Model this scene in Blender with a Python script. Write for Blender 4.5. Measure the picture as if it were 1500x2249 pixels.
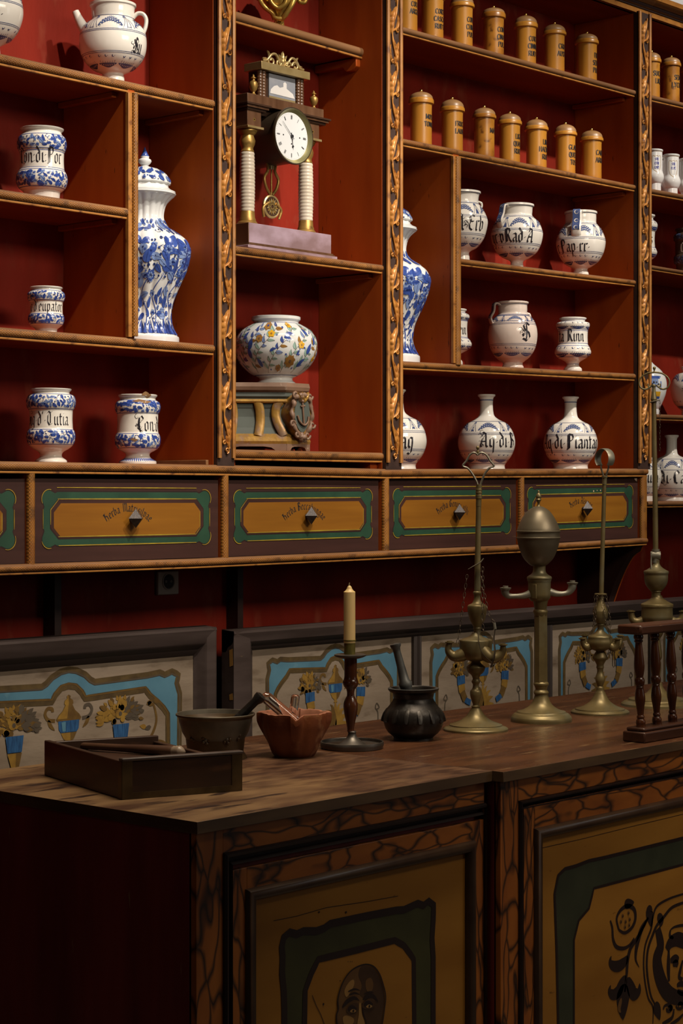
import bpy, bmesh, math, random
from math import sin, cos, pi, radians, sqrt, atan2, asin
from mathutils import Vector, Matrix
from mathutils.geometry import tessellate_polygon

for o in list(bpy.data.objects):
    bpy.data.objects.remove(o)
SC = bpy.context.scene
COL = SC.collection

# ------------------------------------------------------------------ camera
FP, CX, CY, EYE = 4254.0, 750.0, 1095.0, 1.45        # focal length in pixels of the 1500 x 2249 frame, horizon row, eye height
_h = sqrt(3770.0 ** 2 + 4254.0 ** 2)
CA, SA = 3770.0 / _h, 4254.0 / _h                    # the shelf wall runs off to the right at about 48 degrees
cam = bpy.data.cameras.new('camera')
cam_o = bpy.data.objects.new('camera', cam)
COL.objects.link(cam_o)
cam_o.location = (0, 0, EYE)
cam_o.rotation_euler = (pi / 2, 0, -atan2(SA, CA))
cam.sensor_width = 36.0
cam.sensor_fit = 'AUTO'
cam.lens = FP / 2249.0 * 36.0
cam.shift_y = -(1124.5 - CY) / 2249.0
cam.clip_start = 0.05
SC.camera = cam_o

# ------------------------------------------------------------------ view, world, lamps
SC.view_settings.view_transform = 'Standard'
SC.view_settings.look = 'None'
SC.view_settings.gamma = 1.0
SC.view_settings.exposure = -0.35
SC.view_settings.use_curve_mapping = False
w = bpy.data.worlds.new('world')
SC.world = w
w.use_nodes = True
w.node_tree.nodes['Background'].inputs[0].default_value = (1.0, 0.86, 0.7, 1)
w.node_tree.nodes['Background'].inputs[1].default_value = 0.006

YF = 3.606            # front of the shelves
YB = YF + 0.250       # back of the shelves = wall


def spot(name, loc, target, energy, color, size, blend, radius):
    l = bpy.data.lights.new(name, 'SPOT')
    l.energy = energy; l.color = color; l.spot_size = radians(size); l.spot_blend = blend
    l.shadow_soft_size = radius
    o = bpy.data.objects.new(name, l)
    COL.objects.link(o)
    o.location = loc
    o.rotation_euler = (Vector(target) - Vector(loc)).to_track_quat('-Z', 'Y').to_euler()
    return o


def area(name, loc, target, energy, color, sx, sy):
    l = bpy.data.lights.new(name, 'AREA')
    l.energy = energy; l.color = color; l.shape = 'RECTANGLE'; l.size = sx; l.size_y = sy
    o = bpy.data.objects.new(name, l)
    COL.objects.link(o)
    o.location = loc
    o.rotation_euler = (Vector(target) - Vector(loc)).to_track_quat('-Z', 'Y').to_euler()
    return o


WARM = (1.0, 0.89, 0.77)
spot('track_lamp', (2.70, 1.35, 4.6), (2.80, YF, 2.25), 470, WARM, 34, 0.8, 0.05)
spot('track_lamp', (3.70, 1.35, 4.6), (3.72, YF, 2.25), 545, WARM, 34, 0.8, 0.05)
spot('track_lamp', (4.65, 1.35, 4.6), (4.72, YF, 2.25), 565, WARM, 34, 0.8, 0.05)
spot('track_lamp', (5.75, 1.35, 4.6), (5.75, YF, 2.25), 565, WARM, 34, 0.8, 0.05)
spot('track_lamp', (6.2, 2.1, 4.6), (6.2, YB, 3.55), 160, (1.0, .95, .9), 40, 0.6, 0.05)  # wall washer added to brighten the white wall above the cornice
area('window_and_fill_light', (6.4, -2.4, 2.4), (4.4, YF, 1.3), 17, (1.0, 0.96, 0.90), 1.3, 2.0)
a_ = area('overhead_fill', (2.9, 1.85, 4.7), (3.1, 2.35, 0.9), 26, (1.0, 0.85, 0.64), 1.8, 0.7)  # soft overhead fill added to brighten the counter
a_.data.spread = radians(60)
a_ = area('overhead_fill', (3.4, 0.2, 3.2), (3.9, YF, 1.60), 14, (1.0, 0.86, 0.68), 1.5, 0.6)  # fill added in front for the canvases and the wall under the drawers
a_.data.spread = radians(75)
area('window_and_fill_light', (-1.45, 0.9, 2.1), (2.2, 2.6, 0.9), 4.5, (1.0, 0.93, 0.86), 1.0, 1.6)  # dim fill added on the left to lift the counter's black side


# ------------------------------------------------------------------ pixel -> place
def ray(px, py):
    u = (px - CX) / FP
    return (SA + u * CA, CA - u * SA, (CY - py) / FP)


def onY(px, py, Y):
    d = ray(px, py); t = Y / d[1]
    return (t * d[0], Y, EYE + t * d[2])


def onX(px, py, X):
    d = ray(px, py); t = X / d[0]
    return (X, t * d[1], EYE + t * d[2])


def onZ(px, py, Z):
    d = ray(px, py); t = (Z - EYE) / d[2]
    return (t * d[0], t * d[1], Z)


def depth(x, y):
    return x * SA + y * CA


def mpp(x, y):                # metres per pixel at a place
    return depth(x, y) / FP


def zat(py, x, y):
    return EYE + (CY - py) * mpp(x, y)


# ------------------------------------------------------------------ materials
MATS = {}


def lin(r, g, b):
    f = lambda c: (c / 255 / 12.92) if c / 255 <= 0.04045 else ((c / 255 + 0.055) / 1.055) ** 2.4
    return (f(r), f(g), f(b))


def mat(name, c1, c2=None, rough=0.5, metal=0.0, scale=8.0, stretch=(1, 1, 1), detail=4.0, lo=0.35, hi=0.65,
        bump=0.0, bscale=None, spec=0.5, trans=0.0, c3=None, s3=30.0, lo3=0.6, hi3=0.7, coat=0.0, sss=0.0, obj=True, rvar=0.0):
    m = bpy.data.materials.new(name)
    m.use_nodes = True
    nt = m.node_tree; N = nt.nodes; L = nt.links
    b = N['Principled BSDF']
    b.inputs['Roughness'].default_value = rough
    b.inputs['Metallic'].default_value = metal
    b.inputs['Specular IOR Level'].default_value = spec
    if trans: b.inputs['Transmission Weight'].default_value = trans
    if coat:
        b.inputs['Coat Weight'].default_value = coat
        b.inputs['Coat Roughness'].default_value = 0.08
    if sss:
        b.inputs['Subsurface Weight'].default_value = sss
        b.inputs['Subsurface Radius'].default_value = (0.02, 0.012, 0.006)
        b.inputs['Subsurface Scale'].default_value = 0.5
    tc = N.new('ShaderNodeTexCoord'); mp = N.new('ShaderNodeMapping')
    mp.inputs['Scale'].default_value = stretch
    L.new(tc.outputs['Object'], mp.inputs['Vector'])
    if c2 is None: c2 = c1
    no = N.new('ShaderNodeTexNoise'); no.inputs['Scale'].default_value = scale; no.inputs['Detail'].default_value = detail
    L.new(mp.outputs[0], no.inputs['Vector'])
    mr = N.new('ShaderNodeMapRange'); mr.inputs['From Min'].default_value = lo; mr.inputs['From Max'].default_value = hi
    L.new(no.outputs['Fac'], mr.inputs['Value'])
    mx = N.new('ShaderNodeMixRGB'); mx.inputs[1].default_value = (*c1, 1); mx.inputs[2].default_value = (*c2, 1)
    L.new(mr.outputs[0], mx.inputs[0])
    out = mx.outputs[0]
    if c3 is not None:
        n3 = N.new('ShaderNodeTexNoise'); n3.inputs['Scale'].default_value = s3; n3.inputs['Detail'].default_value = 6
        L.new(mp.outputs[0], n3.inputs['Vector'])
        m3 = N.new('ShaderNodeMapRange'); m3.inputs['From Min'].default_value = lo3; m3.inputs['From Max'].default_value = hi3
        L.new(n3.outputs['Fac'], m3.inputs['Value'])
        x3 = N.new('ShaderNodeMixRGB'); x3.inputs[2].default_value = (*c3, 1)
        L.new(m3.outputs[0], x3.inputs[0]); L.new(out, x3.inputs[1])
        out = x3.outputs[0]
    L.new(out, b.inputs['Base Color'])
    if rvar:
        m4 = N.new('ShaderNodeMapRange'); m4.inputs['To Min'].default_value = rough - rvar; m4.inputs['To Max'].default_value = rough + rvar
        L.new(no.outputs['Fac'], m4.inputs['Value']); L.new(m4.outputs[0], b.inputs['Roughness'])
    if bump:
        bn = N.new('ShaderNodeBump'); bn.inputs['Strength'].default_value = 1.0; bn.inputs['Distance'].default_value = bump
        if bscale:
            n2 = N.new('ShaderNodeTexNoise'); n2.inputs['Scale'].default_value = bscale; n2.inputs['Detail'].default_value = 3
            L.new(mp.outputs[0], n2.inputs['Vector']); L.new(n2.outputs['Fac'], bn.inputs['Height'])
        else:
            L.new(no.outputs['Fac'], bn.inputs['Height'])
        L.new(bn.outputs[0], b.inputs['Normal'])
    MATS[name] = m
    return m


def crosshatch(name, c1, c2, axis, pitch=0.0085):
    """gilt half-round moulding engraved with a crossed diagonal pattern"""
    m = mat(name, c1, c2, rough=0.45, metal=0.0, scale=14, stretch=(1, 1, 1), lo=0.35, hi=0.7, c3=(0.045, 0.018, 0.006), s3=26, lo3=0.54, hi3=0.75)
    nt = m.node_tree; N = nt.nodes; L = nt.links; b = N['Principled BSDF']
    base = b.inputs['Base Color'].links[0].from_socket
    tc = N.new('ShaderNodeTexCoord')
    hs = []
    for sg in (1, -1):
        vm = N.new('ShaderNodeVectorMath'); vm.operation = 'DOT_PRODUCT'
        a = (1.0, 0.0, 1.6 * sg) if axis == 'x' else (1.6 * sg, 0.0, 1.0)
        L.new(tc.outputs['Object'], vm.inputs[0]); vm.inputs[1].default_value = a
        mu = N.new('ShaderNodeMath'); mu.operation = 'MULTIPLY'; mu.inputs[1].default_value = 2 * pi / pitch
        L.new(vm.outputs['Value'], mu.inputs[0])
        sn = N.new('ShaderNodeMath'); sn.operation = 'SINE'; L.new(mu.outputs[0], sn.inputs[0])
        hs.append(sn)
    mn = N.new('ShaderNodeMath'); mn.operation = 'MINIMUM'
    L.new(hs[0].outputs[0], mn.inputs[0]); L.new(hs[1].outputs[0], mn.inputs[1])
    mr = N.new('ShaderNodeMapRange'); mr.inputs['From Min'].default_value = -0.95; mr.inputs['From Max'].default_value = -0.4
    mr.inputs['To Min'].default_value = 0.45; mr.inputs['To Max'].default_value = 1.0
    L.new(mn.outputs[0], mr.inputs['Value'])
    mx = N.new('ShaderNodeMixRGB'); mx.blend_type = 'MULTIPLY'; mx.inputs[0].default_value = 1.0
    L.new(base, mx.inputs[1]); L.new(mr.outputs[0], mx.inputs[2])
    L.new(mx.outputs[0], b.inputs['Base Color'])
    bn = N.new('ShaderNodeBump'); bn.inputs['Distance'].default_value = 0.0006; bn.inputs['Strength'].default_value = 1
    L.new(mr.outputs[0], bn.inputs['Height']); L.new(bn.outputs[0], b.inputs['Normal'])
    return m


def marbled(name, c1, c2, vein, stretch, scale=17.0):
    """painted tortoiseshell: orange cells in dark veins"""
    m = mat(name, c1, c2, rough=0.42, scale=11, lo=0.3, hi=0.7, stretch=stretch)
    nt = m.node_tree; N = nt.nodes; L = nt.links; b = N['Principled BSDF']
    base = b.inputs['Base Color'].links[0].from_socket
    mp = [n for n in N if n.bl_idname == 'ShaderNodeMapping'][0]
    no = N.new('ShaderNodeTexNoise'); no.inputs['Scale'].default_value = 9
    L.new(mp.outputs[0], no.inputs['Vector'])
    ad = N.new('ShaderNodeMixRGB'); ad.blend_type = 'LINEAR_LIGHT'; ad.inputs[0].default_value = 0.07
    L.new(mp.outputs[0], ad.inputs[1]); L.new(no.outputs['Color'], ad.inputs[2])
    vo = N.new('ShaderNodeTexVoronoi'); vo.feature = 'DISTANCE_TO_EDGE'; vo.inputs['Scale'].default_value = scale
    L.new(ad.outputs[0], vo.inputs['Vector'])
    mr = N.new('ShaderNodeMapRange'); mr.inputs['From Min'].default_value = 0.0; mr.inputs['From Max'].default_value = 0.10
    L.new(vo.outputs['Distance'], mr.inputs['Value'])
    mx = N.new('ShaderNodeMixRGB'); mx.inputs[1].default_value = (*vein, 1)
    L.new(mr.outputs[0], mx.inputs[0]); L.new(base, mx.inputs[2])
    L.new(mx.outputs[0], b.inputs['Base Color'])
    return m


# shelves and wall
mat('wall_red', (0.225, 0.0185, 0.0085), (0.135, 0.0100, 0.0045), rough=0.6, spec=.12, scale=3.5, stretch=(2.2, 1, 0.9), detail=8, lo=0.3, hi=0.7, c3=(0.24, 0.055, 0.028), s3=7, lo3=0.56, hi3=0.8, bump=0.0006, bscale=40)
mat('wall_white', (0.85, 0.83, 0.80), rough=0.8)
mat('floor_stone', (0.12, 0.09, 0.07), (0.08, 0.06, 0.05), rough=0.6, scale=4)
mat('ceiling_white', (0.30, 0.25, 0.2), rough=0.9)
mat('wall_plaster', (0.16, 0.11, 0.08), (0.13, 0.09, 0.06), rough=0.9)
mat('orange_wood', (0.36, 0.068, 0.007), (0.27, 0.044, 0.004), rough=0.5, spec=.2, scale=5, stretch=(3, 3, 0.6), detail=6, lo=0.3, hi=0.7, c3=(0.06, 0.012, 0.004), s3=30, lo3=0.70, hi3=0.76)
mat('orange_board', (0.27, 0.052, 0.010), (0.19, 0.032, 0.006), rough=0.5, spec=.2, scale=5, stretch=(0.6, 3, 3), detail=6, lo=0.3, hi=0.7)
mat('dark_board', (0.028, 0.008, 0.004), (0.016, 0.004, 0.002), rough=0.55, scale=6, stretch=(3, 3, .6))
mat('edge_brown', (0.24, 0.115, 0.044), (0.13, 0.055, 0.020), rough=0.5, scale=6, stretch=(.5, 3, 5), detail=6, lo=0.3, hi=0.7)
crosshatch('gilt_hatch_x', (0.37, 0.155, 0.036), (0.24, 0.088, 0.020), 'x')
crosshatch('gilt_hatch_z', (0.40, 0.165, 0.024), (0.27, 0.095, 0.014), 'z')
mat('gilt_plain', (0.42, 0.18, 0.035), (0.26, 0.10, 0.02), rough=0.42, scale=20, lo=.3, hi=.7, c3=(0.09, 0.03, 0.01), s3=40, lo3=.58, hi3=.75)
mat('post_ground', (0.046, 0.021, 0.014), (0.028, 0.012, 0.008), rough=0.6, scale=30, bump=0.0006, bscale=90)
mat('carved_gilt', (0.60, 0.27, 0.055), (0.40, 0.15, 0.025), rough=0.40, metal=0.15, scale=28, lo=.3, hi=.7, c3=(0.10, 0.032, 0.008), s3=55, lo3=.56, hi3=.72, bump=0.0008, bscale=80)
mat('drawer_brown', (0.055, 0.022, 0.017), (0.034, 0.014, 0.011), rough=0.5, scale=7, stretch=(.4, 3, 5), detail=6, lo=.3, hi=.7, c3=(0.13, 0.08, 0.04), s3=16, lo3=0.69, hi3=0.74, spec=.3)
mat('drawer_green', (0.020, 0.062, 0.034), (0.014, 0.045, 0.026), rough=0.45, scale=18, lo=.3, hi=.7)
mat('drawer_ochre', (0.245, 0.100, 0.010), (0.19, 0.072, 0.007), rough=0.45, scale=9, stretch=(.35, 2, 5), detail=6, lo=.3, hi=.7, spec=.3)
mat('drawer_yellow', (0.34, 0.25, 0.02), (0.26, 0.16, 0.015), rough=0.5, scale=40)
mat('drawer_dark', (0.020, 0.008, 0.007), rough=0.5)
mat('ink', (0.012, 0.010, 0.012), (0.022, 0.018, 0.018), rough=0.5, scale=60)
mat('knob_iron', (0.055, 0.036, 0.030), (0.030, 0.020, 0.017), rough=0.45, scale=120, lo=.4, hi=.6, bump=0.0006, bscale=500)
mat('plaster_chip', (0.55, 0.38, 0.25), rough=0.9)

# pottery
mat('glaze_white', (0.70, 0.67, 0.61), (0.63, 0.58, 0.51), rough=0.12, scale=9, lo=.35, hi=.75, spec=0.5, c3=(0.48, 0.40, 0.31), s3=14, lo3=.66, hi3=.85)
mat('glaze_cool', (0.70, 0.71, 0.70), (0.62, 0.64, 0.64), rough=0.10, scale=8, lo=.35, hi=.7)
mat('glaze_pink', (0.66, 0.56, 0.49), (0.58, 0.47, 0.40), rough=0.14, scale=8, lo=.35, hi=.7)
mat('glaze_pure', (0.78, 0.78, 0.77), rough=0.1)
mat('cobalt', (0.030, 0.060, 0.27), (0.055, 0.105, 0.36), rough=0.14, scale=60, lo=.3, hi=.7)
mat('cobalt_pale', (0.14, 0.22, 0.46), (0.22, 0.30, 0.52), rough=0.14, scale=60, lo=.3, hi=.7)
mat('cobalt_dark', (0.012, 0.022, 0.10), (0.022, 0.038, 0.15), rough=0.14, scale=60, lo=.3, hi=.7)
mat('slate_blue', (0.045, 0.070, 0.17), (0.075, 0.10, 0.22), rough=0.14, scale=60, lo=.3, hi=.7)
mat('jar_ink', (0.014, 0.012, 0.016), (0.030, 0.026, 0.032), rough=0.2, scale=90)
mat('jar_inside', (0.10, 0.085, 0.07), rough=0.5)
mat('chip_clay', (0.24, 0.13, 0.05), (0.15, 0.075, 0.03), rough=0.9, scale=60)
mat('glaze_yellow', (0.72, 0.42, 0.03), (0.62, 0.32, 0.02), rough=0.14, scale=50)
mat('glaze_ochre', (0.36, 0.19, 0.05), (0.28, 0.13, 0.03), rough=0.16, scale=50)
mat('glaze_teal', (0.26, 0.42, 0.36), (0.34, 0.50, 0.44), rough=0.14, scale=50)
mat('glaze_brown', (0.16, 0.09, 0.05), rough=0.2)
mat('gilt_line', (0.48, 0.30, 0.10), rough=0.35)
mat('blue_print', (0.09, 0.10, 0.42), rough=0.2)
mat('glaze_dark', (0.10, 0.062, 0.042), (0.06, 0.036, 0.026), rough=0.2, scale=20)

# boxwood canisters
mat('boxwood', (0.50, 0.225, 0.028), (0.38, 0.155, 0.018), rough=0.33, scale=10, stretch=(2, 2, .7), detail=6, lo=.3, hi=.7, c3=(0.26, 0.095, 0.012), s3=24, lo3=.62, hi3=.75)
mat('boxwood_mottled', (0.46, 0.20, 0.025), (0.27, 0.10, 0.012), rough=0.33, scale=16, detail=8, lo=.36, hi=.62, c3=(0.12, 0.042, 0.008), s3=34, lo3=.58, hi3=.68)
mat('boxwood_dome', (0.30, 0.165, 0.068), (0.23, 0.115, 0.042), rough=0.38, scale=9, lo=.3, hi=.7)
mat('brass_knob', (0.85, 0.60, 0.18), rough=0.25, metal=1.0)

# metals, woods, stone of the counter things
mat('old_brass', (0.195, 0.148, 0.062), (0.105, 0.074, 0.028), rough=0.43, metal=0.5, scale=18, detail=7, lo=.3, hi=.7, c3=(0.185, 0.172, 0.105), s3=11, lo3=.5, hi3=.72, rvar=.08)
mat('old_brass_egg', (0.165, 0.135, 0.088), (0.105, 0.082, 0.052), rough=0.43, metal=0.55, scale=12, detail=6, lo=.3, hi=.7, rvar=.06)
mat('brass_grey', (0.25, 0.235, 0.185), (0.16, 0.145, 0.11), rough=0.45, metal=0.55, scale=22)
mat('chain_iron', (0.10, 0.075, 0.05), (0.05, 0.036, 0.025), rough=0.5, metal=0.8, scale=80)
mat('bronze_dark', (0.085, 0.048, 0.017), (0.040, 0.021, 0.008), rough=0.46, metal=0.35, scale=18, detail=7, lo=.3, hi=.7, c3=(0.12, 0.085, 0.04), s3=30, lo3=.62, hi3=.75)
mat('bronze_rim', (0.12, 0.10, 0.072), (0.07, 0.056, 0.038), rough=0.46, metal=0.4, scale=25)
mat('iron_black', (0.032, 0.027, 0.022), (0.016, 0.012, 0.010), rough=0.42, metal=0.6, scale=25, lo=.3, hi=.7, c3=(0.085, 0.080, 0.075), s3=34, lo3=.58, hi3=.75, bump=0.0008, bscale=60)
mat('iron_grey', (0.10, 0.10, 0.095), (0.055, 0.053, 0.05), rough=0.5, metal=0.6, scale=30)
mat('iron_dish', (0.12, 0.105, 0.09), (0.065, 0.055, 0.045), rough=0.42, metal=0.7, scale=20)
mat('red_marble', (0.20, 0.055, 0.015), (0.095, 0.020, 0.006), rough=0.55, scale=14, detail=9, lo=.35, hi=.65, c3=(0.28, 0.12, 0.05), s3=22, lo3=.56, hi3=.70, bump=0.0014, bscale=45, spec=.3)
mat('red_marble_rim', (0.30, 0.13, 0.075), (0.22, 0.075, 0.04), rough=0.6, scale=22, detail=7, lo=.35, hi=.65, spec=.3)
mat('turned_wood', (0.080, 0.024, 0.008), (0.036, 0.010, 0.004), rough=0.24, scale=9, stretch=(3, 3, .8), detail=6, lo=.3, hi=.7)
mat('rail_wood', (0.058, 0.019, 0.008), (0.030, 0.010, 0.004), rough=0.36, scale=8, stretch=(.7, 3, 3), detail=6, lo=.3, hi=.7, c3=(0.14, 0.065, 0.03), s3=30, lo3=.66, hi3=.74)
mat('candle_wax', (0.60, 0.43, 0.19), (0.53, 0.36, 0.15), rough=0.45, scale=9, lo=.35, hi=.7, sss=0.25)
mat('wick', (0.25, 0.18, 0.09), rough=0.9)
mat('brass_sleeve', (0.22, 0.17, 0.035), (0.10, 0.085, 0.02), rough=0.5, metal=0.6, scale=30, stretch=(3, 3, .6))
gm = mat('clear_glass', (0.96, 0.94, 0.92), rough=0.03, trans=1.0)
gm.node_tree.nodes['Principled BSDF'].inputs['IOR'].default_value = 1.48
mat('tray_wood', (0.050, 0.020, 0.009), (0.022, 0.009, 0.004), rough=0.42, scale=7, stretch=(1, 1, 4), detail=7, lo=.3, hi=.7, c3=(0.11, 0.045, 0.017), s3=9, lo3=.58, hi3=.8)
mat('tray_rim', (0.085, 0.060, 0.052), (0.045, 0.028, 0.022), rough=0.5, scale=18)
mat('tray_floor', (0.16, 0.10, 0.07), (0.09, 0.05, 0.035), rough=0.6, scale=10)
mat('brass_band', (0.115, 0.075, 0.03), (0.06, 0.036, 0.014), rough=0.45, metal=0.5, scale=20)
mat('rod_wood', (0.085, 0.038, 0.018), (0.05, 0.02, 0.01), rough=0.4, scale=14, stretch=(1, 1, 1))

# counter
mat('counter_top', (0.225, 0.130, 0.060), (0.070, 0.030, 0.014), rough=0.40, scale=5.5, stretch=(.7, 2.6, 1), detail=12, lo=.42, hi=.62, c3=(0.028, 0.013, 0.008), s3=13, lo3=.60, hi3=.68, rvar=.10, bump=0.0006, bscale=40)
# the left top is worn pale at its free end and still dark and glossy towards the seam
_m = MATS['counter_top']; _N = _m.node_tree.nodes; _L = _m.node_tree.links; _b = _N['Principled BSDF']
_src = _b.inputs['Base Color'].links[0].from_socket
_tc = _N.new('ShaderNodeTexCoord'); _sx = _N.new('ShaderNodeSeparateXYZ'); _L.new(_tc.outputs['Object'], _sx.inputs[0])
_no = _N.new('ShaderNodeTexNoise'); _no.inputs['Scale'].default_value = 6; _no.inputs['Detail'].default_value = 9
_mp = _N.new('ShaderNodeMapping'); _mp.inputs['Scale'].default_value = (.8, 2.0, 1); _L.new(_tc.outputs['Object'], _mp.inputs[0]); _L.new(_mp.outputs[0], _no.inputs['Vector'])
_ma = _N.new('ShaderNodeMath'); _ma.operation = 'MULTIPLY_ADD'; _ma.inputs[1].default_value = 1.1; _L.new(_no.outputs['Fac'], _ma.inputs[0]); _L.new(_sx.outputs['X'], _ma.inputs[2])
_mr = _N.new('ShaderNodeMapRange'); _mr.inputs['From Min'].default_value = .50; _mr.inputs['From Max'].default_value = .66; _L.new(_ma.outputs[0], _mr.inputs['Value'])
_n2 = _N.new('ShaderNodeTexNoise'); _n2.inputs['Scale'].default_value = 22; _n2.inputs['Detail'].default_value = 8; _L.new(_mp.outputs[0], _n2.inputs['Vector'])
_r2 = _N.new('ShaderNodeMapRange'); _r2.inputs['From Min'].default_value = .38; _r2.inputs['From Max'].default_value = .66; _L.new(_n2.outputs['Fac'], _r2.inputs['Value'])
_m2 = _N.new('ShaderNodeMixRGB'); _m2.inputs[1].default_value = (0.040, 0.016, 0.008, 1); _m2.inputs[2].default_value = (0.120, 0.058, 0.028, 1); _L.new(_r2.outputs[0], _m2.inputs[0])
_mx = _N.new('ShaderNodeMixRGB'); _L.new(_m2.outputs[0], _mx.inputs[2]); _L.new(_mr.outputs[0], _mx.inputs[0]); _L.new(_src, _mx.inputs[1]); _L.new(_mx.outputs[0], _b.inputs['Base Color'])
mat('counter_top_dark', (0.095, 0.038, 0.017), (0.042, 0.016, 0.008), rough=0.27, scale=7, stretch=(.7, 3.6, 1), detail=12, lo=.36, hi=.64, c3=(0.17, 0.095, 0.045), s3=16, lo3=.64, hi3=.74, rvar=.07, bump=0.0005, bscale=40)
mat('counter_edge', (0.110, 0.060, 0.025), (0.05, 0.025, 0.011), rough=0.45, scale=10, stretch=(.6, .6, 3), detail=7, lo=.3, hi=.7)
mat('counter_side', (0.25, 0.034, 0.028), (0.14, 0.017, 0.014), rough=0.5, scale=5, stretch=(3, 3, .5), detail=8, lo=.3, hi=.7, c3=(0.26, 0.14, 0.06), s3=24, lo3=.70, hi3=.74, spec=.3)
marbled('marbled_h', (0.44, 0.140, 0.018), (0.25, 0.066, 0.010), (0.022, 0.010, 0.005), (0.55, 1, 1.6))
marbled('marbled_v', (0.42, 0.132, 0.018), (0.24, 0.062, 0.010), (0.022, 0.010, 0.005), (1.6, 1, 0.5))
mat('marbled_dull', (0.16, 0.075, 0.022), (0.07, 0.036, 0.012), rough=0.45, scale=8, stretch=(1, 1, .6), detail=6, lo=.3, hi=.7)
mat('counter_dark', (0.022, 0.010, 0.008), (0.012, 0.005, 0.004), rough=0.42, scale=12)
mat('counter_round', (0.055, 0.030, 0.016), (0.03, 0.014, 0.008), rough=0.32, scale=12)
mat('panel_ochre', (0.41, 0.185, 0.028), (0.29, 0.120, 0.016), rough=0.45, scale=4, stretch=(.7, 1, 2.2), detail=9, lo=.3, hi=.7, c3=(0.15, 0.06, 0.010), s3=40, lo3=.70, hi3=.76, spec=.3)
mat('panel_green', (0.060, 0.058, 0.016), (0.045, 0.042, 0.012), rough=0.45, scale=12)
mat('panel_green_dark', (0.045, 0.050, 0.026), (0.032, 0.036, 0.018), rough=0.45, scale=12)
mat('panel_line', (0.020, 0.008, 0.006), rough=0.45)
mat('paint_shadow', (0.075, 0.033, 0.010), (0.055, 0.022, 0.007), rough=0.5, scale=20)
mat('paint_mid', (0.17, 0.080, 0.020), (0.14, 0.06, 0.014), rough=0.5, scale=20)
mat('paint_light', (0.42, 0.24, 0.07), (0.36, 0.18, 0.045), rough=0.5, scale=20)

# painted panels behind
mat('frame_brown', (0.060, 0.042, 0.037), (0.036, 0.024, 0.020), rough=0.55, scale=9, stretch=(.5, 2, 4), detail=7, lo=.3, hi=.7, c3=(0.12, 0.085, 0.05), s3=34, lo3=.70, hi3=.78, spec=.25)
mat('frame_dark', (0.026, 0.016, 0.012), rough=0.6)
mat('frame_chip', (0.32, 0.16, 0.03), rough=0.8)
mat('canvas_grey', (0.240, 0.188, 0.138), (0.155, 0.115, 0.080), rough=0.75, scale=7, stretch=(.6, 1, 2.0), detail=10, lo=.3, hi=.7, c3=(0.085, 0.056, 0.034), s3=14, lo3=.58, hi3=.80, bump=0.0006, bscale=60, spec=.2)
mat('canvas_blue', (0.078, 0.180, 0.245), (0.052, 0.128, 0.185), rough=0.7, scale=10, detail=9, lo=.3, hi=.7, c3=(0.12, 0.22, 0.27), s3=16, lo3=.62, hi3=.8, spec=.2)
mat('canvas_line', (0.085, 0.055, 0.020), (0.050, 0.032, 0.013), rough=0.7, scale=30, spec=.2)
mat('canvas_dark', (0.062, 0.046, 0.028), (0.045, 0.030, 0.018), rough=0.7, scale=20)
mat('canvas_gold', (0.245, 0.140, 0.024), (0.16, 0.085, 0.016), rough=0.7, scale=40, lo=.3, hi=.7, spec=.2)
mat('canvas_gold_dark', (0.12, 0.068, 0.016), (0.08, 0.042, 0.011), rough=0.7, scale=40, lo=.3, hi=.7, spec=.2)
mat('canvas_cobalt', (0.024, 0.085, 0.20), (0.012, 0.042, 0.11), rough=0.7, scale=60, stretch=(3, 1, .5), lo=.35, hi=.65, spec=.2)
mat('socket_plastic', (0.36, 0.31, 0.25), rough=0.5)
mat('socket_hole', (0.02, 0.015, 0.012), rough=0.7)

# clock
mat('clock_gold', (0.50, 0.31, 0.085), (0.32, 0.18, 0.045), rough=0.40, metal=0.6, scale=30, detail=6, lo=.3, hi=.7, c3=(0.16, 0.085, 0.025), s3=50, lo3=.58, hi3=.74)
mat('clock_gold_pale', (0.56, 0.42, 0.20), (0.42, 0.30, 0.12), rough=0.35, metal=0.6, scale=20)
mat('alabaster', (0.70, 0.63, 0.52), (0.60, 0.51, 0.40), rough=0.25, scale=12, lo=.3, hi=.7, sss=0.2)
mat('old_ivory', (0.26, 0.19, 0.135), (0.17, 0.115, 0.075), rough=0.4, scale=60)
mat('clock_wood', (0.145, 0.072, 0.038), (0.085, 0.038, 0.018), rough=0.3, scale=14, stretch=(3.5, 1, .5), detail=5, lo=.3, hi=.7)
mat('clock_wood_dark', (0.055, 0.026, 0.014), (0.034, 0.015, 0.008), rough=0.35, scale=12)
mat('clock_plinth', (0.46, 0.34, 0.42), (0.24, 0.155, 0.165), rough=0.22, scale=9, stretch=(1, 1, 1.6), detail=8, lo=.34, hi=.62)  # pale lilac carries a sky reflection in the colour
mat('clock_drum', (0.075, 0.052, 0.032), rough=0.35, metal=0.5)
mat('clock_bezel', (0.42, 0.40, 0.20), (0.34, 0.30, 0.14), rough=0.3, metal=0.6)
mat('clock_dial', (0.80, 0.82, 0.84), rough=0.2)
mat('clock_ink', (0.02, 0.02, 0.025), rough=0.4)
mat('picture_sky', (0.24, 0.26, 0.30), (0.32, 0.33, 0.36), rough=0.2, scale=20)
mat('picture_white', (0.72, 0.70, 0.68), rough=0.3)
mat('gilt_leaf', (0.56, 0.37, 0.085), (0.34, 0.19, 0.035), rough=0.34, metal=0.65, scale=34, detail=6, lo=.3, hi=.7, bump=0.001, bscale=60)

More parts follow.
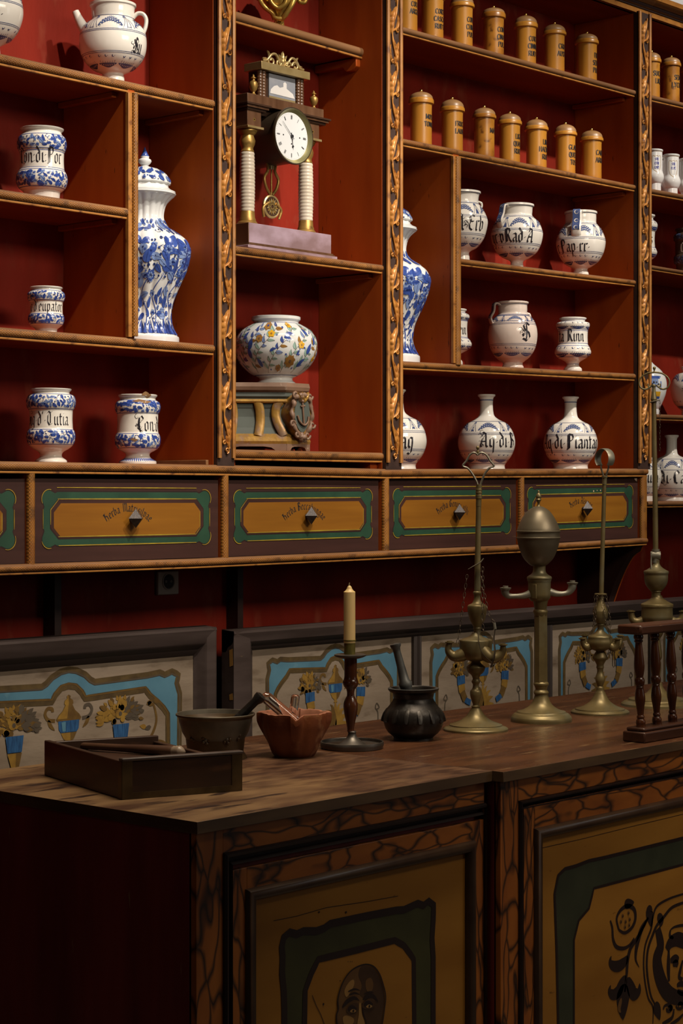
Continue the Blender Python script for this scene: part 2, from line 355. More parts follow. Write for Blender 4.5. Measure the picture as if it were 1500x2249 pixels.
# console
mat('console_teal', (0.095, 0.115, 0.100), (0.06, 0.068, 0.058), rough=0.55, scale=12, detail=7, lo=.3, hi=.7)
mat('console_gilt', (0.40, 0.225, 0.038), (0.20, 0.10, 0.026), rough=0.42, metal=0.3, scale=30, detail=8, lo=.3, hi=.7, c3=(0.26, 0.165, 0.11), s3=30, lo3=.52, hi3=.64, bump=0.0008, bscale=70)
mat('console_wood', (0.24, 0.145, 0.095), (0.14, 0.072, 0.042), rough=0.55, scale=16, detail=7, lo=.3, hi=.7, c3=(0.48, 0.36, 0.26), s3=30, lo3=.62, hi3=.70)


# ------------------------------------------------------------------ mesh builder
class MB:
    def __init__(self):
        self.v = []; self.f = []; self.m = []

    def add(self, verts, faces, m):
        b = len(self.v)
        self.v += [tuple(p) for p in verts]
        for f in faces:
            self.f.append(tuple(b + i for i in f)); self.m.append(m)

    def box(self, x0, x1, y0, y1, z0, z1, m):
        v = [(x0, y0, z0), (x1, y0, z0), (x1, y1, z0), (x0, y1, z0), (x0, y0, z1), (x1, y0, z1), (x1, y1, z1), (x0, y1, z1)]
        self.add(v, [(0, 3, 2, 1), (4, 5, 6, 7), (0, 1, 5, 4), (1, 2, 6, 5), (2, 3, 7, 6), (3, 0, 4, 7)], m)

    def prism(self, poly0, poly1, m, caps=True):
        """two matching closed 3-D outlines joined into a solid"""
        n = len(poly0)
        self.add(list(poly0) + list(poly1), [(i, (i + 1) % n, n + (i + 1) % n, n + i) for i in range(n)], m)
        if caps:
            for pl, rev in ((poly0, True), (poly1, False)):
                t = tessellate_polygon([[Vector(p) for p in pl]])
                self.add(pl, [tuple(reversed(q)) if rev else tuple(q) for q in t], m)

    def profile_x(self, prof, xa, za, xb, zb, m, mfun=None):
        """profile [(y, z)] swept from xa to xb, dropped by za / zb at the ends"""
        n = len(prof)
        v = [(xa, y, za + z) for y, z in prof] + [(xb, y, zb + z) for y, z in prof]
        for i in range(n):
            j = (i + 1) % n
            self.add([v[i], v[j], v[n + j], v[n + i]], [(0, 1, 2, 3)], mfun(i) if mfun else m)
        for k in (0, n):
            pl = v[k:k + n]
            self.add(pl, [tuple(q) for q in tessellate_polygon([[Vector(p) for p in pl]])], m)

    def lathe(self, c, prof, m, n=40, mfun=None, rfun=None, axis=None):
        """prof [(r, z)]; c = (x, y, z0)"""
        rows = []
        v = []
        for r, z in prof:
            if r < 1e-5:
                rows.append([len(v)]); v.append((0, 0, z))
            else:
                row = []
                for i in range(n):
                    a = 2 * pi * i / n
                    rr = r * (rfun(a, z) if rfun else 1)
                    row.append(len(v)); v.append((rr * sin(a), -rr * cos(a), z))
                rows.append(row)
        if axis is not None:
            q = Vector((0, 0, 1)).rotation_difference(Vector(axis).normalized())
            v = [q @ Vector(p) for p in v]
        v = [(p[0] + c[0], p[1] + c[1], p[2] + c[2]) for p in v]
        fs = {}
        for k in range(len(rows) - 1):
            A, B = rows[k], rows[k + 1]
            mm = mfun(k) if mfun else m
            L = fs.setdefault(mm, [])
            if len(A) == 1 and len(B) == 1: continue
            for i in range(n):
                j = (i + 1) % n
                if len(A) == 1: L.append((A[0], B[j], B[i]))
                elif len(B) == 1: L.append((A[i], A[j], B[0]))
                else: L.append((A[i], A[j], B[j], B[i]))
        base = len(self.v)
        self.v += v
        for mm, L in fs.items():
            for f in L:
                self.f.append(tuple(base + i for i in f)); self.m.append(mm)

    def tube(self, pts, rad, m, n=8, closed=False, flat=None, up=None):
        """round (or flattened) tube along a polyline; rad is a number or one per point; flat = (a, b) scales along side / up"""
        P = [Vector(p) for p in pts]
        k = len(P)
        R = rad if isinstance(rad, (list, tuple)) else [rad] * k
        T = []
        for i in range(k):
            a = P[i - 1] if (i > 0 or closed) else P[i]
            b = P[(i + 1) % k] if (i < k - 1 or closed) else P[i]
            t = (b - a)
            T.append(t.normalized() if t.length > 1e-9 else Vector((0, 0, 1)))
        ref = Vector(up) if up else (Vector((0, 0, 1)) if abs(T[0].z) < 0.9 else Vector((0, 1, 0)))
        side = T[0].cross(ref).normalized()
        v = []; fa, fb = flat or (1, 1)
        for i in range(k):
            if up: side = T[i].cross(Vector(up))
            else: side = side - T[i] * side.dot(T[i])
            if side.length < 1e-6: side = T[i].orthogonal()
            side.normalize()
            u2 = side.cross(T[i]).normalized()
            for j in range(n):
                a = 2 * pi * j / n
                v.append(P[i] + side * (R[i] * fa * cos(a)) + u2 * (R[i] * fb * sin(a)))
        fs = []
        for i in range(k if closed else k - 1):
            i2 = (i + 1) % k
            for j in range(n):
                j2 = (j + 1) % n
                fs.append((i * n + j, i2 * n + j, i2 * n + j2, i * n + j2))
        if not closed:
            fs.append(tuple(range(n))); fs.append(tuple(reversed(range((k - 1) * n, k * n))))
        self.add(v, fs, m)

    def sphere(self, c, r, m, n=14, sz=1.0):
        k = max(5, n // 2)
        self.lathe(c, [(r * sin(pi * i / k) if 0 < i < k else 0, -r * sz * cos(pi * i / k)) for i in range(k + 1)], m, n)

    # painted shapes: strips and polygons laid on a surface by a mapper (s, z, lift) -> point
    def strip(self, pts, width, mp, m, lift=0.0004, seg=0.004, mid=True):
        P = resample(pts, seg)
        n = len(P)
        if n < 2: return
        rows = []
        for i in range(n):
            a = P[max(i - 1, 0)]; b = P[min(i + 1, n - 1)]
            tx, ty = b[0] - a[0], b[1] - a[1]
            l = sqrt(tx * tx + ty * ty) or 1
            t = i / (n - 1)
            w2 = (width(t) if callable(width) else width) / 2
            nx, ny = -ty / l * w2, tx / l * w2
            r = [(P[i][0] + nx, P[i][1] + ny)]
            if mid: r.append(P[i])
            r.append((P[i][0] - nx, P[i][1] - ny))
            rows.append(r)
        k = len(rows[0])
        v = [mp(q[0], q[1], lift) for r in rows for q in r]
        fs = [(i * k + j, i * k + j + 1, (i + 1) * k + j + 1, (i + 1) * k + j) for i in range(n - 1) for j in range(k - 1)]
        self.add(v, fs, m)

    def nib(self, pts, nx, ny, mp, m, lift=0.0006, seg=0.003):
        """broad pen stroke: the pen edge (nx, ny) dragged along the points"""
        P = resample(pts, seg)
        v = []
        for q in P:
            v.append(mp(q[0] - nx, q[1] - ny, lift)); v.append(mp(q[0] + nx, q[1] + ny, lift))
        self.add(v, [(2 * i, 2 * i + 1, 2 * i + 3, 2 * i + 2) for i in range(len(P) - 1)], m)

    def dot(self, s, z, r, mp, m, lift=0.0005, n=8, rz=None):
        rz = rz or r
        v = [mp(s, z, lift)] + [mp(s + r * cos(2 * pi * i / n), z + rz * sin(2 * pi * i / n), lift) for i in range(n)]
        self.add(v, [(0, 1 + i, 1 + (i + 1) % n) for i in range(n)], m)

    def poly(self, pts, mp, m, lift=0.0004):
        v = [mp(a, b, lift) for a, b in pts]
        self.add(v, [tuple(q) for q in tessellate_polygon([[Vector((a, b, 0)) for a, b in pts]])], m)

    def build(self, name, parent=None, origin=None, angle=38, bevel=0.0, smooth=True):
        org = Vector(origin) if origin is not None else (Vector(parent['_o']) if parent is not None and '_o' in parent else Vector((0, 0, 0)))
        me = bpy.data.meshes.new(name)
        me.from_pydata([(p[0] - org.x, p[1] - org.y, p[2] - org.z) for p in self.v], [], self.f)
        slots = []
        idx = []
        for m in self.m:
            if m not in slots: slots.append(m)
            idx.append(slots.index(m))
        for s in slots: me.materials.append(MATS[s])
        me.polygons.foreach_set('material_index', idx)
        me.update()
        bm = bmesh.new(); bm.from_mesh(me)
        bmesh.ops.remove_doubles(bm, verts=bm.verts, dist=1e-6)
        bmesh.ops.recalc_face_normals(bm, faces=bm.faces)
        bm.to_mesh(me); bm.free()
        if smooth:
            me.polygons.foreach_set('use_smooth', [True] * len(me.polygons))
            me.set_sharp_from_angle(angle=radians(angle))
        o = bpy.data.objects.new(name, me)
        COL.objects.link(o)
        if parent is not None:
            o.parent = parent
            if '_o' in parent: o['_o'] = list(org)
        else:
            o.location = org
            o['_o'] = list(org)
        if bevel:
            bv = o.modifiers.new('bevel', 'BEVEL'); bv.width = bevel; bv.segments = 2
            bv.limit_method = 'ANGLE'; bv.angle_limit = radians(40)
        return o


def resample(pts, seg):
    out = [tuple(pts[0])]
    for a, b in zip(pts[:-1], pts[1:]):
        l = sqrt(sum((q - p) ** 2 for p, q in zip(a, b)))
        n = max(1, int(math.ceil(l / seg)))
        for i in range(1, n + 1):
            t = i / n
            out.append(tuple(p + (q - p) * t for p, q in zip(a, b)))
    return out


def crom(pts, n=6, closed=False):
    """Catmull-Rom through points"""
    P = [tuple(p) for p in pts]
    k = len(P)
    if k < 3: return P
    out = []
    for i in range(k if closed else k - 1):
        p0 = P[i - 1] if (i > 0 or closed) else P[i]
        p1 = P[i]; p2 = P[(i + 1) % k]
        p3 = P[(i + 2) % k] if (i + 2 < k or closed) else p2
        for j in range(n):
            t = j / n; t2 = t * t; t3 = t2 * t
            out.append(tuple(0.5 * (2 * b + (c - a) * t + (2 * a - 5 * b + 4 * c - d) * t2 + (3 * b - a - 3 * c + d) * t3)
                             for a, b, c, d in zip(p0, p1, p2, p3)))
    if not closed: out.append(P[-1])
    return out


def empty(name, loc):
    o = bpy.data.objects.new(name, None)
    o.empty_display_size = 0.05
    COL.objects.link(o); o.location = loc; o['_o'] = list(loc)
    return o


def tag(o, label, cat, group=None):
    o['label'] = label; o['category'] = cat
    if group: o['group'] = group
    return o


def structure(o):
    o['kind'] = 'structure'
    return o


def flat_map(Y):
    """painted on a plane facing the room: (x, z) -> point"""
    return lambda a, b, l: (a, Y - l, b)


def px_plane(Y):
    """trace on a plane facing the room, in photograph pixels"""
    return lambda a, b, l: (lambda p: (p[0], Y - l, p[2]))(onY(a, b, Y))


# ------------------------------------------------------------------ pen alphabets
BL = {  # black-letter: width, strokes; x-height 5, ascender 8
 'a': (4.3, "1,4.5 2.4,5 3.2,4.3 3.2,.7 4,0|3.2,2.9 1.3,2.4 .9,1.1 1.6,.1 3.2,1"), 'b': (4.3, "1.6,8 1,7.4 1,.6 2.2,0 3.3,.9 3.3,4 2.3,5 1,4.1"),
 'c': (3.8, "3.3,4.4 2.1,5 1,4.2 1,.8 2,0 3.3,.7"), 'd': (4.4, "1.2,8 3.3,5.4 3.3,.9 2.2,0 1,.8 1,4 2,4.9 3.2,4.5"), 'e': (3.9, "1,2.3 3.3,3.4 3.1,4.4 2.1,5 1,4.2 1,.8 2,0 3.3,.8"),
 'f': (3.3, "3.4,7.3 2.3,8 1.5,7.1 1.5,-.5|.5,5 3,5"), 'g': (4.3, "3.3,4.6 2,5 1,4.2 1,1 2,.3 3.3,1.1|3.3,5 3.3,-1.6 2.2,-2.7 .8,-2"), 'h': (4.3, "1.6,8 1,7.4 1,.2|1,4.2 2.5,5 3.3,4.2 3.3,.4 2.5,-1.3"),
 'i': (2.3, ".4,4.5 1.1,5 1.1,.7 1.9,0|1,6.5 1.5,7"), 'l': (2.4, "1.6,8 1,7.4 1,.7 1.9,0"), 'm': (6.6, ".4,4.5 1.1,5 1.1,.2|1.1,4.2 2.5,5 3.3,4.2 3.3,.2|3.3,4.2 4.7,5 5.5,4.2 5.5,.7 6.2,0"),
 'n': (4.5, ".4,4.5 1.1,5 1.1,.2|1.1,4.2 2.5,5 3.3,4.2 3.3,.7 4.1,0"), 'o': (4.3, "2.2,5 1,4.2 1,.8 2.1,0 3.3,.8 3.3,4.2 2.2,5"), 'p': (4.4, ".4,4.5 1.1,5 1.1,-3|1.1,4.3 2.4,5 3.3,4.2 3.3,.8 2.3,0 1.1,.7"),
 'q': (4.4, "3.3,4.4 2.1,5 1,4.2 1,.8 2.1,0 3.3,.8|3.3,5 3.3,-3"), 'r': (3.4, ".4,4.5 1.1,5 1.1,.5 1.9,0|1.1,4.2 2.3,5 3.2,4.5"), 's': (3.8, "3.2,4.5 2.1,5 1,4.1 1.3,3 2.9,2.2 3.1,1 2,0 .8,.7"),
 't': (3.2, "1.4,6.8 1.4,.7 2.3,0 3,.5|.4,5 2.9,5"), 'u': (4.5, ".4,4.5 1.1,5 1.1,.8 2,0 3.3,1|3.3,5 3.3,.7 4.1,0"), 'v': (4.2, ".6,5 1.2,4.5 1.2,.9 2.1,0 3.3,1.1 3.3,4.1 2.3,5"), 'w': (6, ".6,5 1.2,4.5 1.2,.9 2.1,0 3.2,.8 3.2,4.5|3.2,.9 4.1,0 5.3,1.1 5.3,4.1 4.3,5"),
 'y': (4.4, ".6,5 1.2,4.5 1.2,1 2.1,.2 3.3,1|3.3,5 3.3,-.8 2.2,-2.4 .8,-2.2"),
 'A': (6.2, "1,6.6 2.6,8 4.6,7 4.6,.6 5.6,0|4.6,7 2.2,4 1,.8 1.8,0|1.6,3 4.6,3|3,7.6 2.2,5.6"), 'B': (5.8, ".4,7 2,8 4.4,7.4 4.8,5.8 3.2,4.4 1.6,4.3|3.2,4.4 5,3.2 4.9,1 3,0 1,.5|1.6,7.6 1.6,.6|2.5,7.6 2.5,.6"),
 'C': (5.4, "5,6.6 3.6,8 1.8,7 1.2,4 1.8,1 3.6,0 5.1,1.2|2.3,7 2,4 2.3,1|5,6.6 4.4,5.6"), 'E': (5.4, "5,6.8 3.4,8 1.4,6.6 2.2,4.4 1.2,2.6 1.6,.9 3.4,0 5,1.2|2.2,4.3 4.2,4.4|2,6.8 2.4,4.6"), 'G': (6, "5,6.8 3.4,8 1.4,6.8 1,4 1.4,1.2 3.4,0 4.9,.9 4.9,3.6 3.4,3.8|2.8,7.4 2.8,.8"),
 'H': (6.6, ".6,7 2,8 2,.6 1.2,0|2,4.4 4.2,5 5.2,3.8 5.2,.8 4.2,-.8|1,7.6 3.4,7.6 4.8,8.3|2.9,7.4 2.9,4.6"), 'L': (5, "1.2,7.4 2.4,8 2,.8 1,0|1.2,.4 3.2,0 4.8,.8|2.9,7.6 2.9,.8"), 'M': (7.6, ".6,7 2,8 2.2,.4|2.2,7 3.6,8 4.4,7 4.4,.4|4.4,7 5.8,8 6.6,6.8 6.6,.8 7.4,0"),
 'P': (6, ".4,6.8 2,8 4.6,7.6 5.3,6 4.4,4.4 2.3,4|1.6,7.6 1.6,-.6 .8,-.2|2.6,7.6 2.6,0|.8,3.8 1.8,4.6"), 'R': (6.2, ".4,6.8 2,8 4.4,7.5 4.9,6 3.8,4.5 2.2,4.2|1.6,7.6 1.6,.2 .6,0|2.5,7.6 2.5,.4|3.4,4.4 4.6,1.2 5.8,0"),
 'S': (5.4, "4.8,6.8 3.2,8 1.2,6.8 1.8,5 4.2,3.4 4.8,1.6 3.2,0 .8,1|3,7.4 2.8,.8|1.2,2 .6,3"), 'T': (5.8, ".5,6.6 1.8,8 3.4,7.2 5.2,8|3,7.4 1.4,5.6 1.2,2 2.6,0 4.8,.9|3.4,7 3.4,1"), 'U': (6, ".6,7 2,8 1.4,2 3,0 4.8,1.2|4.8,8 4.8,.6 5.6,0|2.6,7 2.6,.8"), '4': (6, ""),
 '.': (1.9, ".7,.5 1.3,.5"), ':': (1.9, ".7,.7 1.3,.7|.7,3.8 1.3,3.8"), '·': (2.2, ".8,2.6 1.4,2.6"), "'": (1.6, ".9,8 .5,6.4"), ' ': (2.6, "")}
RM = {  # roman capitals, height 7
 'A': (5.4, ".6,0 2.7,7 4.8,0|1.5,2.6 3.9,2.6"), 'B': (4.8, "1,0 1,7 3.2,7 4,6.2 4,4.6 3.2,3.8 1,3.8|3.2,3.8 4.3,2.9 4.3,.9 3.3,0 1,0"), 'C': (5, "4.4,5.6 3,7 1.5,6.4 .8,4.6 .8,2.4 1.5,.6 3,0 4.4,1.4"), 'D': (5.2, "1,0 1,7 3,7 4.4,5.4 4.4,1.6 3,0 1,0"),
 'E': (4.4, "3.9,6 3.9,7 1,7 1,0 3.9,0 3.9,1.2|1,3.7 3.2,3.7"), 'F': (4.3, "3.9,6 3.9,7 1,7 1,0|1,3.7 3.2,3.7"), 'G': (5.2, "4.4,5.6 3,7 1.5,6.4 .8,4.6 .8,2.4 1.5,.6 3,0 4.4,1 4.4,3 3.2,3"), 'H': (5.3, "1,0 1,7|4.3,0 4.3,7|1,3.6 4.3,3.6"), 'I': (2, "1,0 1,7"),
 'L': (4.3, "1,7 1,0 3.9,0 3.9,1.4"), 'M': (6.4, ".8,0 1,7 3.2,1 5.4,7 5.6,0"), 'N': (5.5, "1,0 1,7 4.4,0 4.4,7"), 'O': (5.3, "2.6,7 1.2,6 .8,3.5 1.2,1 2.6,0 4,1 4.4,3.5 4,6 2.6,7"), 'P': (4.6, "1,0 1,7 3.2,7 4.1,6 4.1,4.4 3.2,3.4 1,3.4"), 'Q': (5.3, "2.6,7 1.2,6 .8,3.5 1.2,1 2.6,0 4,1 4.4,3.5 4,6 2.6,7|2.8,1.2 4.6,-1"),
 'R': (5, "1,0 1,7 3.2,7 4,6.1 4,4.6 3.2,3.7 1,3.7|2.6,3.7 4.6,0"), 'S': (4.4, "3.8,5.7 2.3,7 1,6.2 1,4.8 3.6,2.6 3.8,1.1 2.4,0 .8,1.4"), 'T': (4.6, ".6,5.8 .6,7 4,7 4,5.8|2.3,7 2.3,0"), 'U': (5.2, "1,7 1,1.2 2.6,0 4.2,1.2 4.2,7"), 'V': (5.2, ".6,7 2.6,0 4.6,7"), 'X': (5, ".8,0 4.2,7|.8,7 4.2,0"), 'Y': (5, ".7,7 2.5,3.4 4.3,7|2.5,3.4 2.5,0"), '.': (1.8, ".7,.4 1.2,.4"), '-': (2.6, ".6,3.4 2,3.4"), ' ': (2.4, "")}


def text_width(t, A):
    return sum(A.get(c, A[' '])[0] for c in t)


def write(mb, t, mp, s0, z0, unit, A, m, nx, ny, warp=None, lift=0.0007, sx=1.0):
    """unit = size of one grid step; mapper gets (s, z)"""
    x = 0.0
    for c in t:
        w_, st = A.get(c, A[' '])
        for s in st.split('|'):
            if not s: continue
            pts = [tuple(float(q) for q in p.split(',')) for p in s.split()]
            pts = [(s0 + (x + a) * unit * sx, z0 + b * unit) for a, b in pts]
            if warp: pts = [warp(*p) for p in resample(pts, unit * 1.5)]
            mb.nib(pts, nx, ny, mp, m, lift=lift)
        x += w_


def arc_text(mb, t, mp, cx, cz, R, unit, A, m, nx, ny, sx=1.0, lift=0.001, turn=0.0):
    """letters standing on a circle arc, centred on its top"""
    W = text_width(t, A) * unit * sx
    x = 0.0
    for c in t:
        w_, st = A.get(c, A[' '])
        th = (x + w_ / 2) * unit * sx / W * (W / R) - W / R / 2 + turn
        ct, sn = cos(th), sin(th)
        bx, bz = cx + R * sn, cz + R * ct
        for s in st.split('|'):
            if not s: continue
            pts = []
            for p in s.split():
                a, b = (float(q) for q in p.split(','))
                a = (a - w_ / 2) * unit * sx; b *= unit
                pts.append((bx + a * ct + b * sn, bz - a * sn + b * ct))
            n2x, n2y = nx * ct + ny * sn, -nx * sn + ny * ct
            mb.nib(pts, n2x, n2y, mp, m, lift=lift)
        x += w_

# =================================================================== the room
ROOM = (-1.6, 8.6, -2.9, 5.0)      # x0, x1, y0, ceiling


def xpx(px, Y=YF):
    return onY(px, CY, Y)[0]


UTOP = zat(26, xpx(1392), YF)      # underside of the cornice
b = MB(); b.box(ROOM[0], ROOM[1], ROOM[2], YB + 0.02, -0.1, 0.0, 'floor_stone'); structure(b.build('floor'))
b = MB(); b.box(ROOM[0], ROOM[1], ROOM[2], YB + 0.02, ROOM[3], ROOM[3] + 0.1, 'ceiling_white'); structure(b.build('ceiling'))
b = MB()
b.box(ROOM[0], ROOM[1], YB, YB + 0.12, 0, UTOP + 0.03, 'wall_red')
b.box(ROOM[0], ROOM[1], YB, YB + 0.12, UTOP + 0.03, ROOM[3], 'wall_white')
structure(b.build('wall_back'))
b = MB(); b.box(ROOM[0] - .1, ROOM[0], ROOM[2], YB + .1, 0, ROOM[3], 'wall_plaster'); structure(b.build('wall_left'))
b = MB(); b.box(ROOM[1], ROOM[1] + .1, ROOM[2], YB + .1, 0, ROOM[3], 'wall_plaster'); structure(b.build('wall_right'))
b = MB(); b.box(ROOM[0], ROOM[1], ROOM[2] - .1, ROOM[2], 0, ROOM[3], 'wall_plaster'); structure(b.build('wall_front'))

# =================================================================== the shelf unit
XS0 = xpx(-473)                               # left end, outside the picture
P1 = (xpx(471.5), xpx(508.5)); P2 = (xpx(842), xpx(876)); P3 = (xpx(1396), xpx(1422.5))
XS9 = xpx(1900)
unit = tag(empty('apothecary_shelf', ((XS0 + P3[0]) / 2, YB - 0.1, 1.25)), 'orange-red wooden wall shelf with gilt carved posts and a row of painted drawers', 'shelf')
bay = tag(empty('apothecary_shelf', ((P3[1] + XS9) / 2, YB - 0.1, 1.25)), 'orange-red wall shelf bay right of the last carved post, without drawers', 'shelf')


class Line:
    """a shelf edge: height of its top along x, from two sightings"""
    def __init__(s, pa, ya, pb, yb, Y=YF):
        a, b_ = onY(pa, ya, Y), onY(pb, yb, Y)
        s.x, s.z, s.k = a[0], a[2], (b_[2] - a[2]) / (b_[0] - a[0])

    def __call__(s, x):
        return s.z + s.k * (x - s.x)


def edge_prof(t, Y=YF):
    k = t / 0.028
    pr = [(Y + .012, 0), (Y + .006, -.0005), (Y + .002, -.0025), (Y - .0008, -.006), (Y - .0016, -.0105), (Y - .0008, -.015), (Y + .002, -.0185), (Y + .006, -.0205), (Y + .0075, -.0215),
          (Y + .0045, -.0225), (Y + .0038, -.0245), (Y + .0045, -.027), (Y + .008, -.028), (Y + .012, -.028)]
    return [(y, z * k) for y, z in pr]


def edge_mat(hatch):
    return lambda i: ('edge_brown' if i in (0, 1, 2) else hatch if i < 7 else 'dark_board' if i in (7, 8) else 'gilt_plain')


def shelf(ln, xa, xb, t, parent, Y=YF, hatch='gilt_hatch_x', back=YB, board='orange_board', rounded_end=False):
    m = MB()
    ta = t * 0.82
    m.prism([(xa, Y + .010, ln(xa)), (xa, back, ln(xa)), (xa, back, ln(xa) - ta), (xa, Y + .010, ln(xa) - ta)],
            [(xb, Y + .010, ln(xb)), (xb, back, ln(xb)), (xb, back, ln(xb) - ta), (xb, Y + .010, ln(xb) - ta)], board)
    o = m.build('shelf_board', parent)
    e = MB()
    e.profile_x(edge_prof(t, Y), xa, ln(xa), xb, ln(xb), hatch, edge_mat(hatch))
    e.build('edge_moulding', o, angle=50)
    return o


# sightings of every shelf's top edge
S1a = Line(0, 116, 463, 217); S1b = Line(0, 414.3, 283, 456.7); S1c = Line(0, 717.7, 468, 756.5)
S2a = Line(505, 19, 786, 101, YF + .075); S2b = Line(510, 538, 832, 580); S2c = Line(507, 986.5, 831, 994)
S3a = Line(876, 54.7, 1399.5, 198.4); S3b = Line(874, 301, 1396, 405.6); S3c = Line(1012, 567, 1393, 614.5); S3d = Line(872, 792, 1395, 820.5)
S4a = Line(1422, 205.6, 1500, 224); S4b = Line(1422, 411.7, 1500, 426); S4c = Line(1422, 580, 1500, 593); S4d = Line(1422, 908.5, 1500, 911.5); S4e = Line(1422, 1101, 1500, 1100.5)
DTn = [(-473, 1003), (0, 1013), (475, 1021), (845, 1030), (1146, 1029.5), (1417, 1029)]
DBn = [(-473, 1262), (0, 1240), (420, 1227), (720, 1214.5), (1044, 1200.5), (1222, 1192.5), (1416, 1181)]
DT = [(lambda p: (p[0], p[2]))(onY(a, c, YF)) for a, c in DTn]
DB = [(lambda p: (p[0], p[2]))(onY(a, c, YF)) for a, c in DBn]


def pl(L, x):
    for a, c in zip(L[:-1], L[1:]):
        if x <= c[0] or c is L[-1]:
            return a[1] + (c[1] - a[1]) * (x - a[0]) / (c[0] - a[0])


Zdt = lambda x: pl(DT, x)
Zdb = lambda x: pl(DB, x)

DV = 0.026      # divider thickness
XD1 = (xpx(281), xpx(300)); XD3 = (xpx(996), xpx(1011.5))
shelf(S1a, XS0 + .02, P1[0], .0285, unit)
shelf(S1b, XS0 + .02, XD1[0] + .004, .0285, unit)
shelf(S1c, XS0 + .02, P1[0], .0285, unit)
o = shelf(S2a, P1[1], P2[0], .033, unit, Y=YF + .075, hatch='edge_brown')
shelf(S2b, P1[1], P2[0], .0265, unit)
shelf(S2c, P1[1], P2[0], .029, unit)
shelf(S3a, P2[1], P3[0], .024, unit, hatch='edge_brown')
shelf(S3b, P2[1], P3[0], .0235, unit)
shelf(S3c, XD3[1], P3[0], .0225, unit)
shelf(S3d, P2[1], P3[0], .025, unit)
for L_, t_ in ((S4a, .022), (S4b, .023), (S4c, .019), (S4d, .021), (S4e, .022)):
    shelf(L_, P3[1] + .001, XS9 - .02, t_, bay, hatch='edge_brown')


def divider(name, x0, x1, z0, z1, parent, m='orange_wood', y0=YF + .004, y1=YB, front=None):
    q = MB(); q.box(x0, x1, y0, y1, z0, z1, m)
    if front: q.box(x0 - .001, x1 + .001, y0 - .004, y0 + .006, z0, z1, front)
    return q.build(name, parent, bevel=.0015)


def vert_edge(x0, x1, z0, z1, parent, name='edge_moulding', Y=YF - .002):
    """upright half-round moulding"""
    q = MB(); n = 9; w_ = x1 - x0
    pf = [(x0 + w_ * (0.5 - 0.5 * cos(pi * i / (n - 1))), Y + .008 - .009 * sin(pi * i / (n - 1))) for i in range(n)] + [(x1, Y + .012), (x0, Y + .012)]
    q.prism([(x, y, z0) for x, y in pf], [(x, y, z1) for x, y in pf], 'gilt_hatch_z')
    return q.build(name, parent, angle=50)


# end and main dividers
divider('side_panel', XS0, XS0 + .02, Zdb(XS0) - .02, UTOP, unit)
for k, P in enumerate((P1, P2)):
    divider('divider', P[0] - .002, P[0] + DV, Zdt(P[0]) - .001, UTOP, unit)
divider('divider', P3[0] + .001, P3[0] + DV - .004, Zdt(P3[0]) - .001, UTOP, unit)
# small inner dividers
d1 = divider('divider', XD1[0] + .003, XD1[1] - .003, S1c(XD1[0]) - .001, S1a(XD1[0]) - .018, unit, y0=YF + .004)
vert_edge(XD1[0] + (XD1[1] - XD1[0]) * .42, XD1[1], S1c(XD1[1]) + .004, S1a(XD1[1]) - .0285, d1, Y=YF - .010)
q = MB(); q.box(XD1[0], XD1[0] + (XD1[1] - XD1[0]) * .42, YF - .002, YF + .01, S1c(XD1[1]) + .001, S1a(XD1[1]) - .0285, 'gilt_plain'); q.build('edge_fillet', d1, bevel=.001)
d3 = divider('divider', XD3[0] + .003, XD3[1] - .003, S3d(XD3[0]) - .001, S3b(XD3[0]) - .016, unit)
vert_edge(XD3[0] + (XD3[1] - XD3[0]) * .3, XD3[1], S3d(XD3[1]) - .003, S3b(XD3[1]) - .0235, d3, Y=YF - .006)
q = MB(); q.box(XD3[0], XD3[0] + (XD3[1] - XD3[0]) * .3, YF, YF + .01, S3d(XD3[1]) + .001, S3b(XD3[1]) - .0235, 'gilt_plain'); q.build('edge_fillet', d3, bevel=.001)
divider('side_panel', XS9 - .02, XS9, S4e(XS9) - .03, UTOP, bay)
# cleat under the top shelf of the clock compartment
q = MB()
zc = S2a(P2[0]) - .030
pf = [(YF + .085, zc), (YF + .085, zc - .025), (YF + .10, zc - .036), (YF + .125, zc - .036), (YF + .14, zc - .022), (YB - .002, zc - .022), (YB - .002, zc)]
q.prism([(P2[0] - .022, y, z) for y, z in pf], [(P2[0] - .003, y, z) for y, z in pf], 'orange_wood'); q.build('bracket_cleat', unit, bevel=.002)
for (x_, ln, tt) in ((P1[0], S1a, .024), (P2[0], S2b, .024), (P3[0], S3a, .021), (P3[0], S3b, .021), (XD1[0], S1b, .024), (XD1[0], S1a, .024)):
    q = MB(); q.box(x_ - .018, x_ - .0025, YF + .04, YB - .002, ln(x_) - tt - .014, ln(x_) - tt, 'orange_wood'); q.build('bracket_cleat', unit, bevel=.0015)
# low ledge at the foot of the divider by the first carved post
q = MB(); q.box(P1[0] - .012, P1[0] - .0025, YF + .02, YB - .002, Zdt(P1[0]), Zdt(P1[0]) + .013, 'edge_brown'); q.build('ledge', unit, bevel=.001)
# drawer slip under the lowest middle shelf: two short feet
for x_ in (P1[1] + .004, P2[0] - .035):
    q = MB(); q.box(x_, x_ + .03, YF + .02, YB - .004, Zdt(x_) - .001, S2c(x_) - .024, 'orange_wood'); q.build('shelf_foot', unit)

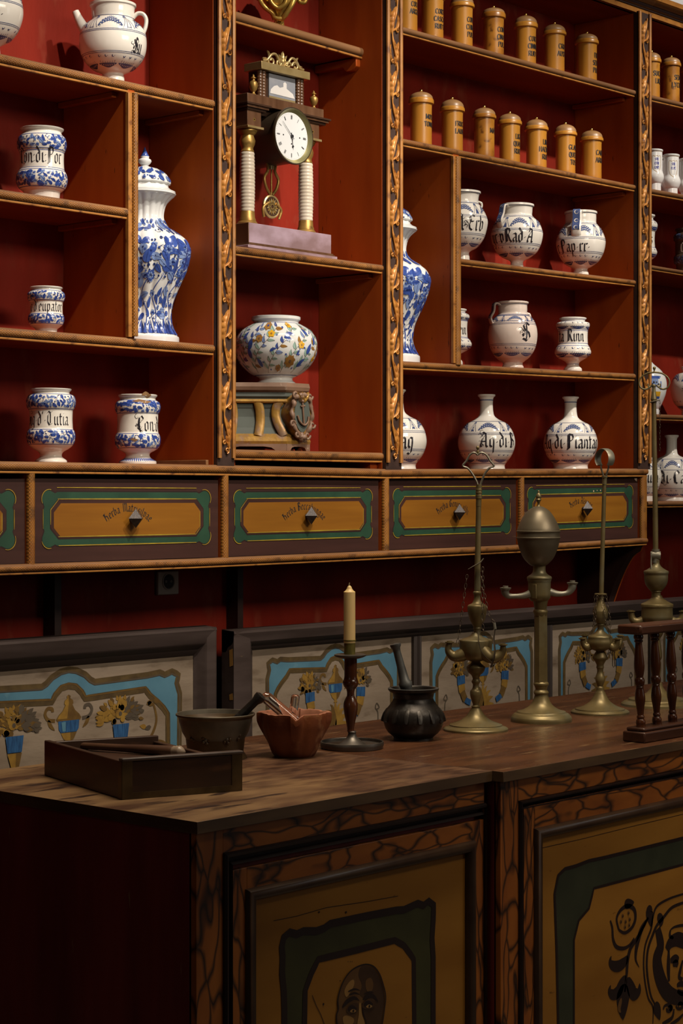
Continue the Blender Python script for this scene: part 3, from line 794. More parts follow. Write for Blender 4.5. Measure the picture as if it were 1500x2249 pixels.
# cornice and top board
XM = P3[1] + .001
q = MB(); q.box(XS0, XM - .0005, YF + .01, YB, UTOP, UTOP + .02, 'orange_board'); q.build('top_board', unit)
q = MB(); q.box(XM + .0005, XS9, YF + .01, YB, UTOP, UTOP + .02, 'orange_board'); q.build('top_board', bay)
q = MB()
cp = [(YF + .02, 0), (YF - .004, 0), (YF - .004, .016), (YF - .008, .018), (YF - .008, .022), (YF - .014, .025), (YF - .018, .031), (YF - .018, .034), (YF - .026, .037), (YF - .034, .044), (YF - .040, .048), (YF - .040, .064), (YF + .02, .064)]
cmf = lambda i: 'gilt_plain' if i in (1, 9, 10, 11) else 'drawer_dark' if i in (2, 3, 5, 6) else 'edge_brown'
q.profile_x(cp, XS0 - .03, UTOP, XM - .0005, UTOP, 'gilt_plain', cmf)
q.build('cornice', unit, angle=25)
q = MB(); q.profile_x(cp, XM + .0005, UTOP, XS9, UTOP, 'gilt_plain', cmf)
q.build('cornice', bay, angle=25)


# carved posts ------------------------------------------------------
def leaf3d(m, pts, wmax, y0, h, mm, lobes=4, skew=0.0):
    """acanthus leaf in relief lying on the plane y = y0"""
    P = resample(pts, .0022); n = len(P)
    rows = []
    for i in range(n):
        a, c = P[max(0, i - 1)], P[min(n - 1, i + 1)]
        tx, tz = c[0] - a[0], c[1] - a[1]; l = sqrt(tx * tx + tz * tz) or 1
        nx, nz = -tz / l, tx / l
        t = i / (n - 1)
        env = (sin(pi * min(1, t * 0.98 + .02)) ** .75) * (1 - .25 * t)
        wv = wmax / 2 * env * (0.68 + 0.32 * abs(sin(pi * lobes * t)))
        hh = h * (0.35 + .65 * sin(pi * (t * .9 + .05)))
        r = []
        for k, f in ((-1, .0), (-.6, .75), (-.18, 1.0), (0, .72), (.18, 1.0), (.6, .75), (1, .0)):
            r.append((P[i][0] + nx * wv * k, y0 - hh * f, P[i][1] + nz * wv * k))
        rows.append(r)
    k = 7
    v = [p for r in rows for p in r]
    m.add(v, [(i * k + j, i * k + j + 1, (i + 1) * k + j + 1, (i + 1) * k + j) for i in range(n - 1) for j in range(k - 1)], mm)


def carved_post(P, zb, zt, seed):
    rnd = random.Random(seed)
    x0, x1 = P; w_ = x1 - x0
    yp = YF - .010
    m = MB()
    m.box(x0, x1, yp, YF + .008, zb, zt, 'post_ground')
    o = m.build('carved_post', unit)
    for (a, c) in ((x0, x0 + w_ * .17), (x1 - w_ * .17, x1)):
        q = MB()
        q.prism([(a, yp + .004, zb + .02), (a, yp - .006, zb + .02), ((a + c) / 2, yp - .0085, zb + .02), (c, yp - .006, zb + .02), (c, yp + .004, zb + .02)],
                [(a, yp + .004, zt), (a, yp - .006, zt), ((a + c) / 2, yp - .0085, zt), (c, yp - .006, zt), (c, yp + .004, zt)], 'gilt_plain')
        q.build('fillet', o)
    xc = (x0 + x1) / 2; A = w_ * .155; per = .186
    q = MB()
    n = int((zt - zb - .06) / .004)
    pts = []; rad = []
    for i in range(n + 1):
        z = zb + .045 + i * .004
        pts.append((xc + A * sin(2 * pi * (z - zb) / per), yp - .0035, z)); rad.append(.0026 + .0006 * sin(2 * pi * z / .04))
    q.tube(pts, rad, 'carved_gilt', 8, flat=(1, 1.3), up=(0, -1, 0))
    k = 0
    z = zb + .05
    while z < zt - .04:
        sgn = 1 if k % 2 == 0 else -1
        ph = 2 * pi * (z - zb) / per
        xs = xc + A * sin(ph)
        j = rnd.uniform(-.2, .2)
        # big leaf sweeping up along the side of the stem, smaller ones behind
        tip = (xc - sgn * A * (1.0 + j), z + .082)
        leaf3d(q, crom([(xs, z - .004), (xc + sgn * A * (1.0 + j), z + .018), (xc + sgn * A * .7, z + .048), tip], 6), .0225, yp, .0095, 'carved_gilt', 5)
        leaf3d(q, crom([(xs, z + .004), (xc - sgn * A * 1.3, z + .020), (xc - sgn * A * 1.7, z + .046), (xc - sgn * A * 1.3, z + .060)], 6), .0120, yp, .006, 'carved_gilt', 3)
        leaf3d(q, crom([(xs, z + .034), (xc + sgn * A * 1.4, z + .054), (xc + sgn * A * 1.8, z + .072)], 6), .0105, yp, .006, 'carved_gilt', 3)
        cx_, cz_ = xc - sgn * A * .95, z + .010
        sp = [(cx_ + (.0070 - .0008 * t) * cos(t * .9 * sgn + 1), yp - .004, cz_ + (.0070 - .0008 * t) * sin(t * .9 * sgn + 1)) for t in range(8)]
        q.tube(sp, [.0024 - .0001 * t for t in range(8)], 'carved_gilt', 6)
        z += per / 2; k += 1
    # lower scroll end
    sp = [(xc + (.009 - .00085 * t) * sin(t * .8), yp - .004, zb + .040 - (.009 - .00085 * t) * cos(t * .8)) for t in range(10)]
    q.tube(sp, .0026, 'carved_gilt', 6)
    q.build('carving', o, angle=60)
    return o


carved_post(P1, Zdt(P1[0]) - .002, UTOP + .004, 1)
carved_post(P2, Zdt(P2[0]) - .002, UTOP + .004, 2)
carved_post(P3, Zdt(P3[0]) - .002, UTOP + .004, 3)

# drawer case -------------------------------------------------------
q = MB()
for (xa, za), (xb, zb) in zip(DT[:-1], DT[1:]):
    q.prism([(xa, YF + .01, za), (xa, YB, za), (xa, YB, za - .024), (xa, YF + .01, za - .024)], [(xb, YF + .01, zb), (xb, YB, zb), (xb, YB, zb - .024), (xb, YF + .01, zb - .024)], 'orange_board', caps=False)
dtop = q.build('case_top', unit)
q = MB()
for (xa, za), (xb, zb) in zip(DT[:-1], DT[1:]):
    q.profile_x(edge_prof(.0285, YF - .012), xa, za, xb, zb, 'gilt_hatch_x', edge_mat('gilt_hatch_x'))
q.build('edge_moulding', dtop, angle=50)
q = MB()
XE = xpx(1417)
for (xa, za), (xb, zb) in zip(DB[:-1], DB[1:]):
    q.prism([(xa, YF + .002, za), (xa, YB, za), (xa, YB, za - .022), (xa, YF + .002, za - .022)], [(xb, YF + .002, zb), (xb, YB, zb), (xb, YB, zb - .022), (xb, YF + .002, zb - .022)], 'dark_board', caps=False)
dbot = q.build('case_bottom', unit)
q = MB()
for (xa, za), (xb, zb) in zip(DB[:-1], DB[1:]):
    q.profile_x(edge_prof(.0255, YF - .012), xa, za, xb, zb, 'gilt_hatch_x', edge_mat('gilt_hatch_x'))
q.build('edge_moulding', dbot, angle=50)
stripes = [(-480, -462), (60, 75), (487, 500), (841, 852.5), (1140, 1149), (1407, 1419)]
for a, c in stripes:
    xa, xb = xpx(a), xpx(c)
    q = MB(); q.box(xa, xb, YF + .006, YB - .002, Zdb(xa) - .001, Zdt(xa) - .02, 'orange_wood'); pa = q.build('case_divider', unit)
    vert_edge(xa, xb, Zdb(xa) - .003, Zdt(xa) - .026, pa, Y=YF - .008)
q = MB(); q.box(XE - .012, XE, YF + .004, YB - .002, Zdb(XE) - .02, Zdt(XE) - .02, 'orange_wood'); q.build('side_panel', unit)


def lobed(x0, x1, z0, z1, r, b_):
    """rectangle with round lobes at its corners"""
    P = []
    for cx_, cz_, a0 in ((x1 - r, z0 + r, -pi / 2), (x1 - r, z1 - r, 0), (x0 + r, z1 - r, pi / 2), (x0 + r, z0 + r, pi)):
        # come in along the side, step at the notch, round the lobe
        d1 = (cos(a0), sin(a0)); d0 = (cos(a0 + pi / 2), sin(a0 + pi / 2))
        nx_, nz_ = cx_ + d1[0] * (r - b_) - d0[0] * r * 1.35, cz_ + d1[1] * (r - b_) - d0[1] * r * 1.35
        P.append((nx_, nz_))
        P.append((nx_ + d0[0] * r * .35 - d1[0] * b_ * .8, nz_ + d0[1] * r * .35 - d1[1] * b_ * .8))
        for i in range(9):
            a = a0 - .62 + (pi / 2 + 1.24) * i / 8
            P.append((cx_ + r * cos(a), cz_ + r * sin(a)))
        e = (cx_ + d0[0] * (r - b_) - d1[0] * r * 1.35, cz_ + d0[1] * (r - b_) - d1[1] * r * 1.35)
        P.append((e[0] + d1[0] * r * .35 - d0[0] * b_ * .8, e[1] + d1[1] * r * .35 - d0[1] * b_ * .8))
        P.append(e)
    return P


def octa(x0, x1, z0, z1, c):
    return [(x0 + c, z0), (x1 - c, z0), (x1, z0 + c), (x1, z1 - c), (x1 - c, z1), (x0 + c, z1), (x0, z1 - c), (x0, z0 + c)]


def drawer(pa, pb, gap, word, seed, chips=False):
    rnd = random.Random(seed)
    xa, xb = xpx(pa) + .001, xpx(pb) - .001
    zl = lambda x: Zdb(x) + .001
    Hh = min(Zdt(xa) - .0285 - gap - zl(xa), Zdt(xb) - .0285 - gap - zl(xb))
    W = xb - xa
    YD = YF + .008
    kz = (zl(xb) - zl(xa)) / W
    mp = lambda s, t, l: (xa + s, YD - l, zl(xa) + kz * s + t)
    m = MB()
    m.prism([mp(0, 0, 0), mp(0, 0, -.018), mp(0, Hh, -.018), mp(0, Hh, 0)], [mp(W, 0, 0), mp(W, 0, -.018), mp(W, Hh, -.018), mp(W, Hh, 0)], 'drawer_brown')
    g = (W * .048, W * .952, Hh * .178, Hh * .86)
    m.poly(lobed(g[0] - .003, g[1] + .003, g[2] - .003, g[3] + .004, .022, .004), mp, 'drawer_dark', .0003)
    m.poly(lobed(g[0], g[1], g[2], g[3], .020, .004), mp, 'drawer_green', .0006)
    oc = (W * .105, W * .895, Hh * .30, Hh * .705)
    bt = Hh * .757
    m.poly(octa(W * .086, W * .914, oc[2] - .0055, bt + .001, .026), mp, 'drawer_dark', .0008)
    m.poly(octa(W * .089, W * .911, oc[2] - .003, bt, .026), mp, 'drawer_brown', .0010)
    m.poly(octa(oc[0], oc[1], oc[2], oc[3], .022), mp, 'drawer_ochre', .0013)
    # yellow lining
    yw = .0022
    def line(p, w_=yw, l=.0015): m.strip(p, lambda t: w_ * (0.55 + .45 * sin(pi * t)) , mp, 'drawer_yellow', l, .006)
    line([(g[0] + .045, g[3] + .002 + .005), (g[1] - .05, g[3] + .007)], .0026)
    line([(g[0] + .05, g[2] + .004), (g[1] - .05, g[2] + .004)], .003)
    line([(oc[0] + .012, bt), (oc[1] - .014, bt)], .003)
    line([(oc[0] + .014, oc[2] + .001), (oc[1] - .016, oc[2] + .001)], .003)
    line([(W * .089 + .026, bt), (W * .089, bt - .026), (W * .089, oc[2] + .03)], .0018)
    line([(oc[1] - .002, oc[2] + .016), (oc[1] - .002, oc[3] - .022)], .0018)
    line([(oc[1] - .016, oc[2] + .001), (oc[1], oc[2] + .018)], .0016)
    for (cx_, cz_, a0, a1) in ((g[1] - .021, g[3] - .02, -.5, 1.9), (g[1] - .021, g[2] + .021, -1.9, .4), (g[0] + .021, g[2] + .021, 3.4, 5.0), (g[0] + .021, g[3] - .021, 1.3, 3.6)):
        rr = .0235
        line([(cx_ + rr * cos(a0 + (a1 - a0) * i / 8), cz_ + rr * sin(a0 + (a1 - a0) * i / 8)) for i in range(9)], .0022)
    line([(g[1] - .002, g[2] + .045), (g[1] - .002, g[3] - .045)], .0018)
    line([(g[0] + .002, g[2] + .045), (g[0] + .002, g[3] - .045)], .0014)
    if word:
        arc_text(m, word, mp, W * .490, Hh * .60 - .108, .108, .0027, BL, 'ink', .00105, .0010, sx=.88, lift=.0017)
    if chips:
        for sx_, sz_, r in ((.70, .83, .006), (.69, .80, .004), (.60, .79, .003), (.63, .80, .002), (.66, .80, .0025)):
            m.dot(W * sx_, Hh * sz_, r, mp, 'plaster_chip', .0018)
        m.poly([(W * .965, Hh * .985), (W * .99, Hh * .99), (W * .99, Hh * .93), (W * .975, Hh * .95)], mp, 'plaster_chip', .0018)
    o = m.build('drawer', unit)
    # pyramid knob
    k = MB()
    kx, ky, kz2 = mp(W * .505, Hh * .515, 0)
    s = .0245
    k.lathe((kx, YD, kz2), [(0, .002), (.006, .002), (.006, .014), (.009, .017), (0, .017)], 'knob_iron', 10, axis=(0, -1, 0))
    for ya, yb in ((-.016, -.024),):
        v = [(kx - s, YD - .020, kz2), (kx, YD - .020, kz2 + s), (kx + s, YD - .020, kz2), (kx, YD - .020, kz2 - s), (kx, YD - .042, kz2), (kx, YD - .012, kz2)]
        k.add(v, [(0, 1, 4), (1, 2, 4), (2, 3, 4), (3, 0, 4), (1, 0, 5), (2, 1, 5), (3, 2, 5), (0, 3, 5)], 'knob_iron')
    k.build('knob', o, angle=20)


drawer(-462, 60, .012, 'Herba Salviae', 10)
drawer(75, 484, .011, 'Herba Matrisilvae', 11)
drawer(500, 836, .004, 'Herba Beccabungae', 12)
drawer(852.5, 1138, .002, 'Herba Genipi albi', 13)
drawer(1149, 1405, .002, 'Herba Alsinae', 14, True)

# curved bracket under the right end, thin dark battens under the case
q = MB()
zb = Zdb(XE) - .026; xb0, xb1 = XE - .045, XE - .008
arc = [(YF + .004, zb)] + [(YF + .004 + .135 * (1 - cos(a)), zb - .235 * sin(a)) for a in [pi / 2 * i / 12 for i in range(0, 13)]]
arc = [(YF + .004, zb), (YF + .012, zb - .02)] + [(YF + .012 + .118 * (t ** .75), zb - .02 - .20 * t ** 1.25) for t in [i / 12 for i in range(1, 13)]] + [(YF + .132, .78), (YB - .002, .78), (YB - .002, zb)]
q.prism([(xb0, y, z) for y, z in arc], [(xb1, y, z) for y, z in arc], 'dark_board')  # dark tone paints the shade on the bracket's left face
q.prism([(xb1 - .002, y - .001, z) for y, z in arc], [(xb1 + .004, y - .001, z) for y, z in arc], 'orange_wood')
q.build('bracket', unit, angle=50)
for a, c in ((95, 122), (497, 530)):
    q = MB(); p0 = onY(a, 1300, YB)[0]
    q.box(p0, p0 + .022, YB - .045, YB - .001, .75, Zdb(p0) - .023, 'dark_board'); q.build('batten', unit)

# =================================================================== pottery
class Jar:
    """a thrown pot: outline given by half-widths and rows of the photograph, turned at its own place on a shelf"""
    def __init__(s, cx, dy, base, pts, Y=None):
        s.Y = Y if Y is not None else YF + dy
        s.X = onY(cx, CY, s.Y)[0]
        s.k = mpp(s.X, s.Y)
        s.cx = cx
        s.z0 = base(s.X) if callable(base) else base
        s.A0 = -atan2(s.X, s.Y)                      # the side turned to the camera
        segs = [[]]
        for p in pts:
            segs[-1].append((p[0] * s.k, s.z(p[1])))
            if len(p) > 2:
                segs.append([segs[-1][-1]])
        segs[-1][-1] = (segs[-1][-1][0], s.z0)
        prof = []
        for g in segs:
            if len(g) < 2: continue
            c = crom(g, 5) if len(g) > 2 else g
            prof += c if not prof else c[1:]
        fixed = [prof[0]]
        for r, z in prof[1:]:
            z = max(s.z0, z)
            fixed.append((max(r, .0005), min(z, fixed[-1][1] - 1e-5) if z > s.z0 else z))
        s.prof = fixed
        s.org = (s.X, s.Y, s.z0)

    def z(s, py):
        return EYE + (CY - py) * s.k

    def ang(s, px, hw):
        return s.A0 + asin(max(-1, min(1, (px - s.cx) / hw)))

    def r(s, z):
        P = s.prof
        if z >= P[0][1]: return P[0][0]
        for (r0, z0), (r1, z1) in zip(P[:-1], P[1:]):
            if z0 >= z >= z1:
                return r0 + (r1 - r0) * ((z0 - z) / (z0 - z1) if z0 > z1 else 0)
        return P[-1][0]

    rf = None

    def mapper(s, rref):
        def mp(a, z, l):
            a = a / rref
            r = s.r(z); e = .0012
            dr = (s.r(z + e) - s.r(z - e)) / (2 * e)
            dr = max(-3, min(3, dr))
            q = sqrt(1 + dr * dr)
            rr = (r * (s.rf(a, z) if s.rf else 1)) + l / q
            return (s.X + rr * sin(a), s.Y - rr * cos(a), z - l * dr / q)
        return mp

    def body(s, m, mat_, n=56, rim=None, inner=True):
        pr = list(s.prof)
        if inner:
            r0, z0 = pr[0]
            t = max(min(.006, r0 * .22), r0 - min([r for r, z in pr if z > z0 - .032] + [r0]) + .0025)
            ins = [(0, z0 - .03), (r0 - t, z0 - .03), (r0 - t, z0 - .006), (r0 - t * .75, z0 + .0002)]
            m.lathe((s.X, s.Y, 0), ins, 'jar_inside', n)
            m.lathe((s.X, s.Y, 0), [ins[-1], (r0 - t * .3, z0 + .0012), pr[0]], rim or mat_, n)
        m.lathe((s.X, s.Y, 0), pr + [(0, s.z0)], mat_, n, rfun=s.rf)


def ring(m, mp, z, w_, mm, r, a0=-3.1, a1=3.14, lift=.0005):
    m.strip([(a0 * r, z), (a1 * r, z)], w_, mp, mm, lift, seg=.006, mid=False)


def leafw(w_):
    return lambda t: w_ * (sin(pi * (t ** .72)) ** .9) + .0002


def foliage(m, mp, s0, s1, z0, z1, seed, L, mats=('cobalt', 'cobalt_dark', 'cobalt_pale'), gap=.52, dots=True, wid=.52, lift=.0005):
    """a band of cobalt leaves, stems and berries"""
    rnd = random.Random(seed)
    pts = []
    H = z1 - z0
    tries = int((s1 - s0) * H / (L * L) * 40) + 30
    for _ in range(tries):
        s = rnd.uniform(s0, s1); z = rnd.uniform(z0 + .12 * H, z1 - .12 * H)
        if all((s - a) ** 2 + (z - c) ** 2 > (gap * L) ** 2 for a, c, _ in pts):
            pts.append((s, z, rnd.random()))
    cl = lambda z: max(z0 + .0012, min(z1 - .0012, z))
    for s, z, t in pts:
        a = rnd.uniform(0, 2 * pi)
        l = L * rnd.uniform(.7, 1.15)
        if t < .74:
            b_ = rnd.uniform(-.5, .5)
            p = [(s - .5 * l * cos(a), cl(z - .5 * l * sin(a))), (s - .15 * l * sin(a) * b_, cl(z + .15 * l * cos(a) * b_)), (s + .5 * l * cos(a), cl(z + .5 * l * sin(a)))]
            p = crom(p, 5)
            mm = mats[0] if rnd.random() < .75 else mats[2]
            wl = l * wid * rnd.uniform(.8, 1.25)
            m.strip(p, leafw(wl), mp, mm, lift, seg=l / 7)
            m.strip(p[:-1], .0007, mp, mats[1], lift + .0003, seg=l / 5, mid=False)
        elif t < .88:
            # flower of petals
            for k in range(5):
                b_ = a + k * 2 * pi / 5
                m.strip([(s, cl(z)), (s + .30 * l * cos(b_), cl(z + .30 * l * sin(b_)))], leafw(l * .28), mp, mats[0] if k % 2 else mats[2], lift, seg=l / 8)
            m.dot(s, z, l * .09, mp, mats[1], lift + .0003)
        else:
            p = [(s + l * .4 * cos(a + q * .55) * (1 - q * .07), cl(z + l * .4 * sin(a + q * .55) * (1 - q * .07))) for q in range(8)]
            m.strip(p, .0010, mp, mats[1], lift, seg=l / 8, mid=False)
            m.dot(p[-1][0], p[-1][1], l * .11, mp, mats[1], lift)
    if dots:
        for _ in range(int(len(pts) * 1.6)):
            s = rnd.uniform(s0, s1); z = rnd.uniform(z0 + .1 * H, z1 - .1 * H)
            m.dot(s, z, L * rnd.uniform(.05, .10), mp, mats[rnd.choice((0, 1))], lift + .0001, n=6)


def tents(m, mp, s0, s1, z0, z1, step, c1='slate_blue', c2='cobalt_dark'):
    """rayed tent shapes alternating with dark dotted garlands"""
    H = z1 - z0
    s = s0; k = 0
    while s < s1:
        if k % 2 == 0:
            for q in (-1, -.35, .35, 1):
                m.strip([(s + q * .10 * H, z1 - .12 * H), (s + q * .42 * H, z0 + .06 * H)], .0011, mp, c2, .0005, seg=.004, mid=False)
            m.poly([(s, z1 - .42 * H), (s - .16 * H, z0 + .10 * H), (s + .16 * H, z0 + .10 * H)], mp, c1, .0005)
            for q in range(5):
                a = pi * q / 4
                m.strip([(s, z1 - .12 * H), (s + .2 * H * cos(a), z1 - .12 * H + .16 * H * sin(a))], leafw(.08 * H), mp, c1, .0006, seg=.003)
        else:
            w_ = step * .62
            p = [(s - w_ + 2 * w_ * t / 10, z0 + .18 * H + .52 * H * (1 - ((t - 5) / 5.0) ** 2)) for t in range(11)]
            m.strip(p, lambda t: .40 * H * sin(pi * (.08 + .84 * t)), mp, c1, .0005, seg=.004)
            for t in range(1, 10):
                for q in (-.09, .09):
                    m.dot(p[t][0], p[t][1] + q * H, .045 * H, mp, 'glaze_white', .0009, n=6)
            for t in range(1, 10):
                m.strip([(p[t][0], p[t][1] + .16 * H), (p[t][0] + .05 * H, p[t][1] + .27 * H)], .0009, mp, c2, .0005, mid=False)
                m.strip([(p[t][0], p[t][1] - .16 * H), (p[t][0] - .05 * H, p[t][1] - .27 * H)], .0009, mp, c2, .0005, mid=False)
        s += step; k += 1


def lower_band(m, mp, s0, s1, z0, z1, step, c1='slate_blue', c2='cobalt_dark'):
    H = z1 - z0
    s = s0; k = 0
    while s < s1:
        p = [(s - step * .45 + step * .9 * t / 8, z0 + .26 * H - .12 * H * sin(pi * t / 8)) for t in range(9)]
        m.strip(p, lambda t: .30 * H * sin(pi * (.06 + .88 * t)), mp, c1, .0005, seg=.004)
        for t in range(1, 8):
            m.strip([(p[t][0], p[t][1] + .12 * H), (p[t][0] + .06 * H, p[t][1] + .26 * H)], .0010, mp, c2, .0006, mid=False)
            m.dot(p[t][0], p[t][1], .04 * H, mp, 'glaze_white', .0009, n=6)
        for q in (-.28, .0, .28):
            r = .10 * H
            c_ = [(s + q * step + r * cos(a * .7 + k), z1 - .20 * H + r * .9 * sin(a * .7 + k)) for a in range(6)]
            m.strip(c_, leafw(.07 * H), mp, c2, .0006, seg=.003)
            m.dot(s + q * step + .14 * H, z1 - .22 * H, .03 * H, mp, c2, .0006, n=6)
        s += step; k += 1


def flourish(m, mp, s, z, h, mm='jar_ink', seed=0):
    """pen curls round an initial"""
    rnd = random.Random(seed)
    for k in range(7):
        a = rnd.uniform(0, 2 * pi); cs, cz = s + rnd.uniform(-.35, .15) * h, z + rnd.uniform(.0, 1.0) * h
        r = h * rnd.uniform(.10, .22); tw = rnd.choice((-1, 1))
        p = [(cs + r * (1 - q * .08) * cos(a + tw * q * .6), cz + r * (1 - q * .08) * sin(a + tw * q * .6)) for q in range(9)]
        m.strip(p, lambda t: .0005 + .0009 * sin(pi * t), mp, mm, .0006, seg=.003, mid=False)


def jar_text(J, m, mp, rref, t, px, hw, base, cap, sx=.82, nx=.36, ny=.30, fl=None, mm='jar_ink'):
    u = cap * J.k / 8.0
    s = J.ang(px, hw) * rref
    write(m, t, mp, s, J.z(base), u, BL, mm, u * nx * 1.0, u * ny, sx=sx)
    if fl is not None: flourish(m, mp, s + u * 2.0, J.z(base), u * 8, mm, fl)


VIS = (-2.75, 1.3)      # painted arc, angle from the room-facing side


def albarello(name, label, cx, dy, base, pts, up, low, txt, seed, leaf=9, gl='glaze_white', group='drug jars of the left bay', lines=(), chips=None, foot=None, style='leaf'):
    J = Jar(cx, dy, base, pts)
    m = MB()
    J.body(m, gl, rim='glaze_white')
    rr = max(p[0] for p in J.prof)
    mp = J.mapper(rr)
    a0, a1 = VIS[0] * rr, VIS[1] * rr
    for k, (y0, y1) in enumerate((up, low)):
        if style == 'leaf':
            foliage(m, mp, a0, a1, J.z(y1), J.z(y0), seed + k, leaf * J.k)
        else:
            lower_band(m, mp, a0, a1, J.z(y1), J.z(y0), 42 * J.k, 'cobalt_dark', 'cobalt_dark')
        ring(m, mp, J.z(y0 - .5), .0012, 'cobalt', rr, VIS[0], VIS[1]); ring(m, mp, J.z(y1 + .5), .0012, 'cobalt', rr, VIS[0], VIS[1])
    for y in lines: ring(m, mp, J.z(y), .0011, 'cobalt', rr, VIS[0], VIS[1])
    if txt: jar_text(J, m, mp, rr, *txt)
    if foot:
        s = a0
        while s < a1:
            m.strip([(s, J.z(foot[0])), (s + 2 * J.k, J.z(foot[1]))], leafw(4 * J.k), mp, 'cobalt', .0005, seg=.003); s += 6 * J.k
    if chips:
        for px, hw, y, w_, h in chips:
            s = J.ang(px, hw) * rr
            m.strip([(s - w_ * J.k, J.z(y)), (s - w_ * .3 * J.k, J.z(y - h * .3)), (s + w_ * .4 * J.k, J.z(y + h * .25)), (s + w_ * J.k, J.z(y))], lambda t: h * J.k * (.3 + .9 * sin(pi * t)), mp, 'chip_clay', .0008, seg=.003)
    return tag(m.build(name, None, J.org, angle=45), label, 'jar', group)


G1 = 'apothecary jars of the left bay'
albarello('drug_jar', 'blue leaf banded pharmacy jar lettered Con di Po', 92, .085, S1b,
          [(48, 284), (47, 287, 1), (43, 291), (44, 296), (51, 304), (54, 318), (51, 331), (48.5, 336, 1), (48, 355), (49, 374, 1), (54, 384), (56, 397), (52, 412), (44, 420), (40, 424), (38, 428)],
          (302, 332), (379, 415), ('Con:di:Por', 46.5, 48, 364, 34, .78, .32, .26), 3, 15, group=G1, lines=(337, 374))
albarello('drug_jar', "smallest blue and white drug jar, lettered d'eupatori", 101.5, .085, S1c,
          [(36, 632), (35.5, 634, 1), (33, 636), (34, 639), (40, 645), (41, 651), (39, 660), (36, 664, 1), (35.5, 676), (36, 689, 1), (38.5, 695), (39, 703), (36, 713), (28, 720), (24, 724), (24, 728)],
          (641, 661), (692, 712), ("c·d'eupator", 68, 36, 686, 25, .78, .30, .25), 5, 11, group=G1)
albarello('drug_jar', "footed blue and white drug jar lettered Tutia on the drawer top", 112, .09, Zdt,
          [(45, 855), (44, 858, 1), (41, 861), (41, 865), (50, 870), (54, 882), (52, 894), (47.5, 902, 1), (47, 922), (48, 942, 1), (52, 950), (53, 962), (49, 976), (40, 985), (28, 992), (24, 998), (25, 1004), (33, 1010), (35, 1013), (35, 1016)],
          (868, 899), (945, 976), ("ng·d'·Tutia", 67, 47, 935, 30, .80, .30, .25, 2), 7, 13, group=G1)
albarello('drug_jar', 'chipped blue and white drug jar with missing glaze on its rim', 302.5, .085, Zdt,
          [(43, 868), (42.5, 871, 1), (39, 875), (40, 879), (47, 884), (50, 894), (48, 904), (45, 910, 1), (44.5, 930), (45.5, 951, 1), (49, 958), (50, 970), (46, 983), (37, 990), (28, 995), (26, 1000), (30, 1007), (40, 1013), (41, 1016), (41, 1019)],
          (881, 908), (954, 984), ('Con:di', 300, 45, 948, 33, .80, .30, .25, 4), 9, 14, group=G1, foot=(1006, 1015),
          chips=[(322, 43, 869, 13, 9), (312, 49, 884, 22, 6), (294, 50, 967, 9, 5)])


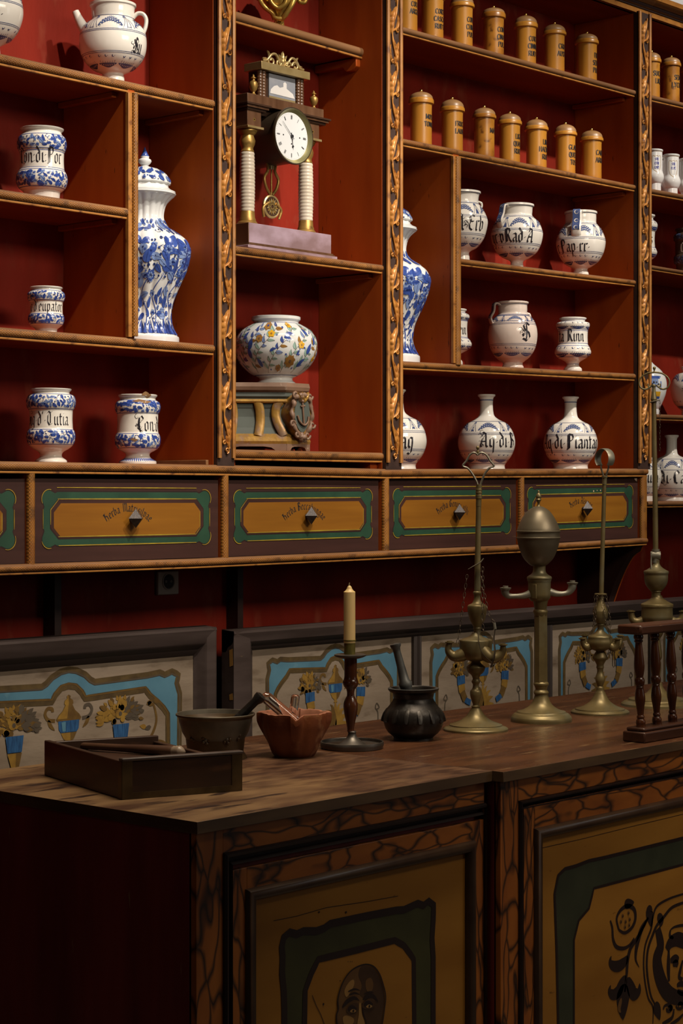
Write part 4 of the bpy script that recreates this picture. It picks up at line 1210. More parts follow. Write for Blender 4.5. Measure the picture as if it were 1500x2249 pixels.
def syrup(name, label, cx, dy, base, pts, sh, lo, txt, seed, hw, handle=None, spout=None, ear=None, gl='glaze_white', group=None, fl=None, neckl=(), pale=False):
    """round syrup jar; handle = (pixel of its middle, top row, bottom row, width); spout / ear drawn in the picture's own plane"""
    J = Jar(cx, dy, base, pts)
    root = empty(name, J.org)
    tag(root, label, 'jar', group)
    m = MB()
    J.body(m, gl, rim=gl)
    rr = max(p[0] for p in J.prof)
    mp = J.mapper(rr)
    a0, a1 = VIS[0] * rr, VIS[1] * rr
    c1 = 'slate_blue'
    if sh:
        tents(m, mp, a0 + .01, a1, J.z(sh[1]), J.z(sh[0]), 34 * J.k * hw / 56)
        for y in (sh[0] - 1, sh[1] + 1, sh[1] + 4): ring(m, mp, J.z(y), .0011, c1, rr, *VIS)
    if lo:
        lower_band(m, mp, a0, a1, J.z(lo[1]), J.z(lo[0]), 50 * J.k * hw / 56)
        for y in (lo[0] - 1, lo[0] - 4): ring(m, mp, J.z(y), .0010, c1, rr, *VIS)
    for y in neckl: ring(m, mp, J.z(y), .0012, c1, rr, *VIS)
    if txt:
        jar_text(J, m, mp, rr, *txt)
    m.build('body', root, angle=45)
    if handle:
        px, yt, yb, w_, hwn = handle
        a = J.ang(px, hwn)
        er = Vector((sin(a), -cos(a), 0)); et = Vector((cos(a), sin(a), 0))
        zt, zb = J.z(yt), J.z(yb)
        c = Vector((J.X, J.Y, 0))
        rn, rb = J.r(zt - .004), J.r(zb)
        dz_ = zt - zb
        P = [(rn - .003, zt - .007), (rn + .008, zt - .001), (rn + .017, zt - .005), (max(rn + .020, rb - .006), zt - dz_ * .42), (max(rn + .016, rb + .004), zb + dz_ * .30), (rb + .002, zb + dz_ * .08), (rb - .003, zb - .004)]
        P = crom(P, 5)
        q = MB()
        path = [c + er * r_ + Vector((0, 0, z_)) for r_, z_ in P]
        q.tube(path, w_ * J.k / 2, gl, 12, flat=(.30, 1), up=et)
        # blue band with pale crescents along its outside
        n = len(path)
        def smp(u, v, l):
            t = max(0, min(n - 1.001, v)); i = int(t); f = t - i
            pt = path[i].lerp(path[i + 1], f)
            tg = (path[i + 1] - path[i]).normalized()
            no = et.cross(tg)
            if no.dot(er) < 0 and no.z < .2: no = -no
            return tuple(pt + et * u + no * (w_ * J.k * .15 + .0006 + l))
        hwid = w_ * J.k * .36
        v = []; k0, k1 = 4, n - 3
        for i in range(k0, k1): v += [smp(-hwid, i, 0), smp(hwid, i, 0)]
        q.add(v, [(2 * i, 2 * i + 1, 2 * i + 3, 2 * i + 2) for i in range(k1 - k0 - 1)], c1)
        for i in range(5):
            vv = k0 + 1.5 + (k1 - k0 - 4) * i / 4
            for R_, mm, sh_, l in ((hwid * .62, 'glaze_white', 0, .0005), (hwid * .46, c1, hwid * .14, .0010)):
                q.add([smp(sh_, vv, l)] + [smp(sh_ + R_ * cos(2 * pi * j / 10), vv + R_ / .0055 * sin(2 * pi * j / 10), l) for j in range(10)],
                      [(0, 1 + j, 1 + (j + 1) % 10) for j in range(10)], mm)
        q.build('handle', root, angle=60)
    R_ = Vector((CA, -SA, 0))
    if spout:
        q = MB()
        pp = [Vector((J.X, J.Y, 0)) + R_ * ((x - cx) * J.k) + Vector((0, 0, J.z(y))) for x, y, _ in spout]
        q.tube(pp, [r_ * J.k for _, _, r_ in spout], gl, 14)
        e = pp[-1]; d = (pp[-1] - pp[-2]).normalized()
        q.tube([e - d * .002, e + d * .0006], [spout[-1][2] * J.k * .7] * 2, 'jar_inside', 12)
        q.build('spout', root, angle=50)
    if ear:
        q = MB()
        pp = crom([tuple(Vector((J.X, J.Y, 0)) + R_ * ((x - cx) * J.k) + Vector((0, 0, J.z(y)))) for x, y in ear[0]], 5)
        q.tube(pp, ear[1] * J.k, gl, 10, flat=(1.0, 1.7), up=R_.cross(Vector((0, 0, 1))))
        q.build('handle', root, angle=60)
    return root


syrup('spouted_jar', 'white spouted syrup pot with dark floral bands on the left bay top shelf', 248, .095, S1a,
      [(51, 10), (51, 15, 1), (48, 18), (47, 30), (46, 44), (50, 49), (62, 58), (71, 72), (74, 95), (71, 118), (62, 136), (48, 150), (34, 158), (24, 163, 1), (23, 166), (25, 171), (25, 182)],
      (44, 78), (130, 156), ('Su', 292, 73, 126, 33, .7, .34, .3, 8), 21, 74,
      spout=[(188, 66, 14), (180, 55, 11.5), (172, 40, 9.5), (165.5, 25, 8)], ear=([(292, 40), (302, 30), (314, 31), (321, 42), (320, 58), (314, 76)], 4.4), gl='glaze_white', group=None)
syrup('syrup_jar', 'white syrup jar cut by the left picture edge on the top shelf', -25, .095, S1a,
      [(44, -80), (44, -75, 1), (41, -70), (40, -50), (52, -40), (68, -14), (75, 16), (74, 40), (64, 68), (48, 88), (30, 98), (24, 102, 1), (25, 110), (26, 122)],
      (-20, 14), (66, 94), ('Syp·p·', -62, 74, 56, 32, .8, .36, .3), 22, 74)
G3 = 'syrup jars of the right bay'
syrup('syrup_jar', 'blue and white syrup jar half hidden behind the small upright divider', 1015, .10, S3c,
      [(41, 422), (41, 426, 1), (38, 428), (36, 436), (36, 447), (40, 453), (49, 466), (56, 484), (55, 500), (48, 524), (34, 543), (20, 551), (15, 556), (16, 563), (17, 576)],
      (452, 478), (522, 545), ('l·Erb', 1012, 56, 512, 34, .78, .36, .3, 3), 31, 56, ear=([(1049, 443), (1057, 446), (1058, 454), (1054, 460)], 2.4), group=G3, neckl=(427, 449))
syrup('syrup_jar', 'round blue and white syrup jar lettered Rad, with strap handle at left', 1135, .10, S3c,
      [(38, 450), (38, 454, 1), (35, 456), (34, 466), (34, 474), (39, 480), (49, 490), (56, 507), (57, 520), (52, 540), (42, 557), (28, 567), (16, 573), (13.5, 578), (14, 582), (16, 592)],
      (482, 508), (544, 566), ('yr:vRad·A', 1081, 57, 538, 30, .80, .42, .34), 33, 57, handle=(1109, 454, 503, 17, 40), group=G3, neckl=(455, 478))
syrup('syrup_jar', 'round syrup jar lettered Pap, strap handle facing the room', 1275.5, .10, S3c,
      [(36, 466), (36, 470, 1), (34, 472), (34, 480), (34, 490), (38, 496), (46, 507), (53, 524), (54, 538), (49, 558), (38, 576), (24, 586), (16, 590), (14.5, 594), (17, 600), (18, 608)],
      (498, 526), (562, 584), ('r:Pap·rr·', 1224, 54, 558, 27, .86, .40, .34), 35, 54, handle=(1268, 468, 522, 22, 40), group=G3, neckl=(471, 494))
syrup('jug', 'plain cream jug with strap handle and a pen flourish on its belly', 1126, .10, S3d,
      [(35, 664), (35, 667, 1), (32, 670), (32, 680), (32, 690), (38, 695), (47, 705), (53, 722), (54, 742), (49, 766), (38, 784), (27, 793), (22, 797, 1), (22, 802), (24, 806), (24, 810)],
      (696, 711), (762, 784), ('S', 1145, 54, 752, 40, .9, .34, .3, 11), 37, 54, handle=(1091, 667, 712, 17, 38), ear=([(1156, 688), (1163, 691), (1164, 700), (1160, 707)], 2.6), gl='glaze_pink', neckl=(670, 693, 696, 708))
# pale blue shoulder leaves of the jug are in its own mesh
albarello('drug_jar', 'footed dark banded drug jar lettered Rinn beside the cream jug', 1258, .095, S3d,
          [(30, 699), (30, 701, 1), (27, 704), (28, 707), (36, 710), (37, 716), (35, 722), (33, 726, 1), (32.5, 740), (33, 757, 1), (38, 766), (40, 775), (36, 783), (24, 790), (16, 795), (13.5, 799), (14, 804), (19, 809), (20, 812), (20, 818)],
          (708, 724), (762, 785), ('ta Rinn', 1228, 33, 752, 27, .84, .42, .34), 41, 9, group=G3, style='band', lines=(728, 756, 800))
albarello('drug_jar', 'small drug jar mostly hidden behind the upright divider, above the bottles', 996, .10, S3d,
          [(29, 680), (29, 682, 1), (26, 685), (27, 688), (34, 692), (35, 698), (31, 705, 1), (30, 722), (31, 742, 1), (38, 750), (40, 758), (36, 766), (24, 773), (15, 778), (13, 782), (15, 788), (20, 795), (20, 802)],
          (689, 704), (745, 768), ('ein', 1008, 31, 736, 24, .84, .40, .34), 43, 9, group=G3, style='band', lines=(706, 742))


def bottle(name, label, cx, dy, base, sc, y0, txt, seed, group, ypts=None, band='slate_blue'):
    Y0 = [(19.5, 867), (19.5, 870, 1), (16, 873), (14.5, 878), (14, 890), (15, 904), (18, 914), (28, 922), (45, 931), (57, 947), (62.5, 966), (62, 982), (55, 1001), (45, 1014), (41, 1020, 1), (40, 1024), (41, 1030), (41, 1034)]
    f = (1030 - y0) / (1030 - 867.0)
    yy = lambda y: 1030 - (1030 - y) * f
    pts = [tuple([p[0] * sc, yy(p[1])] + list(p[2:])) for p in Y0]
    J = Jar(cx, dy, base, pts)
    m = MB()
    J.body(m, 'glaze_white')
    rr = max(p[0] for p in J.prof); mp = J.mapper(rr)
    a0, a1 = VIS[0] * rr, VIS[1] * rr
    tents(m, mp, a0, a1, J.z(yy(951)), J.z(yy(928)), 40 * J.k * sc)
    for y in (927, 953, 956, 993, 990, 1018): ring(m, mp, J.z(yy(y)), .0011, 'slate_blue', rr, *VIS)
    ring(m, mp, J.z(yy(879)), .003, 'slate_blue', rr, *VIS)
    lower_band(m, mp, a0, a1, J.z(yy(1016)), J.z(yy(995)), 54 * J.k * sc)
    if txt: jar_text(J, m, mp, rr, *txt)
    return tag(m.build(name, None, J.org, angle=45), label, 'bottle', group)


G4 = 'long-necked pharmacy bottles'
bottle('pharmacy_bottle', 'long-necked bottle lettered Piantag, half behind the second carved post', 871, .10, Zdt, 1.05, 856, ('di·Piantag', 800, 66, 986, 38, .80, .36, .3), 51, G4)
bottle('pharmacy_bottle', 'long-necked bottle lettered Aq di with a pen flourish, middle of three', 1068.5, .10, Zdt, 1.0, 867, ('Aq·di·B', 1052, 62, 983, 32, .86, .38, .32, 6), 52, G4)
bottle('pharmacy_bottle', 'long-necked bottle lettered Aq di Pianta, nearest the third carved post', 1253, .10, Zdt, .94, 872, ('Aq·di·Piantag', 1197, 58, 986, 31, .80, .40, .34), 53, G4)
G5 = 'pots of the far right bay'


def far_bottle(name, label, cx, dy, pts, txt, sh, lo, sc=1.0):
    J = Jar(cx, dy, S4e, pts); m = MB(); J.body(m, 'glaze_white')
    rr = max(p[0] for p in J.prof); mp = J.mapper(rr)
    tents(m, mp, VIS[0] * rr, VIS[1] * rr, J.z(sh[1]), J.z(sh[0]), 30 * J.k)
    lower_band(m, mp, VIS[0] * rr, VIS[1] * rr, J.z(lo[1]), J.z(lo[0]), 44 * J.k)
    for y in (sh[0] - 1, sh[1] + 1, lo[0] - 1): ring(m, mp, J.z(y), .0012, 'slate_blue', rr, *VIS)
    jar_text(J, m, mp, rr, *txt)
    return tag(m.build(name, None, J.org, angle=45), label, 'bottle', G5)


far_bottle('pharmacy_bottle', 'round bottle just right of the last post on the lowest shelf', 1407, .09,
           [(13, 930), (13, 933, 1), (10, 938), (10, 980), (14, 994), (26, 1006), (39, 1022), (45, 1044), (43, 1062), (35, 1081), (30, 1089, 1), (30, 1100), (30, 1110)], ('aum·', 1408, 45, 1060, 26, .9, .4, .34), (1012, 1030), (1070, 1086))
far_bottle('pharmacy_bottle', 'long-necked bottle lettered di Can at the right picture edge', 1475, .10,
           [(15.5, 956), (15.5, 959, 1), (12, 964), (11.5, 975), (12, 990), (16, 1000), (34, 1009), (46, 1026), (51, 1048), (48, 1068), (40, 1086), (36, 1092, 1), (37, 1098), (37, 1108)], ('di·Can', 1450, 50, 1062, 28, .9, .38, .32, 5), (1010, 1032), (1074, 1090))
# coloured coat-of-arms bottle, globe, waisted jar, brown jar
J = Jar(1419, .10, S4d, [(10, 735), (10, 738, 1), (7, 742), (6.5, 775), (8, 789), (18, 801), (32, 813), (42, 829), (45, 847), (42, 868), (33, 890), (28, 899, 1), (29, 905), (29, 914)])
m = MB(); J.body(m, 'glaze_cool'); rr = .045 * 1.3; rr = max(p[0] for p in J.prof); mp = J.mapper(rr)
def rectj(px0, px1, y0, y1, mm, l=.0007):
    s0, s1 = J.ang(px0, 46) * rr, J.ang(px1, 46) * rr
    m.strip([(s0, J.z((y0 + y1) / 2)), (s1, J.z((y0 + y1) / 2))], abs(y1 - y0) * J.k, mp, mm, l, seg=.005)
rectj(1424, 1450, 828, 834, 'cobalt'); rectj(1424, 1430, 834, 856, 'cobalt'); rectj(1430, 1446, 834, 852, 'cobalt_pale', .0006); rectj(1424, 1437, 862, 872, 'glaze_yellow'); rectj(1440, 1452, 862, 872, 'glaze_yellow')
rectj(1437, 1440, 862, 872, 'cobalt'); rectj(1424, 1452, 873, 877, 'cobalt'); rectj(1450, 1453, 828, 858, 'cobalt_pale')
for a, y in ((1436, 842), (1442, 842), (1433, 846), (1446, 846)): m.dot(J.ang(a, 46) * rr, J.z(y), 2 * J.k, mp, 'jar_ink', .0012)
tag(m.build('armorial_bottle', None, J.org, angle=45), 'narrow-necked white bottle with a coloured coat of arms', 'bottle')
J = Jar(1520, .10, S4d, [(24, 806), (24, 810, 1), (21, 813), (22, 818), (36, 824), (46, 842), (47, 860), (40, 884), (28, 897), (22, 902, 1), (23, 906), (23, 914)])
m = MB(); J.body(m, 'glaze_white'); rr = max(p[0] for p in J.prof); mp = J.mapper(rr)
tents(m, mp, VIS[0] * rr, VIS[1] * rr, J.z(842), J.z(820), 30 * J.k); lower_band(m, mp, VIS[0] * rr, VIS[1] * rr, J.z(898), J.z(880), 40 * J.k)
jar_text(J, m, mp, rr, 'Syr', 1500, 47, 874, 22, .9, .36, .3, 3)
tag(m.build('syrup_jar', None, J.org, angle=45), 'round white jar at the right picture edge, beside the coat of arms bottle', 'jar')
albarello('drug_jar', 'slim waisted drug jar just right of the last carved post', 1413.5, .09, S4c,
          [(25, 473), (25, 476, 1), (21, 480), (22, 484), (29, 490), (30.5, 497), (28, 506), (25, 510, 1), (24, 527), (25, 544, 1), (28, 549), (29.5, 556), (25, 565), (17, 571), (13, 574), (14, 578), (14, 586)],
          (487, 507), (546, 566), ('cinis', 1404, 25, 538, 24, .8, .36, .3), 61, 9, group=G5, style='band')
J = Jar(1512, .09, S4c, [(29, 503), (29, 507, 1), (26, 509), (27, 513), (32, 518), (32, 526), (29, 532, 1), (29, 560, 1), (32, 566), (31, 578), (27, 584), (27, 592)])
m = MB(); J.body(m, 'glaze_dark'); rr = max(p[0] for p in J.prof); mp = J.mapper(rr)
foliage(m, mp, VIS[0] * rr, VIS[1] * rr, J.z(530), J.z(515), 3, 9 * J.k, ('slate_blue', 'jar_ink', 'cobalt_pale')); foliage(m, mp, VIS[0] * rr, VIS[1] * rr, J.z(582), J.z(564), 4, 9 * J.k, ('slate_blue', 'jar_ink', 'cobalt_pale'))
jar_text(J, m, mp, rr, 'Con', 1494, 29, 556, 20, .8, .36, .3, None, 'glaze_pink')
tag(m.build('drug_jar', None, J.org, angle=45), 'dark brown drug jar at the right picture edge', 'jar')

# white cups with a gilt shield
for k, (cx, dy, yo, words, lab) in enumerate((
        (1437.5, .06, -11, ('SYR', 'CITRI', 'CORT'), 'white shield-painted pharmacy cup beside the last carved post, front row'), (1474, .06, 0, ('SYR', 'FL.PE', ''), 'white shield-painted pharmacy cup in the middle of the front row'),
        (1509, .06, 9, ('SYR', 'RUB', ''), 'white shield-painted pharmacy cup cut by the right picture edge'),
        (1424, .135, 2, None, 'white pharmacy cup in the back row, behind the one beside the post'), (1461, .135, 8, None, 'white pharmacy cup in the back row, between the front two'))):
    pts = [(18.5, 341), (18.5, 344, 1), (17, 346), (17, 350), (17, 380), (17, 386), (18, 390), (20, 396), (20, 403), (17, 411), (14, 415, 1), (14, 418), (14, 426)]
    J = Jar(cx, dy, S4b, [tuple([p[0], p[1] + yo] + list(p[2:])) for p in pts])
    m = MB(); J.body(m, 'glaze_pure', n=36); rr = max(p[0] for p in J.prof); mp = J.mapper(rr)
    ring(m, mp, J.z(345.5 + yo), .0012, 'gilt_line', rr, *VIS)
    if words:
        c = J.A0 * rr + .30 * rr; u = J.k
        sh = [(-10, 30), (-8.5, 33.5), (-4, 31), (0, 33), (4, 31), (8.5, 33.5), (10, 30), (10, 12), (7, 2), (0, -4), (-7, 2), (-10, 12), (-10, 30)]
        zb = J.z(388 + yo)
        m.strip([(c + a * u * 1.15, zb + b_ * u) for a, b_ in sh], .0012, mp, 'gilt_line', .0006, seg=.004, mid=False)
        for i, wd in enumerate(words):
            un = 6.0 * u / 7
            write(m, wd, mp, c - text_width(wd, RM) * un * .36, zb + (22 - 9 * i) * u, un, RM, 'blue_print', un * .55, un * .12, sx=.72)
    tag(m.build('pharmacy_cup', None, J.org, angle=45), lab, 'cup', 'white shield cups')


# tall lidded vases --------------------------------------------------
def tall_vase(name, label, cx, dy, base, f, g, ybase, seed):
    """f scales widths, g heights, measured upward from the base row"""
    yy = lambda y: ybase - (749 - y) * g
    P = lambda L: [tuple([p[0] * f, yy(p[1])] + list(p[2:])) for p in L]
    body = [(66, 428), (68, 424, 1), (69, 427), (64, 431, 1), (60, 434), (49, 446), (43, 462), (42, 480), (50, 497), (68, 510), (88, 524), (98, 543), (99, 560), (92, 590), (78, 625), (66, 652), (59, 676), (57.5, 700), (63, 722), (72, 738, 1), (76, 741), (76, 752)]
    J = Jar(cx, dy, base, P(body[1:]))
    J.rf = lambda a, z: 1 + .055 * (abs(cos(9 * a)) - .6) * (1 if z < J.z(yy(430)) and z > J.z(yy(737)) else 0)
    root = tag(empty(name, J.org), label, 'vase', 'tall lidded vases')
    m = MB(); J.body(m, 'glaze_cool', n=144, inner=False)
    rr = max(p[0] for p in J.prof); mp = J.mapper(rr)
    a0, a1 = VIS[0] * rr, VIS[1] * rr
    rnd = random.Random(seed)
    k = J.k * f
    Z = lambda y: J.z(yy(y))
    mats = ('cobalt', 'cobalt_dark', 'cobalt_pale')
    # neck sprigs, shoulder scrolls, roses, hanging leaves, reeds at the foot
    foliage(m, mp, a0, a1, Z(520), Z(482), seed, 20 * k, mats, gap=.62, wid=.55, lift=.0016)
    foliage(m, mp, a0, a1, Z(640), Z(522), seed + 1, 30 * k, mats, gap=.46, wid=.62, lift=.0016)
    foliage(m, mp, a0, a1, Z(712), Z(630), seed + 2, 26 * k, mats, gap=.60, wid=.5, lift=.0016)
    for (da, y, r) in ((-.35, 560, 17), (.55, 556, 15), (-1.1, 580, 16), (.15, 612, 12), (1.05, 600, 13)):
        s = (J.A0 + da) * rr; z = Z(y)
        for ringk, (q, n_, mm) in enumerate(((1, 9, 'cobalt'), (.68, 7, 'cobalt_pale'), (.38, 5, 'cobalt'))):
            for i in range(n_):
                a = 2 * pi * i / n_ + ringk * .4
                m.strip([(s + q * .35 * r * k * cos(a), z + q * .35 * r * k * sin(a)), (s + q * r * k * cos(a), z + q * r * k * sin(a))], leafw(r * k * q * .62), mp, mm, .0024 + ringk * .0004, seg=.004)
        m.dot(s, z, r * k * .16, mp, 'cobalt_dark', .0040)
    s = a0
    while s < a1:
        m.strip(crom([(s, Z(736)), (s + rnd.uniform(-3, 3) * k, Z(722)), (s + rnd.uniform(-9, 9) * k, Z(704) + rnd.uniform(-8, 6) * k)], 4), lambda t: 8 * k * (1 - t) + .0006, mp, rnd.choice(('cobalt', 'cobalt', 'cobalt_dark')), .0012, seg=.005)
        s += 5.5 * k
    for i in range(7):       # long bending stems
        s = J.A0 * rr + (i - 3) * 34 * k
        m.strip(crom([(s, Z(730)), (s + 8 * k, Z(690)), (s - 10 * k, Z(650)), (s + 14 * k, Z(610)), (s + 30 * k, Z(585))], 6), lambda t: .0042 * (1 - .6 * t), mp, 'cobalt', .0014, seg=.006)
    m.build('body', root, angle=50)
    # lid
    lid = [(0.6, 322), (3, 328), (6, 336), (10, 343), (9, 347, 1), (14, 350), (15, 354), (12, 359), (7, 363, 1), (12, 366), (30, 371), (48, 383), (56, 397), (57, 403, 1), (52, 406), (53, 412, 1), (61, 418), (68, 421), (68, 424)]
    m = MB()
    pr = [(max(.0004, p[0] * k), Z(p[1])) for p in lid]
    pr[-1] = (pr[-1][0], J.prof[0][1] + .0004)
    lf = lambda a, z: 1 + .05 * (abs(cos(9 * a)) - .6) * (1 if Z(405) < z < Z(366) else 0)
    m.lathe((J.X, J.Y, 0), [(0, pr[0][1] + .001)] + pr + [(0, pr[-1][1])], 'glaze_cool', 96, mfun=lambda i: 'cobalt' if i < 4 else 'glaze_cool', rfun=lf)
    J2 = Jar.__new__(Jar); J2.__dict__ = dict(J.__dict__); J2.prof = [p for p in pr[9:14]]; J2.rf = lf
    mp2 = J2.mapper(rr * .5)
    foliage(m, mp2, VIS[0] * rr * .5, VIS[1] * rr * .5, Z(402), Z(370), seed + 5, 16 * k, mats, gap=.7, lift=.0014)
    m.build('lid', root, angle=50)
    return root


tall_vase('lidded_vase', 'tall fluted blue and white vase with a pointed lid, left bay', 318, .128, S1c, .99, 1.0, 750, 71)
tall_vase('lidded_vase', 'tall blue and white lidded vase right of the second carved post', 854, .128, S3d, .90, .885, 791, 72)


# polychrome bowl-vase on its console ---------------------------------
ZCON = zat(846, xpx(640, YF + .1), YF + .10)
J = Jar(606, .122, ZCON, [(54, 697), (54, 703, 1), (50, 707), (49.5, 711, 1), (60, 716), (78, 728), (89, 746), (91, 763), (88, 782), (76, 803), (58, 820), (42, 828, 1), (37, 831), (37, 836), (43, 841), (44, 846), (44, 846.5)])
m = MB(); J.body(m, 'glaze_cool', n=72, rim='glaze_cool'); rr = max(p[0] for p in J.prof); mp = J.mapper(rr)
rnd = random.Random(5)
k = J.k
ring(m, mp, J.z(712), .0012, 'cobalt', rr, *VIS); ring(m, mp, J.z(826), .0012, 'cobalt', rr, *VIS)
for st in range(9):
    s0 = (J.A0 - 2.1 + st * .45) * rr
    stem = crom([(s0, J.z(822)), (s0 + 16 * k, J.z(796)), (s0 + 34 * k, J.z(770)), (s0 + 58 * k, J.z(744)), (s0 + 72 * k, J.z(722))], 8)
    m.strip(stem, .0012, mp, 'glaze_brown', .0006, seg=.004, mid=False)
    for i in range(3, len(stem) - 1, 2):
        x, z = stem[i]; sd = 1 if (i // 2) % 2 else -1
        l = rnd.uniform(11, 19) * k; a = .9 + sd * rnd.uniform(.7, 1.2)
        e = (x + l * cos(a), z + l * sin(a))
        mm = rnd.choice(('glaze_teal', 'glaze_teal', 'glaze_teal', 'glaze_ochre', 'cobalt', 'cobalt_pale', 'glaze_teal', 'glaze_teal'))
        m.strip([(x, z), (x + .5 * l * cos(a) - 2 * k * sd, z + .5 * l * sin(a)), e], leafw(l * rnd.uniform(.36, .5)), mp, mm, .0008, seg=.003)
        m.strip([(x, z), e], .0007, mp, 'glaze_brown', .0013, seg=.004, mid=False)
    for _ in range(8):
        m.dot(s0 + rnd.uniform(0, 60) * k, J.z(rnd.uniform(722, 818)), rnd.uniform(1.2, 2.6) * k, mp, rnd.choice(('cobalt', 'cobalt', 'glaze_teal')), .0008, n=7)
def posy(px, y, r, mm, c='glaze_ochre', n=5, hw=91):
    s = J.ang(px, hw) * rr; z = J.z(y)
    for i in range(n):
        a = 2 * pi * i / n + .3
        m.strip([(s, z), (s + r * k * cos(a), z + r * k * sin(a))], leafw(r * k * .95), mp, mm, .0014, seg=.003)
    m.dot(s, z, r * k * .25, mp, c, .0019)
posy(596, 740, 9, 'glaze_yellow'); posy(641, 720, 8, 'glaze_yellow'); posy(661, 763, 9, 'glaze_yellow'); posy(691, 790, 7, 'glaze_yellow')
posy(640, 798, 14, 'glaze_ochre', 'glaze_brown', 8); posy(570, 750, 9, 'glaze_ochre', 'glaze_brown', 6); posy(585, 722, 11, 'glaze_ochre', 'cobalt', 6); posy(612, 812, 8, 'glaze_ochre', 'glaze_brown', 6)
for px, y, l, a in ((636, 742, 22, .25), (632, 750, 18, -.3), (552, 760, 26, 1.3), (548, 780, 24, 1.7), (678, 770, 26, 1.1), (673, 735, 20, 2.2), (565, 800, 22, 2.0), (668, 800, 24, .8), (688, 752, 20, 1.5), (540, 742, 20, 1.0), (600, 775, 15, .4), (655, 780, 12, 1.2)):
    s = J.ang(px, 91) * rr; z = J.z(y)
    m.strip(crom([(s - .5 * l * k * cos(a), z - .5 * l * k * sin(a)), (s, z + 2 * k), (s + .5 * l * k * cos(a), z + .5 * l * k * sin(a))], 4), leafw(l * k * .42), mp, 'cobalt', .0011, seg=.003)
tag(m.build('bowl_vase', None, J.org, angle=45), 'squat round vase with yellow and blue flowers, standing on the gilt console', 'vase')
BOWL = J


# boxwood canisters ----------------------------------------------------
def canister(label, cx, hw, rim, top, base, words, dy=.07, mottled=False, seed=0, group='boxwood canisters'):
    """rim = rows of the lid band; top = row of the knob"""
    Y = YF + dy
    X = onY(cx, CY, Y)[0]; k = mpp(X, Y); z = lambda y: EYE + (CY - y) * k
    z0 = base(X); R = hw * k
    zr1, zr0 = z(rim[0]), z(rim[1]); zt = z(top)
    root = tag(empty('wooden_canister', (X, Y, z0)), label, 'canister', group)
    bm = 'boxwood_mottled' if mottled else 'boxwood'
    m = MB()
    m.lathe((X, Y, 0), [(0, z0), (R * .97, z0), (R, z0 + .002), (R * .985, z0 + .02), (R * .985, zr0 - .012), (R * 1.0, zr0 + .001), (0, zr0 + .001)], bm, 36)
    rr = R
    mp = lambda s, zz, l: (X + (R + l) * sin(s / R), Y - (R + l) * cos(s / R), zz)
    u = 11.2 * k / 7
    zz = z0 + (zr0 - z0) * .64
    rnd = random.Random(seed)
    c0 = rnd.uniform(-.12, .16) * R
    for i, wd in enumerate(words):
        write(m, wd, mp, c0 - text_width(wd, RM) * u * .41, zz - i * u * 10.2, u, RM, 'ink', u * .62, u * .12, sx=.82, lift=.0005)
    m.build('body', root, angle=40)
    m = MB()
    RL = R * 1.17
    m.lathe((X, Y, 0), [(0, zr0 + .0012), (RL * .94, zr0 + .0012), (RL, zr0 + .003), (RL, zr1 - .003), (RL * .965, zr1), (RL * .93, zr1 + .0015)], bm, 36)
    H = (zt - .006) - (zr1 + .0015)
    dm = [(RL * .93 * cos(a), zr1 + .0015 + H * sin(a) ** .92) for a in [pi / 2 * i / 10 for i in range(11)]]
    dm = [(r if i < 10 else .003, zq) for i, (r, zq) in enumerate(dm)]
    m.lathe((X, Y, 0), dm + [(0, dm[-1][1])], 'boxwood_dome', 36)
    for f in (.28, .34):
        pass
    lid = m.build('lid', root, angle=40)
    m = MB()
    m.lathe((X, Y, 0), [(.0026, zt - .0085), (.0026, zt - .006), (.0052, zt - .0045), (.0058, zt - .002), (.0045, zt + .0008), (.002, zt + .0015), (0, zt + .0015)], 'brass_knob', 14)
    m.build('knob', lid, angle=50)
    return root


rows1 = [(892, 25, (-26, -15), -50, ('COCC', 'ARGEN'), False, 'beside the second carved post'), (949.7, 24.4, (-8, 2), -32, ('CORT', 'CASCA', 'RUD.T'), False, None), (1014.5, 23.7, (10, 19.5), -13, ('CORT', 'CHINA', 'PULV'), False, None),
         (1084, 22.7, (31, 43), 14, ('COM', 'CINA', 'PUL'), True, None), (1154.7, 22.7, (53, 64), 31, ('CORT', 'CINNA', 'RUD.T'), False, None), (1217.7, 22.3, (71, 80), 50, ('CROC', 'AUSTR'), False, None), (1288.5, 22.5, (90, 99.5), 71, ('FR', 'SEM', 'PUL'), False, None)]
labs1 = ['boxwood canister on the top row lettered Cocc Argen, by the carved post', 'boxwood canister on the top row lettered Cort Casca Rud', 'boxwood canister on the top row lettered Cort China Pulv',
         'mottled stained canister on the top row, lettered Cina', 'boxwood canister on the top row lettered Cort Cinna Rud', 'boxwood canister on the top row lettered Croc Austr', 'boxwood canister at the right end of the top row with a bright brass knob']
for i, (r, lb) in enumerate(zip(rows1, labs1)):
    canister(lb, r[0], r[1], r[2], r[3], S3a, r[4], mottled=r[5], seed=i, group='boxwood canisters of the top row')
rows2 = [(924.7, 24, (219, 231), 198, ('MOSC', 'TONQU'), False), (993, 23.8, (238, 248), 214.5, ('FRUC', 'LAUR'), False), (1063.4, 22.7, (254, 263), 233, ('MAC',), True), (1119.3, 23, (267, 276.5), 246, ('LIGN', 'QUASS', 'RUD.T'), False),
         (1178, 22.7, (280, 289), 258.5, ('LIN', 'HAEMO', 'RUD'), False), (1241.7, 22, (292, 300.5), 269.5, ('GLAN', 'QUER', 'TOS'), False), (1299, 22.3, (304, 312.5), 283, ('CARD', 'AROM'), False)]
